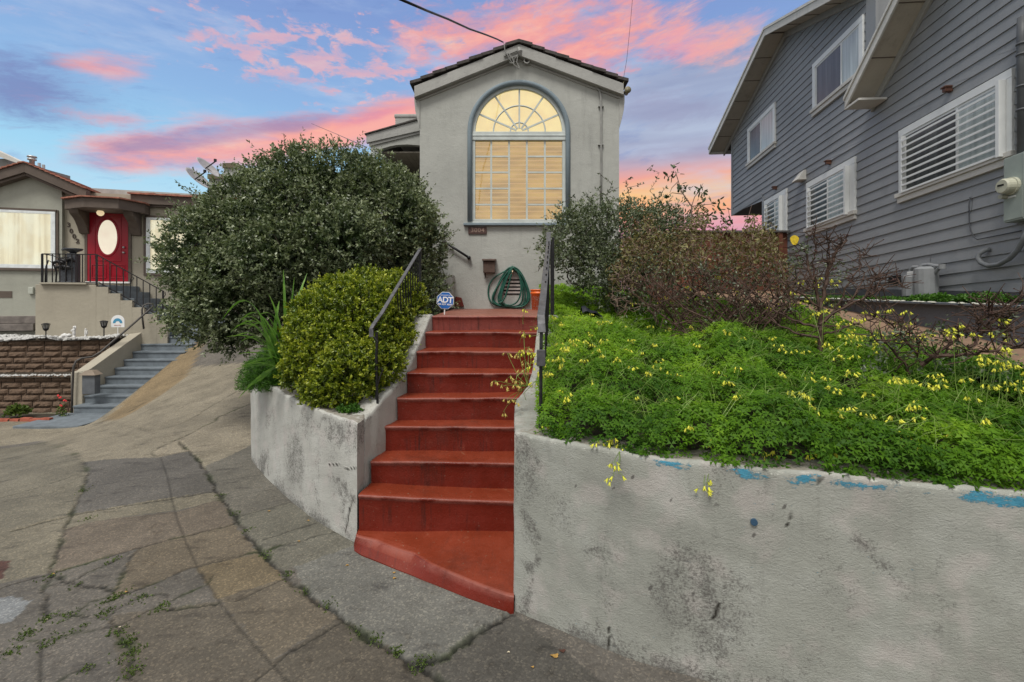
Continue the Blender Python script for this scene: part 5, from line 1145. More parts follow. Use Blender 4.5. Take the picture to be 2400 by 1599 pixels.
# canopy over the door
TC = .95
cs = [L1(360, 283, .35), L1(450, 275, TC), L1(640, 292, TC), L1(800, 337, .15)]
plan = [(cs[0][0], .0), (cs[0][0], .45), (cs[1][0], TC), (cs[2][0], TC), (cs[3][0], .35), (cs[3][0], 0.0)]
ztop = L1(560, 287, TC)[1]; hh = .27
b = MB(); V = [LWd(s, ztop-hh, t_) for s, t_ in plan]; b.prism(V, (0, 0, hh)); b.build('canopy', M['brown'], lh, bevel=.01)
b = MB(); V0 = [LWd(s+(.05 if s > sc_ else -.05), ztop+.002, t_+(.07 if t_ > .1 else 0)) for s, t_ in plan]; V1 = [LWd(sc_+(s-sc_)*.55, ztop+.16, t_*.25) for s, t_ in plan]
b.add(V0+V1+[v+Vector((0, 0, .035)) for v in V0], [(12, 13, 7, 6), (13, 14, 8, 7), (14, 15, 9, 8), (15, 16, 10, 9), (16, 17, 11, 10), (0, 1, 13, 12), (1, 2, 14, 13), (2, 3, 15, 14), (3, 4, 16, 15), (4, 5, 17, 16), (6, 7, 8, 9, 10, 11), (5, 4, 3, 2, 1, 0)]); b.build('canopy_tiles', TILE, lh)
for x in (441, 725):
    s_, _ = L1(x, 380, .2); z_t = ztop-hh; b = MB(); pr_ = [(0, z_t-.62), (.10, z_t-.60), (.20, z_t-.42), (.34, z_t-.25), (.55, z_t-.12), (.62, z_t), (0, z_t)]
    b.prism([LWd(s_-.11, z, t_) for t_, z in pr_], tuple(LU*.22)); b.build('bracket', M['brown'], lh, bevel=.008)
b = MB(); c = LWd(sc_, ztop-hh-.0, .45); b.tube([c, c+Vector((0, 0, -.05)), c+Vector((0, 0, -.11)), c+Vector((0, 0, -.14))], [.06, .09, .07, .03], 14); b.build('porch_lamp', lit('porch_lamp_glass', (1, .7, .4), .35, (.5, .45, .4)), lh, smooth=True)
num = simple('dark_numerals', (.06, .045, .035), .5)
for ch, (x, y) in zip('3002', ((373, 433), (386, 466), (402, 495), (420, 520))): s_, z_ = L1(x, y); text_mesh('numeral', ch, .17, LWd(s_, z_, .012), LU, (0, 0, 1), .008, num, lh, font_bold=True)
# base details of bay
b = MB(); s_, z_ = L1(20, 808, BT); lbox(b, s_-.35, s_+.18, z_-.09, z_+.09, BT-.02, BT+.01); b.build('wall_vent', M['brown'], lh)
b = MB(); s_, z_ = L1(172, 788, BT); lbox(b, s_-.05, s_+.06, z_-.09, z_+.10, BT, BT+.07); b.build('outlet_box', simple('outlet_grey_green', (.42, .44, .38), .6), lh, bevel=.01)
b = MB(); sA, zA = L1(-200, 927, .2); sB, zB = L1(190, 1003, .2); lbox(b, sA, sB, zB, zB+(zA-zB)*.48, .10, .28); lbox(b, sA, sB, zB+(zA-zB)*.5, zA, .10, .20); b.build('sleeper_wall', simple('grey_sleepers', (.17, .15, .135), .8, var=.3), lh, bevel=.01)
# porch block and upper steps
TP = 1.75; ps0, pz = L1(190, 755, TP); ps1, _ = L1(520, 755, TP); pz = L1(350, 755, TP)[1]
b = MB(); lbox(b, ps0, ps1, .4, pz, .0, TP); b.build('porch_base', M['tan'], lh, bevel=.01)
b = MB(); sA, _ = L1(222, 755, TP); sB, _ = L1(475, 755, TP); lbox(b, sA, sB, pz-.0+.003, pz+.05, .1, TP+.08); b.build('porch_slab', M['tan'], lh, bevel=.01)
GSTEP = simple('grey_step_paint', (.135, .158, .175), .65, var=.25, vs=5); 
b = MB(); b2 = MB(); xs = [520, 585, 650, 715, 780, 848, 905]; ys = [755, 790, 828, 866, 903, 937, 965]
for i in range(6):
    a0_, _ = L1(xs[i], ys[i], TP); a1_, _ = L1(xs[i+1], ys[i], TP); z_ = L1(xs[i], ys[i], TP)[1]
    lbox(b, a0_, a1_, .5, z_+.0, .02, TP-.12); lbox(b2, a0_-.002, a1_, .45, z_-.06, TP-.119, TP+.0)
b.build('porch_steps', GSTEP, lh, bevel=.006); b2.build('step_cheek', M['tan'], lh, bevel=.006)
# lower flight
lst = thing('garden_steps', (-9.1, 10.4, -.6), 'long flight of grey painted steps climbing to the tan bungalow', 'stairs')
b0x, b1x = -9.69, -8.47
for k_ in range(10):
    d_ = 12.8-.27*k_; z_ = 1.11-.17*k_; b = MB(); b.box((b0x+.015*k_*0, d_-.02, z_-.04), (b1x+.12, d_+.30, z_)); b.box((b0x, d_, z_-.9), (b1x+.12, d_+.27, z_-.04)); b.build('step', GSTEP, lst, bevel=.006)
b = MB(); b.box((b0x-.3, 13.10, .3), (b1x+.3, 15.5, 1.28)); b.box((b0x-.3, 13.4, .3), (b1x+.3, 15.5, 1.45)); b.build('landing', GSTEP, lst, bevel=.006)
b = MB(); b.box((-9.9, 9.3, -.66), (-8.6, 10.4, -.585)); b.build('foot_slab', GSTEP, lst, bevel=.01)
b = MB(); prf = [(10.58, -.7), (10.58, .285), (10.72, .30), (12.37, 1.12), (13.3, 1.14), (13.3, -.7)]; b.prism([(-9.95, y, z) for y, z in prf], (.26, 0, 0)); b.build('cheek_wall', M['tan'], lst, bevel=.012)
b = MB(); P9 = lambda x, y, d: P(x/2.306, 340+y/2.306, d)
hp = [(388,1478,10.5),(390,1340,10.5),(395,1230,10.5),(399,1195,10.5),(412,1168,10.52),(440,1153,10.6),(500,1145,10.75),(545,1118,10.9),(600,1070,11.1),(700,985,11.55),(760,932,11.9),(800,897,12.1),(827,872,12.2),(826,859,12.2),(800,857,12.2),(775,868,12.15),(767,890,12.1),(769,930,12.1),(777,995,12.1)]
b.tube([P9(*p) for p in hp], .022, 8); hr = b.build('pipe_handrail', simple('dark_pipe_paint', (.06, .055, .05), .5), smooth=True); tag(hr, 'bent dark pipe handrail beside the long grey steps of the tan bungalow', 'railing')
c = P9(490, 1290, 10.45); lt = thing('mailbox', c+Vector((0, 0, -.24)), 'grey box mailbox with a small roof on the cheek wall of the long grey steps', 'mailbox')
mgx = simple('dull_grey_metal', (.10, .11, .12), .5, var=.2)
b = MB(); b.box((c.x-.13, c.y-.07, c.z-.22), (c.x+.15, c.y+.08, c.z+.2)); b.build('box', mgx, lt, bevel=.008)
b = MB(); b.hexa([(c.x-.17, c.y-.12, c.z+.2), (c.x+.2, c.y-.12, c.z+.2), (c.x+.2, c.y+.1, c.z+.2), (c.x-.17, c.y+.1, c.z+.2)], [(c.x-.06, c.y-.06, c.z+.30), (c.x+.10, c.y-.06, c.z+.30), (c.x+.10, c.y+.06, c.z+.30), (c.x-.06, c.y+.06, c.z+.30)]); b.build('lid', simple('tan_lid', (.2, .16, .12), .6), lt, bevel=.005)
# porch railings
def lrail(name, label, top, bot, posts, picks, t_=TP-.02):
    g = thing('iron_railing', LWd(top[0][0], bot[0][1], t_), label, 'railing'); 
    for nm, pp in (('top_rail', top), ('bottom_rail', bot)):
        b = MB(); [b.bar(LWd(*a, t_), LWd(*c, t_), .03, .022) for a, c in zip(pp[:-1], pp[1:])]; b.build(nm, M['iron'], g)
    for s, z0, z1 in posts: b = MB(); lbox(b, s-.018, s+.018, z0, z1, t_-.018, t_+.018); b.build('post', M['iron'], g)
    for s, z0, z1 in picks: b = MB(); lbox(b, s-.009, s+.009, z0, z1, t_-.009, t_+.009); b.build('picket', M['iron'], g)
    return g
tp = [L1(225, 588, TP), L1(520, 592, TP)]; bt = [L1(225, 745, TP), L1(520, 742, TP)]
pk = []
for x in (250, 280, 320, 352, 385, 414, 443, 485): pk.append((L1(x, 590, TP)[0], L1(x, 744, TP)[1], L1(x, 590, TP)[1]))
lrail('', 'black iron railing round the porch of the tan bungalow', tp, bt, [(tp[0][0], pz-.02, tp[0][1]), (tp[1][0], pz-.02, tp[1][1])], pk)
tp = [L1(520, 592, TP), L1(880, 790, TP)]; bt = [L1(530, 742, TP), L1(880, 935, TP)]; pk = []
for x in (555, 592, 628, 665, 738, 772, 808, 843):
    f = (x-520)/360; pk.append((L1(x, 700, TP)[0], L1(x, 745+190*f, TP)[1], L1(x, 592+198*f, TP)[1]))
g = lrail('', 'black iron stair railing sloping down the porch steps of the tan bungalow', tp, bt, [(L1(880, 900, TP)[0], L1(880, 960, TP)[1], L1(880, 788, TP)[1])], pk)
b = MB(); cc = L1(703, 740, TP); b.tube([LWd(*L1(x, y, TP), TP-.02) for x, y in ((715, 712), (722, 722), (712, 732), (704, 722), (702, 800), (702, 828))], .010, 5); b.tube([LWd(*L1(x, y, TP), TP-.02) for x, y in ((890, 795), (893, 810), (884, 822), (878, 812))], .010, 5); b.build('scroll', M['iron'], g)
# dark ornamental grill stand on the porch
T2 = 1.1; gs = thing('barbecue_grill', LWd(L1(345, 745, T2)[0], pz+.05, T2), 'cluttered dark barbecue grill with a bowl on top, standing on the bungalow porch', 'grill')
bm_ = simple('charcoal_metal', (.045, .05, .058), .5, var=.4, vs=15); z_b = pz+.052
sA, sB = L1(328, 600, T2)[0], L1(412, 600, T2)[0]; zt_ = L1(370, 585, T2)[1]
b = MB(); lbox(b, sA+(sB-sA)*.45, sB, z_b, zt_, T2-.2, T2+.05); lbox(b, sA, sA+(sB-sA)*.45, z_b, z_b+.40, T2-.15, T2+.08); lbox(b, sA-.03, sB+.02, z_b, z_b+.05, T2-.22, T2+.10); b.build('cabinet', bm_, gs, bevel=.01)
b = MB(); c = LWd(*L1(385, 585, T2), T2-.08); b.lathe(c, [(.06, 0), (.08, .03), (.19, .09), (.21, .13), (.18, .12)], 14); b.bar(c+Vector((-.3, 0, .1)), c+Vector((-.15, 0, .11)), .03, .04); b.build('bowl', bm_, gs, smooth=True)
b = MB(); 
for k_ in range(7): a_ = k_*.9; c = LWd(*L1(300+k_*12, 640+25*math.sin(k_*1.7), T2), T2+.1); b.tube([c, c+LU*.10+Vector((0, 0, .06*math.cos(a_))), c+LU*.17+Vector((0, 0, -.05))], [.035, .05, .02], 7)
b.build('burner_parts', M['iron'], gs, smooth=True)
b = MB(); b.tube([LWd(*L1(x, y, T2), T2+.1) for x, y in ((258, 745), (262, 660), (275, 625), (300, 640), (318, 690), (315, 745))], .018, 6); b.tube([LWd(*L1(x, y, T2), T2+.1) for x, y in ((240, 590), (300, 600), (330, 612), (400, 610))], .014, 6); b.build('tubular_frame', M['iron'], gs, smooth=True)
# block retaining walls
def blockwall(name, x0, y0, x1, y1, zb_, rows, label, capz):
    g = thing('block_wall', ((x0+x1)/2, (y0+y1)/2, zb_), label, 'wall'); b = MB(); Lw = math.hypot(x1-x0, y1-y0); u = Vector(((x1-x0)/Lw, (y1-y0)/Lw, 0)); nn_ = Vector((u.y, -u.x, 0)); o = Vector((x0, y0, 0))
    for r_ in range(rows):
        s = -.2*(r_ % 2); z = zb_+r_*.142; back = -.018*r_
        while s < Lw:
            w = .40*rng.uniform(.92, 1.08); a = max(0, s+.006); e = min(Lw, s+w-.006); s += w
            if e-a < .05: continue
            ny_, nz_ = 6, 3; V = []
            for j in range(nz_+1):
                for i in range(ny_+1):
                    u_, v_ = i/ny_, j/nz_; edge = min(u_, 1-u_)*2*(e-a)/.4; ed2 = min(v_, 1-v_)*2
                    dd = back+.05*min(1, edge*3.5)*min(1, ed2*2.4+.15)*rng.uniform(.6, 1.15)
                    p = o+u*(a+(e-a)*u_)+nn_*dd; V.append((p.x, p.y, z+.004+(.134)*v_))
            F__ = [(j*(ny_+1)+i, j*(ny_+1)+i+1, (j+1)*(ny_+1)+i+1, (j+1)*(ny_+1)+i) for j in range(nz_) for i in range(ny_)]
            b.add(V, F__)
            p0_, p1_ = o+u*a+nn_*(back-.0), o+u*e+nn_*(back-.0); q0_, q1_ = p0_-nn_*.25, p1_-nn_*.25; zt2 = z+.138
            b.add([(p0_.x, p0_.y, zt2), (p1_.x, p1_.y, zt2), (q1_.x, q1_.y, zt2), (q0_.x, q0_.y, zt2)], [(0, 1, 2, 3)])
    b.build('blocks', blm, g)
    b = MB(); bk_ = -.03-.018*rows; p0_, p1_ = o+nn_*bk_, o+u*Lw+nn_*bk_; b.hexa([(p0_.x, p0_.y, zb_), (p1_.x, p1_.y, zb_), (p1_.x-nn_.x*.4, p1_.y-nn_.y*.4, zb_), (p0_.x-nn_.x*.4, p0_.y-nn_.y*.4, zb_)], [(p0_.x, p0_.y, capz-.01), (p1_.x, p1_.y, capz-.01), (p1_.x-nn_.x*.4, p1_.y-nn_.y*.4, capz-.01), (p0_.x-nn_.x*.4, p0_.y-nn_.y*.4, capz-.01)]); b.build('backing', M['dark'], g)
m, t, bs = newmat('brown_split_block'); p = t.pos(); t.setin(bs.inputs['Base Color'], t.mix(t.noise(p, 2.2, 3), t.ramp(t.noise(p, 22, 5, .7), [(.3, (.045, .028, .018)), (.7, (.16, .10, .062))]), t.ramp(t.noise(p, 30, 5, .7), [(.3, (.05, .035, .025)), (.7, (.19, .13, .085))]))); bs.inputs['Roughness'].default_value = .95; t.setin(bs.inputs['Normal'], t.bump(t.noise(p, 35, 5, .7), .8, .02)); blm = m
blockwall('', -15.5, 10.35, -9.95, 10.62, -.66, 6, 'lower terrace of brown split-face block wall beside the long grey steps', .16)
blockwall('', -16, 10.95, -9.95, 11.55, .09, 6, 'upper terrace of brown split-face block wall topped by white pebbles', .94)
b = MB(); b.add([(-16, 10.3, .17), (-9.95, 10.6, .17), (-9.95, 11.6, .17), (-16, 11, .17)], [(0, 1, 2, 3)]); b.add([(-17, 10.9, .93), (-9.95, 11.52, .93), (-9.95, 14, .95), (-17, 14, .95)], [(0, 1, 2, 3)]); tag(b.build('terrace_soil', SOIL), 'earth of the bungalow terraces under the white pebbles', kind='structure')
b = MB()
ico = [(0,0,1),(.89,0,.45),(.28,.85,.45),(-.72,.53,.45),(-.72,-.53,.45),(.28,-.85,.45),(.72,.53,-.3),(-.28,.85,-.3),(-.89,0,-.3),(-.28,-.85,-.3),(.72,-.53,-.3)]
icf = [(0,1,2),(0,2,3),(0,3,4),(0,4,5),(0,5,1),(1,6,2),(2,6,7),(2,7,3),(3,7,8),(3,8,4),(4,8,9),(4,9,5),(5,9,10),(5,10,1),(1,10,6)]
def pebble(b, x, y, z, s):
    a = rng.uniform(0, 6.28); ca, sa = math.cos(a), math.sin(a); e = rng.uniform(.6, 1.0)
    b.add([(x+s*(vx*ca-vy*e*sa), y+s*(vx*sa+vy*e*ca), z+s*.6*vz) for vx, vy, vz in ico], icf)
for i in range(2600):
    x = rng.uniform(-15, -9.97); f = (x+16)/6.05; y0_ = 10.95+.6*f; y = y0_+abs(rng.normal(0, .5)); 
    if y > y0_+2: continue
    pebble(b, x, y+.03, .95+rng.uniform(0, .05)+.03*fbm(np.array([x]), np.array([y]), 0, 2, 2)[0], rng.uniform(.025, .06))
for i in range(380):
    x = rng.uniform(-15, -9.97); f = (x+16)/6.05; y = 10.32+.28*f+rng.uniform(0, .18); pebble(b, x, y+.05, .19+rng.uniform(0, .02), rng.uniform(.018, .035))
tag(b.build('white_pebbles', simple('white_marble', (.46, .46, .44), .8, var=.25, vs=30), smooth=True), 'white marble pebbles strewn on top of the brown block terraces', 'pebbles', kind='stuff')
be = thing('brick_edging', (-12, 9.9, -.64), 'row of red bricks edging the flower bed at the foot of the lower block wall', 'brick edging')
for i in range(24):
    x = -15+i*.225; b = MB(); a = rng.uniform(-.15, .15); y = 9.72+.02*math.sin(i)+.05*(i/24); hb_ = rng.uniform(.0, .03)
    b.hexa([(x, y+a*.1, -.66), (x+.20, y-a*.1, -.66), (x+.20, y+.10, -.66), (x, y+.10, -.66)], [(x, y+a*.1+.02, -.545-hb_), (x+.20, y-a*.1+.02, -.545-hb_+a*.1), (x+.20, y+.10, -.545-hb_), (x, y+.10, -.545-hb_)]); b.build('brick', simple('red_brick', (.27, .075, .045), .85, var=.3, vs=10) if i == 0 else bpy.data.materials['red_brick'], be, bevel=.008)
b = MB(); b.box((-15.5, 9.8, -.7), (-9.96, 10.4, -.60)); tag(b.build('flower_bed_soil', SOIL), 'soil of the narrow flower bed', kind='structure')
# path lights
pl0 = thing('path_light', P9(248, 1050, 11.3), 'black solar path light on the white pebbles, left of the white cherub statuette', 'garden light', 'black solar path lights on the white pebbles')
c = P9(248, 1050, 11.3); b = MB(); b.tube([c, c+Vector((0, 0, .22))], .012, 6); b.build('stake', M['iron'], pl0); b = MB(); b.lathe(c+Vector((0, 0, .20)), [(.02, 0), (.05, .03), (.055, .06)], 8); b.lathe(c+Vector((0, 0, .36)), [(.085, 0), (.08, .012), (.03, .03)], 10)
for k_ in range(6): a = k_*1.047; b.tube([c+Vector((.05*math.cos(a), .05*math.sin(a), .25)), c+Vector((.075*math.cos(a), .075*math.sin(a), .365))], .008, 4)
b.build('lantern', M['iron'], pl0); b = MB(); b.lathe(c+Vector((0, 0, .26)), [(.035, 0), (.055, .10)], 8); b.build('lantern_glass', simple('frosted_glass', (.25, .25, .24), .3), pl0)
pl1 = copy_tree(pl0); pl1.location = P9(562, 1035, 11.42)+(pl0.location-c); pl1['label'] = 'black solar path light on the white pebbles, next to the small arched yard sign'
# arched yard sign
c = P9(636, 985, 11.5); ys_ = thing('yard_sign', c+Vector((0, 0, -.2)), 'small white yard sign with a rounded top and blue arch emblem on the white pebbles', 'sign')
w_ = .165; pr_ = [(w_, 0), (w_, .14)]+[(w_*math.cos(a), .14+w_*.95*math.sin(a)) for a in np.linspace(.1, math.pi-.1, 14)]+[(-w_, .14), (-w_, 0)]
b = MB(); b.prism([(c.x+u, c.y, c.z+v) for u, v in pr_], (0, .012, 0)); b.build('board', M['white'], ys_)
b = MB(); A_ = np.linspace(0, math.pi, 16); b.prism([(c.x+.115*math.cos(a), c.y-.004, c.z+.10+.12*math.sin(a)) for a in A_]+[(c.x+.055*math.cos(a), c.y-.004, c.z+.10+.05*math.sin(a)) for a in A_[::-1]], (0, .003, 0)); b.build('emblem', simple('sky_blue_print', (.06, .26, .42), .5), ys_)
text_mesh('lettering', 'security', .055, (c.x, c.y-.003, c.z+.05), (1, 0, 0), (0, 0, 1), .001, simple('pink_print', (.45, .20, .18), .5), ys_)
b = MB(); b.bar((c.x, c.y+.006, c.z-.2), (c.x, c.y+.006, c.z+.02), .015, .008); b.build('stake', M['white'], ys_)
# statuettes
sm_ = simple('white_plaster', (.62, .62, .60), .7, var=.12, vs=20)
def statue(c, s, pose, label):
    b = MB(); b.lathe(c, [(.09*s, 0), (.09*s, .04*s), (.06*s, .05*s), (.055*s, .16*s), (.075*s, .22*s), (.07*s, .30*s), (.055*s, .36*s), (.075*s, .42*s), (.07*s, .47*s), (.03*s, .51*s)], 14)
    b.lathe(c+Vector((.01*s, 0, .50*s)), [(.02*s, 0), (.055*s, .03*s), (.062*s, .07*s), (.05*s, .12*s), (.02*s, .14*s)], 12)
    if pose: b.tube([c+Vector((.07*s, 0, .46*s)), c+Vector((.14*s, -.02, .50*s)), c+Vector((.13*s, -.02, .60*s)), c+Vector((.06*s, 0, .64*s))], [.025*s, .024*s, .02*s, .018*s], 8); b.tube([c+Vector((-.07*s, 0, .46*s)), c+Vector((-.12*s, -.05*s, .38*s)), c+Vector((-.03*s, -.09*s, .34*s))], [.026*s, .022*s, .018*s], 8)
    else: b.tube([c+Vector((.05*s, 0, .1*s)), c+Vector((.13*s, 0, .25*s)), c+Vector((.10*s, 0, .42*s)), c+Vector((.15*s, 0, .50*s))], [.04*s, .05*s, .045*s, .02*s], 8)
    tag(b.build('statuette', sm_, smooth=True), label, 'statuette')
statue(P9(400, 1042, 11.38), .52*.86, True, 'taller white cherub statuette with a raised arm on the pebbles')
statue(P9(462, 1036, 11.4), .36*.86, False, 'smaller white squirrel statuette on the pebbles, right of the cherub')
for x, y, s in ((355, 1035, .10), (340, 1040, .07)):
    pass
b = MB(); 
for x, y, s in ((350, 1030, .10), (365, 1036, .08), (338, 1038, .08), (372, 1028, .07)): c = P9(x, y, 11.35); pebble(b, c.x, c.y, c.z, s)
tag(b.build('white_boulder', sm_, smooth=True), 'low heap of larger white rocks left of the white cherub statuette', 'rocks')
# ------------------------------------------------------------------ buildings behind
bh = thing('background_house', P(530, 440, 19)+Vector((0, 0, -3)), 'pale flat roofed building with a brown capped chimney rising behind the big dark shrub', 'building')
def bx2(mb, x0, x1, y0, y1, d, dep): p0 = P(x0, y1, d); p1 = P(x1, y0, d); mb.box((p0.x, d, p0.z), (p1.x, d+dep, p1.z))
pal = stucco('pale_render', (.36, .37, .34), bs=20); capm = simple('olive_brown_cap', (.11, .095, .06), .8)
b = MB(); bx2(b, 490, 900, 419, 800, 19, 6); b.build('wall', pal, bh)
b = MB(); bx2(b, 486, 900, 408, 419, 18.9, 6.2); b.build('parapet_cap', capm, bh)
b = MB(); bx2(b, 524, 566, 392, 412, 18.7, 1.2); b.build('chimney', pal, bh)
b = MB(); p0 = P(521, 393, 18.6); b.box((p0.x, 18.6, p0.z), (P(556, 393, 18.6).x, 20.0, P(0, 382, 18.6).z)); q0, q1 = P(556, 393, 18.6), P(572, 400, 18.6); zz = P(0, 382, 18.6).z; b.hexa([(q0.x, 18.6, q0.z), (q1.x, 18.6, q1.z), (q1.x, 20, q1.z), (q0.x, 20, q0.z)], [(q0.x, 18.6, zz), (q1.x, 18.6, q1.z+.12), (q1.x, 20, q1.z+.12), (q0.x, 20, zz)]); b.build('chimney_cap', capm, bh)
def dish(cx_, cy_, rl, label):
    c = P(cx_, cy_, 17.5); g = thing('satellite_dish', c+Vector((0, 0, -.4)), label, 'satellite dish', 'satellite dishes on the pale building')
    vc = Vector((.55, -.83, 0)); mi = Vector((.83, .55, 0))*.66+Vector((0, 0, .75)); nrm = (mi*.86+vc*.50).normalized(); a = nrm.cross(Vector((0, 0, 1))).normalized(); bb = a.cross(nrm).normalized(); k_ = 28; V = [tuple(c-nrm*.10)]
    a2 = mi.cross(vc).normalized(); b2_ = nrm.cross(a2)
    for r_, dz_ in ((.5, -.075), (.85, -.03), (1.0, 0), (1.02, -.015)): V += [tuple(c+(a2*math.cos(2*math.pi*i/k_)*rl+b2_*math.sin(2*math.pi*i/k_)*rl*.8)*r_+nrm*dz_) for i in range(k_)]
    Fz = [(0, 1+i, 1+(i+1) % k_) for i in range(k_)]+[(1+r_*k_+i, 1+(r_+1)*k_+i, 1+(r_+1)*k_+(i+1) % k_, 1+r_*k_+(i+1) % k_) for r_ in range(3) for i in range(k_)]
    b = MB(); b.add(V, Fz); b.build('reflector', simple('dish_grey', (.33, .32, .32), .5) if 'dish_grey' not in bpy.data.materials else bpy.data.materials['dish_grey'], g, smooth=True)
    b = MB(); e = c+Vector((.42, -.3, .12)); b.tube([c-b2_*rl*.7-nrm*.03, e], .022, 6); b.tube([e, e+Vector((.0, .0, .09))], .05, 8); b.tube([c-nrm*.1, c+Vector((.15, .4, -.3)), c+Vector((.3, 1.2, -.9))], .03, 6); b.build('feed_arm', M['iron'], g)
dish(466, 417, .50, 'lower left grey satellite dish in front of the pale building'); dish(490, 392, .47, 'upper right grey satellite dish in front of the pale building')
b = MB(); p0, p1, p2 = P(-60, 345, 19), P(45, 377, 19), P(62, 384, 19); b.prism([(p0.x, 19, p0.z+.3), (p1.x, 19, p1.z), (p2.x, 19, p2.z), (p2.x, 19, p2.z-.1), (p0.x, 19, p0.z-.05)], (0, .25, 0)); bb_ = thing('background_house', (P(0, 400, 19).x, 19, 3), 'grey house roof edge rising behind the gable of the tan bungalow', 'building'); b.build('roof', M['weather'], bb_)
b = MB(); b.box((P(-80, 0, 19.3).x, 19.3, 1), (P(20, 0, 19.3).x, 22, P(0, 372, 19.3).z)); b.build('wall', simple('grey_render', (.25, .25, .24), .8), bb_)
rv = P(75, 384, 15.5); b = MB(); b.lathe(rv, [(.07, -.5), (.07, .10), (.12, .12), (.12, .16), (.08, .17), (.08, .20), (.13, .21), (.12, .25), (.03, .27)], 12); b.build('roof_vent', M['silver'], lh, smooth=True)
for x, y in ((92, 386), (102, 390)): c = P(x, y, 15); b = MB(); b.tube([c-Vector((0, 0, .4)), c+Vector((0, 0, .05))], .04, 8); b.build('roof_pipe', M['silver'], lh)
# ------------------------------------------------------------------ foliage helpers
def leafmat(name, stops, trans=.25, rough=.45, spec=.4, nscale=3):
    m, t, b = newmat(name); nt = m.node_tree; p = t.pos(); r = t.attr('rnd'); n = t.noise(p, nscale, 3, .5)
    f = t.m('ADD', t.m('MULTIPLY', r, .7), t.m('MULTIPLY', n, .3)); c = t.ramp(f, stops)
    t.setin(b.inputs['Base Color'], c); b.inputs['Roughness'].default_value = rough; b.inputs['Specular IOR Level'].default_value = spec
    tl = t.node('ShaderNodeBsdfTranslucent'); t.setin(tl.inputs[0], t.mix(1.0, c, (1.1, 1.25, .6), 'MULTIPLY')); mx = t.node('ShaderNodeMixShader'); mx.inputs[0].default_value = trans
    nt.links.new(b.outputs[0], mx.inputs[1]); nt.links.new(tl.outputs[0], mx.inputs[2]); nt.links.new(mx.outputs[0], nt.nodes['Material Output'].inputs[0]); return m
def unit(v): return v/(np.linalg.norm(v, axis=-1, keepdims=True)+1e-9)
def leaves(pos, dirs, length, width, fold=.25, shape='diamond', nrm=None):
    n = len(pos); d = unit(dirs); rv = rng.normal(size=(n, 3)) if nrm is None else nrm+rng.normal(size=(n, 3))*.45
    s = unit(np.cross(d, rv)); u = np.cross(s, d); L = np.asarray(length).reshape(-1, 1)*np.ones((n, 1)); Wd = np.asarray(width).reshape(-1, 1)*np.ones((n, 1))
    if shape == 'diamond':
        V = np.stack([pos, pos+d*L*.5+s*Wd/2+u*Wd*fold, pos+d*L, pos+d*L*.5-s*Wd/2+u*Wd*fold], 1); Q = np.arange(n*4).reshape(n, 4); return V.reshape(-1, 3), Q, np.arange(n)
    if shape == 'oval':
        V = np.stack([pos, pos+d*L*.28+s*Wd*.42+u*Wd*fold, pos+d*L*.72+s*Wd*.42+u*Wd*fold, pos+d*L, pos+d*L*.72-s*Wd*.42+u*Wd*fold, pos+d*L*.28-s*Wd*.42+u*Wd*fold], 1)
        i = np.arange(n)[:, None]*6; Q = np.concatenate([i+[[0, 1, 2, 3]], i+[[0, 3, 4, 5]]], 1).reshape(-1, 4); return V.reshape(-1, 3), Q, np.repeat(np.arange(n), 2)
def leaf_obj(name, parts, mat, parent=None, rnd=None):
    V = []; Q = []; Rr = []; k = 0
    for (v, q, fid), rv in parts: V.append(v); Q.append(q+k); Rr.append(rv[fid]); k += len(v)
    return np_mesh(name, np.concatenate(V), np.concatenate(Q), mat, parent, attrs={'rnd': (np.concatenate(Rr), 'FACE')})
def lobe_pts(lobes, n, inner=.0):
    """points + outward normals on the union of noisy ellipsoids; lobes (cx,cy,cz,rx,ry,rz)"""
    A = np.array(lobes); w = (A[:, 3]*A[:, 5]); w /= w.sum(); P_ = []; N_ = []
    while sum(len(p) for p in P_) < n:
        k = rng.choice(len(A), n, p=w); u = unit(rng.normal(size=(n, 3))); C = A[k, :3]; Rd = A[k, 3:]
        bump = 1+.10*fbm(u[:, 0]*2+k, u[:, 1]*2, u[:, 2]*2, 2.2, 3)
        p = C+u*Rd*bump[:, None]*(1-inner*rng.random((n, 1))**1.5); nn = unit(u/Rd)
        ok = np.ones(n, bool)
        for j in range(len(A)):
            q = ((p-A[j, :3])/(A[j, 3:]*.80)); ok &= ~(((q**2).sum(1) < 1) & (k != j))
        P_.append(p[ok]); N_.append(nn[ok])
    return np.concatenate(P_)[:n], np.concatenate(N_)[:n]
def clumps(P_, N_, per, tl, ll, lw, up=.35, shape='diamond', jit=.5, tipcol=.5):
    n = len(P_); td = unit(N_+np.array([0, 0, up])+rng.normal(size=(n, 3))*jit); TL = rng.uniform(tl[0], tl[1], (n, 1)); f = rng.random((n, per))**.7
    pos = (P_[:, None]+td[:, None]*(f[..., None]-.35)*TL[:, None]).reshape(-1, 3); rd = unit(rng.normal(size=(n*per, 3))); d = unit(np.repeat(td, per, 0)*.75+rd*.9)
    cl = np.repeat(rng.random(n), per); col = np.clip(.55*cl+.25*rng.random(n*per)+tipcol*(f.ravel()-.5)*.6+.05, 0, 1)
    s = rng.uniform(.7, 1.2, n*per); return leaves(pos, d, ll*s, lw*s, shape=shape), col
def pl_lobe(px, py, rx, ry, d, rd): c = P(px, py, d); return (c.x, d, c.z, rx/F*d, rd, ry/F*d)
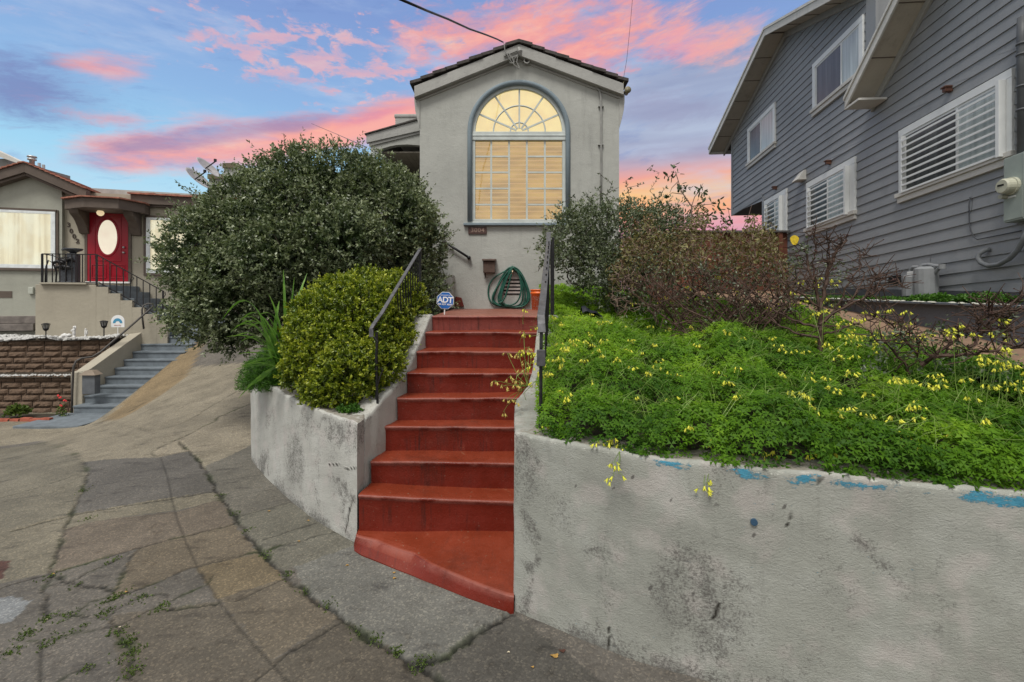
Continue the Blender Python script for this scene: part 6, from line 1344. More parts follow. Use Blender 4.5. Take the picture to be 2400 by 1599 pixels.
def colonize(base, targets, step=.09, jit=.018, r0=.0022, pw=.44, bend=.25, k=5, mb=None, maxr=.03):
    nodes = [np.array(base, float)]; par = [-1]; T = np.array(targets); order = np.argsort(np.linalg.norm(T-nodes[0], axis=1))
    for ti in order:
        t = T[ti]; A = np.array(nodes); dd = np.linalg.norm(A-t, axis=1); dd = dd+bend*np.clip(A[:, 2]-t[2]+.02, 0, None)*2.0; i = int(np.argmin(dd)); a = A[i]; L = np.linalg.norm(t-a)
        m = max(1, int(L/step)); prev = i; off = rng.normal(size=3)*jit
        for j in range(1, m+1):
            f = j/m; p = a+(t-a)*f+np.array([0, 0, .12*L*math.sin(math.pi*f)*(.5)])*1.0+rng.normal(size=3)*jit*(f < 1); nodes.append(p); par.append(prev); prev = len(nodes)-1
    n = len(nodes); cnt = np.zeros(n); ch = [0]*n
    for p in par:
        if p >= 0: ch[p] += 1
    for i in range(n-1, 0, -1):
        if ch[i] == 0: cnt[i] += 1
        cnt[par[i]] += cnt[i]
    rad = np.minimum(r0*np.maximum(cnt, 1)**pw, maxr); mb = mb or MB()
    # chains
    kids = [[] for _ in range(n)]
    for i in range(1, n): kids[par[i]].append(i)
    stack = [(0, c) for c in sorted(kids[0], key=lambda c: -cnt[c])]
    while stack:
        a, c = stack.pop(); ch_ = [a, c]
        while kids[c]:
            ks = sorted(kids[c], key=lambda q: -cnt[q]); 
            for q in ks[1:]: stack.append((c, q))
            c = ks[0]; ch_.append(c)
        mb.tube([nodes[i] for i in ch_], [min(rad[i], rad[ch_[1]]) for i in ch_], k)
    tips = [nodes[i] for i in range(n) if ch[i] == 0]; return mb, np.array(nodes), np.array(tips), np.array(par)
BARK = simple('brown_bark', (.085, .062, .05), .85, var=.4, vs=25); BARK2 = simple('red_brown_canes', (.062, .036, .025), .75, var=.45, vs=20); BARKG = simple('grey_brown_twigs', (.17, .115, .09), .85, var=.4, vs=12)
# ------------------------------------------------------------------ big dark shrub
big = thing('shrub', (-3.2, 7.1, 1.3), 'very large dark grey green evergreen shrub spreading left of the red stairs', 'shrub')
BL_ = [pl_lobe(715, 570, 240, 170, 7.2, 1.2), pl_lobe(500, 610, 78, 110, 7.0, .9), pl_lobe(945, 590, 82, 155, 7.5, .75), pl_lobe(455, 650, 45, 45, 6.7, .4), pl_lobe(430, 590, 34, 28, 6.6, .3), pl_lobe(470, 745, 65, 48, 6.6, .4), pl_lobe(540, 785, 60, 40, 6.5, .35), pl_lobe(715, 405, 65, 45, 7.2, .5), pl_lobe(825, 410, 70, 38, 7.3, .5), pl_lobe(1008, 560, 32, 60, 7.4, .4), pl_lobe(985, 690, 50, 60, 7.2, .4), pl_lobe(640, 600, 90, 75, 6.1, .4), pl_lobe(800, 560, 100, 70, 6.2, .4), pl_lobe(530, 640, 70, 60, 6.3, .4), pl_lobe(930, 520, 70, 70, 6.9, .4), pl_lobe(760, 440, 165, 88, 7.2, .8), pl_lobe(575, 700, 120, 100, 6.7, .8), pl_lobe(625, 495, 110, 62, 7.2, .8), pl_lobe(880, 470, 110, 80, 7.3, .7), pl_lobe(500, 520, 45, 40, 7.1, .4), pl_lobe(700, 700, 200, 95, 6.7, .75)]
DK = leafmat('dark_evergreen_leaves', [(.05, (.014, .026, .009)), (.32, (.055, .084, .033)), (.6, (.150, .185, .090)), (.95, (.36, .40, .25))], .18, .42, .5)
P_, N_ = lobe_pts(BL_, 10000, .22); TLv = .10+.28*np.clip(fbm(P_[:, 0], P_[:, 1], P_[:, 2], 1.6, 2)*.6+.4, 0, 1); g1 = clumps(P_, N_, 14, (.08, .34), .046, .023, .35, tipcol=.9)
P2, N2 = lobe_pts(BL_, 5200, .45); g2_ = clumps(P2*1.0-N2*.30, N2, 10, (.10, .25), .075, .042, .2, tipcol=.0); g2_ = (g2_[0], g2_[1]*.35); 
# shoots breaking the outline
sh_pos = []; tips_px = [(413,425,6.9),(440,440,6.9),(395,470,6.9),(655,362,7.2),(700,338,7.2),(722,345,7.1),(745,340,7.3),(770,352,7.2),(790,365,7.3),(835,350,7.3),(850,372,7.3),(600,385,7.2),(560,398,7.2),(520,400,7.1),(900,398,7.4),(372,575,6.9),(368,600,6.9),(365,640,6.9),(395,520,6.9),(1058,560,7.5),(1062,540,7.5),(1040,500,7.5),(1000,455,7.5),(505,815,6.5),(530,820,6.5),(560,812,6.5),(410,745,6.7),(405,760,6.7),(640,390,7.1),(680,375,7.1),(812,385,7.3),(870,395,7.3),(945,415,7.4),(975,435,7.4),(475,780,6.6)]
C0 = np.array([-3.0, 7.15, 2.6]); twig = MB(); spp = []; spd = []; spc = []
for px, py, d in tips_px:
    t_ = np.array(P(px, py, d)); dr_ = t_-C0; L_ = np.linalg.norm(dr_); dr_ = dr_/L_; a = t_-dr_*.42+np.array([0, 0, -.06]); 
    pts = [a+(t_-a)*f+np.array([0, 0, -.03*math.sin(math.pi*f)]) for f in np.linspace(0, 1, 6)]; twig = MB(); twig.tube(pts, [.006, .005, .004, .003, .0025, .002], 4); twig.build('shoot', BARK, big)
    m_ = 26
    for j in range(m_): f = j/m_; spp.append(a+(t_-a)*f); spd.append(dr_*.7+unit(rng.normal(size=3))*1.0); spc.append(.35+.3*f*rng.random())
g3 = (leaves(np.array(spp), np.array(spd), rng.uniform(.04, .058, len(spp)), rng.uniform(.018, .026, len(spp))), np.array(spc))
for _ in range(420):
    i = rng.integers(len(P_)); a = P_[i]; dr_ = unit(N_[i]+rng.normal(size=3)*.35+np.array([0, 0, .55])); L_ = rng.uniform(.16, .42)
    for j in range(16): f = j/15; spp.append(a+dr_*L_*f); spd.append(dr_*.7+unit(rng.normal(size=3))); spc.append(.25+.55*f*rng.random())
g3 = (leaves(np.array(spp), np.array(spd), rng.uniform(.036, .056, len(spp)), rng.uniform(.017, .026, len(spp))), np.array(spc))
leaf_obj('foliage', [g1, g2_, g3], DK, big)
for bx_, by_ in ((-3.3, 7.0), (-2.4, 7.3), (-3.9, 6.9)):
    tg = P_[rng.choice(len(P_), 70)]*.9+np.array([bx_, by_, 1.8])*.1; mb_, _, _, _ = colonize((bx_, by_, 1.2), tg[tg[:, 2] > 1.5], .2, .02, .004, .45, .2, 5, maxr=.05); mb_.build('branches', BARK, big)
# ------------------------------------------------------------------ yellow green boxwood
bw = thing('boxwood_shrub', (-1.7, 4.8, .95), 'rounded yellow green boxwood shrub spilling over the left cheek of the red stairs', 'shrub')
BB = [pl_lobe(775, 830, 85, 85, 4.6, .42), pl_lobe(850, 755, 100, 92, 4.95, .5), pl_lobe(925, 700, 58, 55, 5.5, .45), pl_lobe(825, 875, 72, 72, 4.25, .30), pl_lobe(885, 800, 66, 80, 4.75, .38), pl_lobe(728, 790, 46, 56, 4.7, .35), pl_lobe(955, 735, 38, 50, 5.35, .28), pl_lobe(790, 690, 46, 34, 5.1, .3), pl_lobe(860, 668, 44, 32, 5.3, .3), pl_lobe(715, 865, 40, 44, 4.5, .28), pl_lobe(770, 910, 52, 40, 4.25, .2), pl_lobe(905, 860, 36, 40, 4.4, .2), pl_lobe(930, 800, 36, 40, 4.9, .2), pl_lobe(745, 735, 50, 42, 4.9, .3)]
YG = leafmat('yellow_green_leaves', [(.05, (.018, .040, .004)), (.34, (.070, .112, .009)), (.62, (.19, .245, .016)), (.95, (.48, .50, .05))], .28, .38, .5)
P_, N_ = lobe_pts(BB, 5600, .18); leaf_obj('foliage', [clumps(P_, N_, 14, (.05, .17), .030, .017, .7, 'oval', .45, 1.1), clumps(*[x for x in lobe_pts(BB, 1200, .5)], 8, (.05, .12), .034, .02, .3, 'diamond', .5, -.3)], YG, bw)
tg = P_[rng.choice(len(P_), 160)]; mb_, _, _, _ = colonize((-1.75, 4.7, .95), tg, .09, .012, .002, .45, .2, 4, maxr=.02); mb_.build('branches', BARK, bw)
# small bright tuft and feathery clump on the wall
def tuft(name, c, r, n, mat, label, cat, ll=.02, lw=.012, hz_=.6, kind=None, per=6, shape='oval'):
    p = rng.normal(size=(n, 3)); p = unit(p)*rng.random((n, 1))**.4; p[:, 2] = abs(p[:, 2])*hz_; p = p*np.array(r)+np.array(c); nn = unit(p-np.array(c)+np.array([0, 0, .05]))
    o = leaf_obj(name, [clumps(p, nn, per, (.02, .06), ll, lw, .5, shape, .4, .5)], mat); return tag(o, label, cat, kind=kind)
GRN = leafmat('bright_green_leaves', [(.05, (.018, .055, .008)), (.4, (.045, .125, .014)), (.7, (.09, .21, .022)), (.95, (.17, .32, .045))], .3, .5, .35)
c = P(822, 966, 4.0); tuft('weed_plant', (c.x, c.y, c.z), (.11, .08, .09), 160, GRN, 'small bright green weed growing on the rim of the left curved wall', 'weed', .018, .013)
c = P(650, 900, 5.1); tuft('feathery_plant', (c.x-.05, c.y, c.z-.05), (.36, .26, .42), 2600, GRN, 'feathery green plant hanging over the left end of the curved wall', 'plant', .034, .006, 1.0, per=9, shape='diamond')
# strap leaved plant
sp = MB(); Bs = [P(668, 850, 4.5), P(676, 830, 4.55), P(660, 870, 4.5)]
SG = leafmat('strap_leaves', [(.1, (.05, .15, .02)), (.9, (.20, .36, .06))], .3, .4, .4)
bl = [((550,765,4.5),.30),((530,790,4.4),.22),((570,745,4.6),.32),((555,830,4.4),.1),((560,860,4.4),.05),((620,735,4.6),.2),((640,720,4.7),.15),((560,755,4.8),.35),((546,790,4.75),.25),((520,750,4.8),.45),((580,770,4.8),.3),((605,740,4.9),.3),((575,850,4.7),.05),((585,905,4.6),-.1),((610,800,4.8),.15),((630,690,5.0),.1),((664,632,5.1),.1),((690,650,5.1),.05),((712,660,5.1),.05),((740,665,5.1),.05),((655,705,5),.15),((705,690,5.0),.1),((590,820,4.7),.1),((565,800,4.6),.3),((540,778,4.6),.4),((600,860,4.6),.0),((720,640,5.2),.05),((558,935,4.4),.12),((800,628,5.3),.05)]
bl += [((rng.uniform(545, 640), rng.uniform(735, 880), rng.uniform(4.35, 4.6)), rng.uniform(.05, .3)) for _ in range(16)]
V = []; Q = []; rr_ = []
for i, ((px, py, d), ar) in enumerate(bl):
    a = np.array(Bs[i % 3])+rng.normal(size=3)*.04; t_ = np.array(P(px, py, d)); L_ = np.linalg.norm(t_-a); n_ = 10; k0 = len(V); side = unit(np.cross(t_-a, [0, .5, 1.0])); w0 = .019
    for j in range(n_+1):
        f = j/n_; p = a+(t_-a)*f+np.array([0, 0, ar*L_*math.sin(math.pi*f)*.9]); w = w0*(1-f**3)+.001; fold_ = np.array([0, -.3, .5])*w*.4
        V += [p-side*w+fold_, p, p+side*w+fold_]
    for j in range(n_): q = k0+3*j; Q += [(q, q+1, q+4, q+3), (q+1, q+2, q+5, q+4)]; rr_ += [rng.random()*.6+.3*j/n_]*2
tag(np_mesh('strap_leaf_plant', np.array(V), np.array(Q), SG, attrs={'rnd': (np.array(rr_), 'FACE')}, smooth=True), 'clump of long arching strap leaves between the two left shrubs', 'plant')
# ------------------------------------------------------------------ grey green shrub right of the stairs
rs_ = thing('shrub', (1.5, 6.4, 1.6), 'twiggy grey green shrub beside the right corner of the arched house', 'shrub')
RB = [pl_lobe(1335, 560, 50, 55, 6.3, .4), pl_lobe(1440, 555, 80, 75, 6.5, .6), pl_lobe(1400, 630, 75, 50, 6.2, .4), pl_lobe(1520, 590, 70, 80, 6.6, .5), pl_lobe(1380, 520, 60, 38, 6.4, .4), pl_lobe(1500, 530, 60, 40, 6.6, .4), pl_lobe(1300, 590, 30, 35, 6.0, .3), pl_lobe(1450, 680, 60, 45, 6.2, .35), pl_lobe(1560, 520, 50, 35, 6.7, .3)]
GG = leafmat('grey_green_leaves', [(.05, (.025, .040, .018)), (.35, (.075, .100, .052)), (.65, (.16, .19, .11)), (.95, (.32, .35, .22))], .2, .42, .5)
P_, N_ = lobe_pts(RB, 3000, .6); st1 = clumps(P_, N_, 8, (.12, .38), .050, .021, .8, 'diamond', .6)
tp_ = [(1405,405,6.5),(1400,440,6.4),(1435,430,6.4),(1470,440,6.6),(1495,435,6.6),(1520,395,6.7),(1530,387,6.7),(1545,405,6.7),(1465,425,6.6),(1370,455,6.3),(1345,458,6.3),(1330,470,6.3),(1308,480,6.2),(1450,440,6.5),(1480,415,6.6),(1560,440,6.7),(1300,510,6.1),(1285,530,6.0),(1276,560,5.9),(1262,577,5.9),(1510,430,6.6),(1545,470,6.7),(1572,465,6.7)]
tpp = np.array([P(*q) for q in tp_]); tg = np.concatenate([P_[rng.choice(len(P_), 260)], tpp, tpp-np.array([0, 0, .3])+rng.normal(size=tpp.shape)*.03])
low = np.array([P(rng.uniform(1290, 1390), rng.uniform(600, 680), rng.uniform(5.9, 6.4)) for _ in range(22)]); tg = np.concatenate([tg, low])
mb_, nodes, tips, par = colonize(tuple(P(1440, 735, 6.3)), tg, .10, .022, .0030, .46, .15, 5, maxr=.03); mb_.build('branches', simple('dark_grey_bark', (.06, .05, .045), .85, var=.4, vs=20), rs_)
sp_ = []; sd_ = []
for i in range(len(nodes)):
    if par[i] >= 0 and nodes[i][2] > 2.0:
        dn = nodes[i]-nodes[par[i]]
        for _ in range(3 if nodes[i][2] < 2.9 else 5): f = rng.random(); sp_.append(nodes[par[i]]+dn*f); sd_.append(unit(dn)*.8+unit(rng.normal(size=3)))
sp_ = np.array(sp_); st2 = (leaves(sp_, np.array(sd_), rng.uniform(.035, .06, len(sp_)), rng.uniform(.016, .026, len(sp_))), rng.random(len(sp_))*.8)
leaf_obj('foliage', [st1, st2], GG, rs_)
# ------------------------------------------------------------------ brown half bare bush
bb = thing('shrub', (2.6, 5.6, 1.5), 'half bare brown bush of tangled grey twigs and sparse olive leaves before the fence', 'shrub')
T_ = []
for _ in range(2000):
    px = rng.uniform(1430, 1870); top = np.interp(px, [1440, 1520, 1650, 1800, 1870], [580, 520, 520, 535, 620]); top += 22*math.sin(px*.045)+14*math.sin(px*.11); py = top+abs(rng.normal(0, .5))*240+rng.uniform(-12, 40)
    if py < 750: T_.append(P(px, py, rng.uniform(4.9, 6.3)))
T_ = np.array(T_); allbm = MB(); allnodes = []; allpar = []
for bpx, lo_, hi_ in ((1560, 0, 1560), (1650, 1560, 1700), (1740, 1700, 1780), (1800, 1780, 2500)):
    pxs = CX+F*T_[:, 0]/T_[:, 1]; s_ = T_[(pxs >= lo_) & (pxs < hi_)]
    mb_, nodes, tips, par = colonize(tuple(P(bpx, 790, 5.6)), s_, .08, .024, .0030, .44, .12, 4, mb=allbm, maxr=.022)
    ix = [i for i in range(len(nodes)) if par[i] >= 0]; allnodes.append(nodes[ix]); allpar.append(nodes[par[ix]])
allbm.build('branches', BARKG, bb)
nd = np.concatenate(allnodes); pr_ = np.concatenate(allpar); pyv = HY-(nd[:, 2]-EYE)*F/nd[:, 1]; keep = rng.random(len(nd)) < np.clip((690-pyv)/90, .10, 1); nd = nd[keep]; dn = unit(nd-pr_[keep])
sp_ = np.repeat(nd, 6, 0)+rng.normal(size=(len(nd)*6, 3))*.03; sd_ = np.repeat(dn, 6, 0)*.5+unit(rng.normal(size=(len(sp_), 3))); OL = leafmat('olive_brown_leaves', [(.05, (.05, .035, .016)), (.3, (.13, .075, .035)), (.5, (.14, .125, .05)), (.75, (.22, .21, .09)), (.95, (.36, .30, .11))], .25, .5, .35)
leaf_obj('foliage', [(leaves(sp_, sd_, rng.uniform(.03, .065, len(sp_)), rng.uniform(.014, .026, len(sp_))), rng.random(len(sp_)))], OL, bb)
# sapling with big leaves against the sunset
sa = thing('sapling', tuple(P(1625, 700, 5.7)), 'bare slender sapling with a few large dark leaves standing up against the sunset', 'sapling')
pth = [[(1625,740),(1626,640),(1622,560),(1621,484),(1606,462),(1597,448),(1590,425),(1583,402)],[(1621,484),(1628,462),(1638,450),(1648,430)],[(1621,484),(1650,480),(1680,478)],[(1600,455),(1575,452),(1562,462)],[(1626,600),(1650,540),(1662,505),(1680,492)],[(1590,425),(1575,440),(1570,452)],[(1626,620),(1700,545),(1712,520),(1706,486)],[(1626,640),(1735,570),(1742,535),(1755,505),(1762,480)]]
b = MB()
for j, pp in enumerate(pth):
    n_ = len(pp); b.tube([P(x, y, 5.7+.05*j) for x, y in pp], [max(.0022, (.012 if j == 0 else .006)*(1-i/n_*.75)) for i in range(n_)], 5)
b.build('stem', BARKG, sa)
lp = []; ld = []
for x, y, n_, s_ in ((1583,400,14,16),(1572,415,8,12),(1594,438,12,12),(1604,446,8,12),(1634,452,10,12),(1648,447,10,12),(1655,452,6,10),(1563,458,6,8),(1650,478,5,14),(1668,476,6,12),(1684,476,6,8),(1662,505,8,14),(1678,492,5,10),(1655,515,8,12),(1700,515,8,12),(1712,522,6,8),(1704,484,5,7),(1610,525,5,8)):
    for _ in range(n_): lp.append(P(x+rng.normal()*s_*.4, y+rng.normal()*s_*.4, 5.7+rng.normal()*.05)); ld.append(unit(rng.normal(size=3)+np.array([0, 0, .3])))
leaf_obj('leaves', [(leaves(np.array(lp), np.array(ld), rng.uniform(.04, .085, len(lp)), rng.uniform(.02, .036, len(lp)), shape='oval'), rng.random(len(lp))*.45)], DK, sa)
# ------------------------------------------------------------------ rose bush and low dead canes
def canes(name, base, paths, rad, label, cat, mat, hips=(), lv=None, twigs=60, tw=.16):
    g = thing(name, tuple(base), label, cat); b = MB(); allp = []
    for pp, r in paths:
        q = [np.array(P(*p)) for p in pp]; qq = []
        for a, c in zip(q[:-1], q[1:]):
            for f in (0, .33, .66): qq.append(a+(c-a)*f+rng.normal(size=3)*.006)
        qq.append(q[-1]); n_ = len(qq); b.tube(qq, [1.35*r*(1-.6*i/n_) for i in range(n_)], 6); allp += qq[n_//4:]
    hp_ = []
    for _ in range(twigs):
        a = allp[rng.integers(len(allp))]; d_ = unit(rng.normal(size=3)*np.array([1, .7, .6])+np.array([0, 0, .55])); L_ = rng.uniform(.05, tw); m_ = a+d_*L_*.5+rng.normal(size=3)*.012; e = m_+unit(d_+rng.normal(size=3)*.4)*L_*.5
        b.tube([a, m_, e], [.0045, .0036, .0024], 4); hp_.append(e)
        if rng.random() < .5: e2 = m_+unit(d_+rng.normal(size=3)*.7)*L_*.5; b.tube([m_, e2], [.0022, .0015], 4); hp_.append(e2)
    b.build('canes', mat, g)
    hb = MB()
    for x, y, d in hips: c = P(x, y, d); s_ = .011; [hb.add([(c.x+o[0]+s_*v[0], c.y+o[1]+s_*v[1], c.z+o[2]+s_*v[2]) for v in ico], icf) for o in (rng.normal(size=(2, 3))*.006)]
    for e in hp_[::4]: s_ = .006; hb.add([(e[0]+s_*v[0], e[1]+s_*v[1], e[2]+s_*v[2]) for v in ico], icf)
    hbo = hb.build('dried_hips', simple('dried_hips', (.05, .022, .018), .8, var=.4, vs=40) if 'dried_hips' not in bpy.data.materials else bpy.data.materials['dried_hips'], g, smooth=True); hbo['kind'] = 'stuff'
    if lv:
        lp = []; ld = []
        for x, y, s_, n_, d in lv:
            for _ in range(n_): lp.append(P(x+rng.normal()*s_, y+rng.normal()*s_, d+rng.normal()*.04)); ld.append(unit(rng.normal(size=3)))
        leaf_obj('leaves', [(leaves(np.array(lp), np.array(ld), rng.uniform(.018, .036, len(lp)), rng.uniform(.012, .022, len(lp)), shape='oval'), rng.random(len(lp))*.6)], GG, g)
    return g, hp_
q4 = lambda x, y: (1800+x/3.92, 480+y/3.92)
def c4(pts, d0=4.0, d1=None): d1 = d1 or d0; n_ = len(pts); return [(*q4(x, y), d0+(d1-d0)*i/(n_-1)) for i, (x, y) in enumerate(pts)]
rose_paths = [(c4([(460,1540),(490,1300),(480,1100),(490,950),(520,780),(540,650),(590,530),(620,430),(660,370),(720,320)], 4.0), .016), (c4([(480,1150),(460,900),(420,700),(370,600),(360,500),(345,400)], 4.0, 4.1), .011), (c4([(510,780),(550,600),(550,400)], 4.0), .007), (c4([(440,720),(420,520),(440,430),(425,240)], 4.05), .006),
 (c4([(480,1100),(600,1000),(760,900),(900,850),(1000,800),(1060,740)], 4.0, 3.9), .010), (c4([(490,1230),(300,1190),(120,1120),(0,1010)], 4.0, 4.2), .010), (c4([(470,1120),(330,1100),(180,1040),(60,960),(0,900)], 4.0, 4.3), .010), (c4([(500,1200),(640,1150),(800,1100),(960,1040),(1010,1010)], 4.0, 3.8), .008), (c4([(480,950),(330,830),(220,760),(160,700)], 4.0), .007), (c4([(850,900),(1000,780),(1180,740),(1310,770)], 3.95), .005), (c4([(600,1000),(720,760),(830,600),(850,480),(900,460)], 4.0), .006), (c4([(900,850),(960,700),(1000,650),(960,580)], 3.95), .005),
 (c4([(560,550),(560,400),(545,330)], 4), .004), (c4([(640,420),(590,340),(540,320)], 4), .003), (c4([(1000,650),(1060,690),(1075,680)], 3.95), .003), (c4([(540,700),(430,760),(380,780)], 4), .004)]
hips = [(*q4(x, y), 4.0) for x, y in ((730,285),(425,230),(545,320),(625,325),(440,430),(965,575),(1190,650),(1165,690),(970,685),(735,690),(620,590),(600,600),(1060,680),(1210,1060),(265,480),(175,590),(550,395),(180,620))]
rose, _ = canes('rose_bush', P(1922, 872, 4.0), rose_paths, .012, 'tall leafless rose bush with dried hips, in the middle of the flowering garden', 'shrub', BARK2, hips, [(*q4(340, 380), 10, 26, 4.05), (*q4(350, 450), 9, 20, 4.05), (*q4(240, 500), 12, 26, 4.05), (*q4(190, 490), 8, 10, 4.1), (*q4(270, 560), 8, 10, 4.1)], 230, .24)
yl = MB(); c = P(*q4(243, 325), 4.02); yl.prism([(c.x+.036*math.cos(a)*(1+.15*math.sin(3*a)), c.y, c.z+.042*math.sin(a)) for a in np.linspace(0, 6.28, 15)[:-1]], (.004, .003, 0)); yl.build('yellow_leaf', simple('yellow_leaf', (.55, .40, .02), .5, var=.2, vs=60), rose)
low_paths = [(c4([(1420,1480),(1500,1400),(1700,1390),(1900,1370),(2100,1330),(2400,1300)], 3.2, 2.9), .012), (c4([(1500,1400),(1650,1290),(1800,1180),(1950,1160),(2150,1155),(2240,1150)], 3.3, 3.1), .008), (c4([(1850,1320),(1950,1200),(2030,1120),(2150,1000),(2230,920),(2330,850)], 3.2), .008), (c4([(1450,1480),(1330,1330),(1200,1180),(1000,1010)], 3.3), .007), (c4([(1500,1420),(1380,1260),(1300,1150),(1210,1110)], 3.4), .006), (c4([(2190,1310),(2180,1200),(2200,1100),(2120,1030),(2030,1010),(1910,1090)], 3.2), .014), (c4([(1300,1560),(1250,1450),(1100,1300),(960,1200)], 3.3), .007), (c4([(1600,1400),(1700,1200),(1780,1100)], 3.3), .005), (c4([(2020,1010),(2030,950)], 3.2), .006)]
canes('rose_bush', P(2170, 880, 3.2), low_paths, .012, 'low dead rose canes sprawling at the right edge of the garden', 'shrub', BARK2, [(*q4(x, y), 3.2) for x, y in ((1215,1055),(1365,1070),(2040,945),(1630,1060),(2180,1320),(2100,1050),(2070,1150))], [(*q4(2250, 990), 9, 14, 3.2), (*q4(1640, 1070), 5, 8, 3.3), (*q4(1200, 1310), 9, 14, 3.3), (*q4(1230, 1240), 7, 10, 3.3)]+[(rng.uniform(2020, 2400), rng.uniform(770, 880), 14, 12, rng.uniform(3.0, 3.5)) for _ in range(34)], 260, .22)
midp = []
for i in range(24):
    x0_ = 1520+rng.uniform(-20, 420); sx_ = rng.choice([-1, 1]); d_ = rng.uniform(4.6, 5.2); midp.append(([(x0_, 815, d_), (x0_+sx_*30, 760, d_), (x0_+sx_*90+rng.uniform(-20, 20), 700, d_), (x0_+sx_*130, 650+rng.uniform(-20, 20), d_+.1)], .009))
midp += [([(1760, 850, 4.5), (1700, 810, 4.5), (1620, 790, 4.5), (1560, 745, 4.6), (1500, 700, 4.7)], .011), ([(1780, 850, 4.4), (1690, 765, 4.5), (1600, 720, 4.6), (1530, 655, 4.7)], .010), ([(1900, 860, 4.3), (1830, 830, 4.4), (1740, 790, 4.5), (1650, 740, 4.6)], .010)]
canes('rose_bush', P(1740, 840, 4.7), midp, .01, 'tangle of arching bare canes between the brown bush and the tall rose bush', 'shrub', BARK2, [], [(rng.uniform(1480, 1980), rng.uniform(610, 740), 16, 18, rng.uniform(4.5, 5.2)) for _ in range(90)], 800, .30)
# ------------------------------------------------------------------ oxalis carpet
def dwall(x, y):
    best = np.full(x.shape, 9.0); pts = RW_PATH
    for a, c in zip(pts[:-1], pts[1:]):
        ab = c-a; L_ = (ab**2).sum()+1e-12; tt = np.clip(((x-a[0])*ab[0]+(y-a[1])*ab[1])/L_, 0, 1); best = np.minimum(best, np.hypot(x-a[0]-tt*ab[0], y-a[1]-tt*ab[1]))
    return best
def canopy(x, y):
    h = soil_r(x, y)+.25+.085*fbm(x, y, 0, 1.0, 2)+.052*fbm(x, y, 2, 2.6, 3)+.05*np.clip(y-5, 0, 3)+.12*np.exp(-((x-2.9)/.9)**2-((y-4.9)/1.1)**2)
    h = h+.17*np.exp(-((x-.65)/.55)**2)*np.clip((y-2.9)/1.0, 0, 1)*np.exp(-((y-4.3)/2.2)**2)
    dw = dwall(x, y); edge = np.clip((dw+.03)/.30, 0, 1); return 1.085+(h-1.085)*np.sqrt(edge)*.98+.014
OX_POLY = [(.14,2.80),(.5,2.56),(1.08,2.28),(1.5,2.16),(2.2,1.96),(3.4,1.64),(5.2,1.3),(5.0,2.3),(3.7,3.2),(3.8,4.2),(3.9,5.2),(3.6,6.4),(2.4,7.2),(1.9,8.5),(.50,8.5),(.46,5.4),(.34,4.6),(.26,4.2),(.20,3.5)]
pu = []; 
while sum(len(q) for q in pu) < 78000:
    y = 1.8+6.8*rng.random(60000)**1.55; x = rng.uniform(.1, 5.2, 60000); ok = pip(x, y, OX_POLY) & (y > np.interp(x, RW_PATH[:, 0], RW_PATH[:, 1])+.005) & (dwall(x, y) > .018+.04*fbm(x, y, 3, 5, 2)); pu.append(np.c_[x[ok], y[ok]])
pu = np.concatenate(pu)[:78000]; x, y = pu.T; n = len(x); lay = rng.random(n)
z = canopy(x, y)-np.where(lay < .6, rng.random(n)*.05, rng.random(n)**1.3*.22); z = np.maximum(z, soil_r(x, y)+.01)
gap = fbm(x, y, 7, 5.5, 3); z = z-np.clip(gap-.25, 0, 1)*.20; z = np.where(dwall(x, y) < .24, np.maximum(z, 1.098), z)
rad = (.0215+.0018*np.clip(y-3, 0, 5))*rng.uniform(.6, 1.3, n); dw = dwall(x, y)
# slope normal
e_ = .02; gx = (canopy(x+e_, y)-canopy(x-e_, y))/(2*e_); gy = (canopy(x, y+e_)-canopy(x, y-e_))/(2*e_); N_ = unit(np.c_[-gx*.7, -gy*.7-.22, np.ones(n)]+rng.normal(size=(n, 3))*.42)
a0 = rng.uniform(0, 6.28, n); t1 = unit(np.cross(N_, np.c_[np.cos(a0), np.sin(a0), 0*a0])); t2 = np.cross(N_, t1); C = np.c_[x, y, z]; V = np.zeros((n, 12, 3)); R3 = rad[:, None]
for k_ in range(3):
    ca, sa_ = math.cos(k_*2.094), math.sin(k_*2.094); u = t1*ca+t2*sa_; v = -t1*sa_+t2*ca; dr_ = -N_*.18
    V[:, 4*k_] = C; V[:, 4*k_+1] = C+(u*.95+v*.56+dr_)*R3; V[:, 4*k_+2] = C+(u*.78)*R3; V[:, 4*k_+3] = C+(u*.95-v*.56+dr_)*R3
Qx = np.arange(n*12).reshape(-1, 4); rv = np.clip(.24+.06*np.clip(y-2.6, 0, 3)+.30*rng.random(n)+.22*fbm(x, y, 0, 2.2, 2)+.10*(1-lay)+.22*np.exp(-((x-.6)/.9)**2)*np.clip((y-2.9)/1.5, 0, 1), 0, 1)
OX = leafmat('oxalis_leaves', [(.05, (.009, .032, .003)), (.33, (.034, .095, .006)), (.58, (.092, .200, .009)), (.95, (.25, .40, .022))], .32, .55, .15, 2)
tag(np_mesh('oxalis_leaves', V.reshape(-1, 3), Qx, OX, attrs={'rnd': (np.repeat(rv, 3), 'FACE')}), 'thick carpet of bright green clover-like oxalis leaves filling the right garden', 'ground cover', kind='stuff')
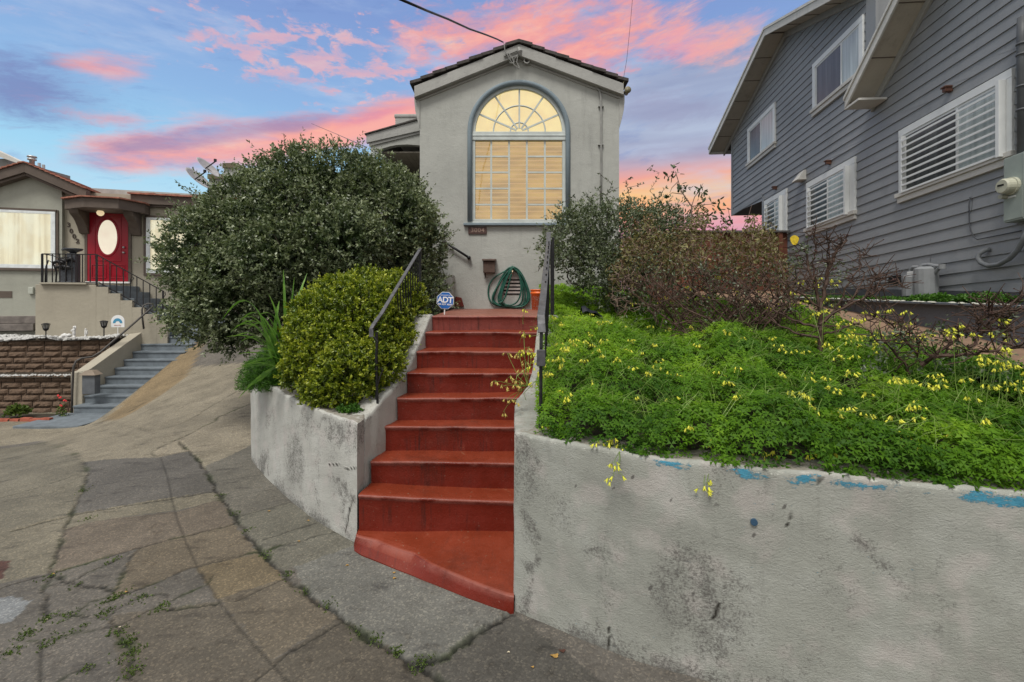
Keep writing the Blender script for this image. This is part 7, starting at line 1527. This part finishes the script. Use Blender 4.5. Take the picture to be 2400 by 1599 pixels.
# flowers
fv = []; ff = []; stm = MB(); nfl = 0
def flower(c, ax, s):
    global nfl
    ax = unit(np.array(ax, float)); a = unit(np.cross(ax, rng.normal(size=3))); b_ = np.cross(ax, a); k0 = len(fv)
    fv.append(c)
    for r_, l_ in ((.16, .10), (.24, .55)):
        for j in range(5): fv.append(c+(a*math.cos(j*1.2566)+b_*math.sin(j*1.2566))*r_*s+ax*l_*s)
    for j in range(10):
        r_ = .50 if j % 2 == 0 else .36; l_ = 1.05 if j % 2 == 0 else .85; fv.append(c+(a*math.cos(j*.6283)+b_*math.sin(j*.6283))*r_*s+ax*l_*s)
    for j in range(5):
        j2 = (j+1) % 5; ff.append((k0, k0+1+j, k0+1+j2, k0+1+j2)); ff.append((k0+1+j, k0+1+j2, k0+6+j2, k0+6+j)); ff.append((k0+6+j, k0+6+j2, k0+11+2*j+1, k0+11+2*j)); ff.append((k0+6+j2, k0+11+(2*j+2) % 10, k0+11+2*j+1, k0+11+2*j+1))
    nfl += 1
def umbel(head, base, n_, s=.024, mb=None, curve=.05):
    mb = mb or stm; head = np.array(head); base = np.array(base); m_ = (head+base)/2+rng.normal(size=3)*curve*np.array([1, 1, .2]); mb.tube([base, base*.4+m_*.6, m_*.3+head*.7+np.array([0, 0, .01]), head], [.0021, .0019, .0017, .0015], 3, cap=False)
    for _ in range(n_):
        a = rng.uniform(0, 6.28); r_ = rng.uniform(.012, .034); e = head+np.array([r_*math.cos(a), r_*math.sin(a), rng.uniform(-.018, .012)]); mb.tube([head, (head+e)/2+np.array([0, 0, .009]), e], .0008, 3, cap=False)
        flower(e, (math.cos(a)*.55+rng.normal()*.2, math.sin(a)*.55-.15, -1+rng.normal()*.35), s*rng.uniform(.75, 1.1))
hot = [(1300,850,34,28,3.5,16),(1262,868,14,26,3.3,9),(1330,820,40,30,4.0,9),(1400,838,34,16,3.8,8),(1478,836,26,18,3.9,6),(1390,880,50,30,3.5,6),(1330,745,40,24,5.4,7),(1370,800,60,20,4.4,5),(1260,800,20,30,4.4,4),(1985,770,60,32,3.9,20),(1950,815,60,26,3.8,14),(2020,820,60,24,3.6,12),(1890,680,60,34,4.6,10),(1850,720,40,30,4.8,6),(2100,770,60,32,3.5,14),(2160,800,50,24,3.3,10),(2230,775,40,14,3.3,8),(2300,850,60,26,3.0,12),(2380,880,30,30,2.8,10),(2290,800,50,16,3.1,6),(1760,690,80,24,5.2,14),(1640,700,70,24,5.4,9),(1560,720,60,26,5.5,7),(1600,790,90,40,4.6,12),(1700,840,90,30,3.9,10),(1760,850,60,40,3.8,8),(1880,900,120,30,3.2,10),(2060,900,120,30,2.9,10),(2250,930,100,30,2.7,8),(1620,870,100,40,3.5,8),(1500,900,90,30,3.3,5),(1440,760,60,30,4.8,6),(1400,950,80,24,3.05,4),(1560,960,120,24,2.95,4),(1750,960,120,20,2.85,4),(1960,960,120,24,2.75,5),(2180,960,120,24,2.6,5),(1850,1000,200,24,2.6,5)]
for px, py, sx_, sy_, d, cnt_ in hot:
    for _ in range(int(cnt_*(.72 if (px < 1520 or px > 1840 or py < 760) else .32)+.5)):
        d_ = d+rng.normal()*.12; h_ = P(px+rng.normal()*sx_, py+rng.normal()*sy_, d_); zc = float(canopy(np.array([h_.x]), np.array([h_.y]))[0]); hz_ = max(h_.z, zc-.0)+.01
        hz_ = min(hz_, zc+.55); hd = (h_.x, h_.y, hz_); umbel(hd, (h_.x+rng.normal()*.07, h_.y+rng.normal()*.07, min(zc-.05, hz_-.08)), rng.integers(3, 7), .025)
for px, py, d, n_ in ((1400,1035,2.6,4),(1440,1030,2.58,4),(1455,1045,2.55,3),(1590,1000,2.6,4),(1670,1030,2.5,5),(1785,1062,2.42,5),(1800,1090,2.38,4),(1825,1060,2.4,4),(1860,1052,2.38,3),(1900,1065,2.34,3),(1945,1062,2.32,3),(2000,1000,2.45,4),(2010,1040,2.38,5),(2120,1015,2.3,6),(2135,1035,2.28,5),(2235,1010,2.3,4),(1900,930,2.75,5),(1880,920,2.8,4),(2310,980,2.3,3),(1275,990,2.95,3),(1850,920,2.8,4),(2140,950,2.5,4)):
    h_ = P(px, py, d); umbel(h_, (h_.x+rng.normal()*.05, h_.y+rng.uniform(.05, .14), h_.z-.08), n_, .027)
YEL = simple('yellow_petals', (.54, .54, .045), .5, var=.18, vs=30)
STG = simple('pale_green_stems', (.16, .24, .05), .5, var=.3, vs=30)
for _ in range(2600):
    y_ = rng.uniform(2.0, 5.2); x_ = rng.uniform(.3, 4.6)
    if not pip(np.array([x_]), np.array([y_]), OX_POLY)[0] or dwall(np.array([x_]), np.array([y_]))[0] < .12: continue
    zc = float(canopy(np.array([x_]), np.array([y_]))[0]); a = rng.uniform(0, 6.28); l_ = rng.uniform(.06, .24); stm.tube([(x_, y_, zc-.08), (x_+.5*l_*math.cos(a), y_+.5*l_*math.sin(a), zc+.0), (x_+l_*math.cos(a), y_+l_*math.sin(a), zc+rng.uniform(.0, .07))], [.0016, .0013, .0010], 3, cap=False)
tag(stm.build('flower_stems', STG), 'thin pale green flower stems standing over the oxalis carpet', 'stems', kind='stuff')
tag(np_mesh('oxalis_flowers', np.array(fv), np.array(ff), YEL, smooth=True), 'hundreds of nodding yellow oxalis flowers over the green carpet', 'flowers', kind='stuff')
# sprigs hanging outside
def sprig(label, base, heads, mat=YEL, s=.026, dry=False):
    global fv, ff
    fv, ff = [], []; mb_ = MB(); g = thing('flower_sprig', tuple(base), label, 'flowers')
    for h_, n_ in heads: umbel(P(*h_), base, n_, s, mb_, .02)
    mb_.build('stems', STG, g); np_mesh('flowers', np.array(fv), np.array(ff), mat, g, smooth=True)['kind'] = 'stuff'
WIL = simple('wilted_yellow_petals', (.42, .33, .08), .6, var=.3, vs=40)
wilt = P(1236, 905, 3.45)
sprig('sprig of wilting yellow flowers leaning over the red steps from the right cheek', wilt, [((1160,895,3.35),4),((1180,905,3.35),4),((1195,885,3.4),5),((1212,895,3.4),6),((1205,905,3.35),5),((1205,940,3.3),4),((1190,935,3.35),3),((1228,780,3.5),3),((1215,828,3.5),3),((1190,830,3.45),3),((1238,815,3.5),4),((1180,965,3.3),2),((1232,850,3.5),4),((1222,870,3.45),4)], WIL)
sprig('yellow flower sprig dangling down the pale wall, left of the other dangling sprig', P(1452, 1058, 2.5), [((1440,1085,2.46),5),((1450,1110,2.45),3),((1435,1120,2.45),2)])
sprig('yellow flower sprig dangling on the pale wall, right of the other dangling sprig', P(1662, 1085, 2.36), [((1656,1132,2.32),4),((1650,1145,2.32),3)])
# ground cover on the ledge of the grey wall
for (x0_, x1_, n_, lab) in ((2140, 2232, 420, 'dark green leafy clump under the gas meter on the low wall ledge'), (2250, 2360, 420, 'dark green leafy clump right of the gas meter on the low wall ledge')):
    c0_ = P((x0_+x1_)/2, 700, 5.6); a, z_ = nb((x0_+x1_)/2, 704, 4.75); c = ((4.75+.0864*a), a, z_-.02); tuft('leafy_clump', c, (.16, .36, .13), n_, GRN, lab, 'plant', .035, .022)
pp = []; 
for _ in range(2600): a = rng.uniform(5.4, 9.8); pp.append((4.62+.0864*a+rng.uniform(0, .6), a, 1.86+.02*(a-5.4)+rng.uniform(0, .05)))
pp = np.array(pp); tag(leaf_obj('low_grass', [clumps(pp, np.tile([[0, 0, 1.]], (len(pp), 1)), 7, (.02, .05), .022, .012, .5, 'diamond')], GRN), 'low grassy weeds on the ledge between the low wall and the grey house', 'grass', kind='stuff')
pp = []
for _ in range(1500): y_ = rng.uniform(2.6, 5.5); pp.append((3.5+rng.normal()*.12+.03*(y_-3), y_, 1.33+.11*(y_-3.2)+rng.uniform(0, .05)))
pp = np.array(pp); tag(leaf_obj('path_edge_weeds', [clumps(pp, np.tile([[0, 0, 1.]], (len(pp), 1)), 6, (.03, .07), .026, .013, .5, 'diamond')], GRN), 'weeds along the edge of the tan side path', 'weeds', kind='stuff')
# dark plastic sheet under the right shrub
c = P(1388, 722, 5.6); b = MB(); V = []; 
for j in range(7):
    for i in range(15): u, v = i/14, j/6; V.append((c.x-.13+.24*u, c.y-.1+.3*v, c.z-.06+.03*math.sin(u*4+v*3)+.05*math.sin(v*5)+.012*math.sin(u*11)-.03*u))
b.add(V, [(j*15+i, j*15+i+1, (j+1)*15+i+1, (j+1)*15+i) for j in range(6) for i in range(14)]); tag(b.build('plastic_sheet', simple('black_plastic', (.02, .022, .03), .35), smooth=True), 'crumpled black plastic sheet under the grey green shrub', 'plastic sheet')
# ------------------------------------------------------------------ weeds in the cracks, litter
wp = []
for a, c_, n_, s_ in ((745,932,60,.05),(510,892,46,.05),(205,982,40,.05),(120,1055,60,.06),(235,1085,44,.06),(600,1150,60,.06),(590,1085,50,.05),(540,1040,40,.05),(605,1220,50,.05),(1325,778,34,.05),(1500,925,30,.05),(1730,1080,30,.05),(1830,1130,46,.05),(1930,1190,60,.06),(1225,690,26,.05),(1130,580,22,.04),(1080,500,22,.05),(390,390,30,.07),(410,520,22,.06),(520,715,26,.05),(650,890,34,.05),(470,960,44,.06),(1020,410,20,.05),(300,975,30,.07),(60,1135,40,.06),(410,1205,18,.04),(230,790,22,.05),(380,1020,18,.05),(1640,1050,14,.05),(1400,860,12,.05),(560,870,26,.06),(350,830,18,.05)):
    gx_, gy_ = px2g(a/1.9617, 950+c_/1.9617)
    for _ in range(int(n_*.9)): x_ = gx_+rng.normal()*s_*.5; y_ = gy_+rng.normal()*s_*.6; wp.append((x_, y_, float(G(np.array([x_]), np.array([y_]))[0])+rng.uniform(0, .004)))
wp = np.array(wp); WG = leafmat('weed_leaves', [(.05, (.03, .05, .012)), (.5, (.075, .12, .02)), (.95, (.16, .22, .05))], .25, .55, .3)
tag(leaf_obj('crack_weeds', [clumps(wp, np.tile([[0, 0, 1.]], (len(wp), 1)), 5, (.003, .012), .010, .006, .2, 'diamond', .8)], WG), 'small green weeds and moss growing in the pavement cracks', 'weeds', kind='stuff')
def dead_leaf(px, py, s, mat, label, group=None, z=None, d=None):
    if d is None: gx_, gy_ = px2g(px, py); gz = float(G(np.array([gx_]), np.array([gy_]))[0])
    else: q = P(px, py, d); gx_, gy_, gz = q.x, q.y, q.z
    a = rng.uniform(0, 6.28); pts = []
    for k_ in range(12): t_ = k_/12*6.28; r_ = s*(1+.18*math.sin(3*t_+a)+.1*math.sin(5*t_)); pts.append((gx_+r_*math.cos(t_+a), gy_+r_*.62*math.sin(t_+a), gz+.006+.25*s*math.cos(t_)**2))
    b = MB(); b.add(pts+[(gx_, gy_, gz+.006)], [(i, (i+1) % 12, 12) for i in range(12)]); return tag(b.build('fallen_leaf', mat, smooth=True), label, 'leaf', group)
OC = simple('ochre_dead_leaf', (.32, .19, .05), .7, var=.3, vs=50); BR = simple('dark_red_dead_leaf', (.07, .03, .02), .7); PL = simple('pale_leaf_scrap', (.48, .42, .30), .8, var=.2, vs=60)
dead_leaf(1300, 1540, .022, OC, 'ochre fallen leaf on the pavement in front of the long pale wall'); dead_leaf(1318, 1528, .018, BR, 'dark curled fallen leaf just behind the ochre leaf on the pavement')
for px, py in ((925,1357),(923,1344),(814,1327),(125,1347),(296,1389),(280,1472),(722,1222),(630,1199),(110,1454),(1192,1531),(1248,1566),(700,1270)): dead_leaf(px, py, rng.uniform(.007, .014), PL if rng.random() < .6 else OC, 'tiny pale scrap of dead leaf lying on the pavement', 'leaf scraps on the pavement')
# flower bed plants on the far left
c = P9(95, 1425, 10.0); tuft('bedding_plant', (c.x, c.y, c.z-.12), (.22, .15, .3), 130, WG, 'small green bedding plant with a white flower at the foot of the block wall', 'plant', .06, .03)
rp = thing('rose_plant', P9(335, 1450, 10.1), 'thin rose plant with small red flowers before the lower block wall', 'plant')
b = MB()
for a, c_ in (((340, 1490), (318, 1360)), ((335, 1490), (335, 1410)), ((345, 1490), (350, 1385)), ((330, 1490), (305, 1430)), ((342, 1490), (362, 1440))): b.tube([P9(*a, 10.1), P9((a[0]+c_[0])/2+4, (a[1]+c_[1])/2, 10.1), P9(*c_, 10.1)], .006, 4)
b.build('stems', BARK2, rp)
b = MB()
for a, c_ in ((318, 1358), (334, 1408), (324, 1365), (350, 1383)): c = P9(a, c_, 10.08); [b.add([(c.x+o[0]+.022*v[0], c.y+o[1]+.022*v[1], c.z+o[2]+.022*v[2]) for v in ico], icf) for o in rng.normal(size=(3, 3))*.012]
b.build('flowers', simple('red_rose_petals', (.5, .03, .03), .6), rp, smooth=True)
lp = np.array([P9(335+rng.normal()*14, 1440+rng.normal()*22, 10.1) for _ in range(90)]); leaf_obj('leaves', [(leaves(lp, rng.normal(size=(90, 3)), .05, .03, shape='oval'), rng.random(90))], WG, rp)
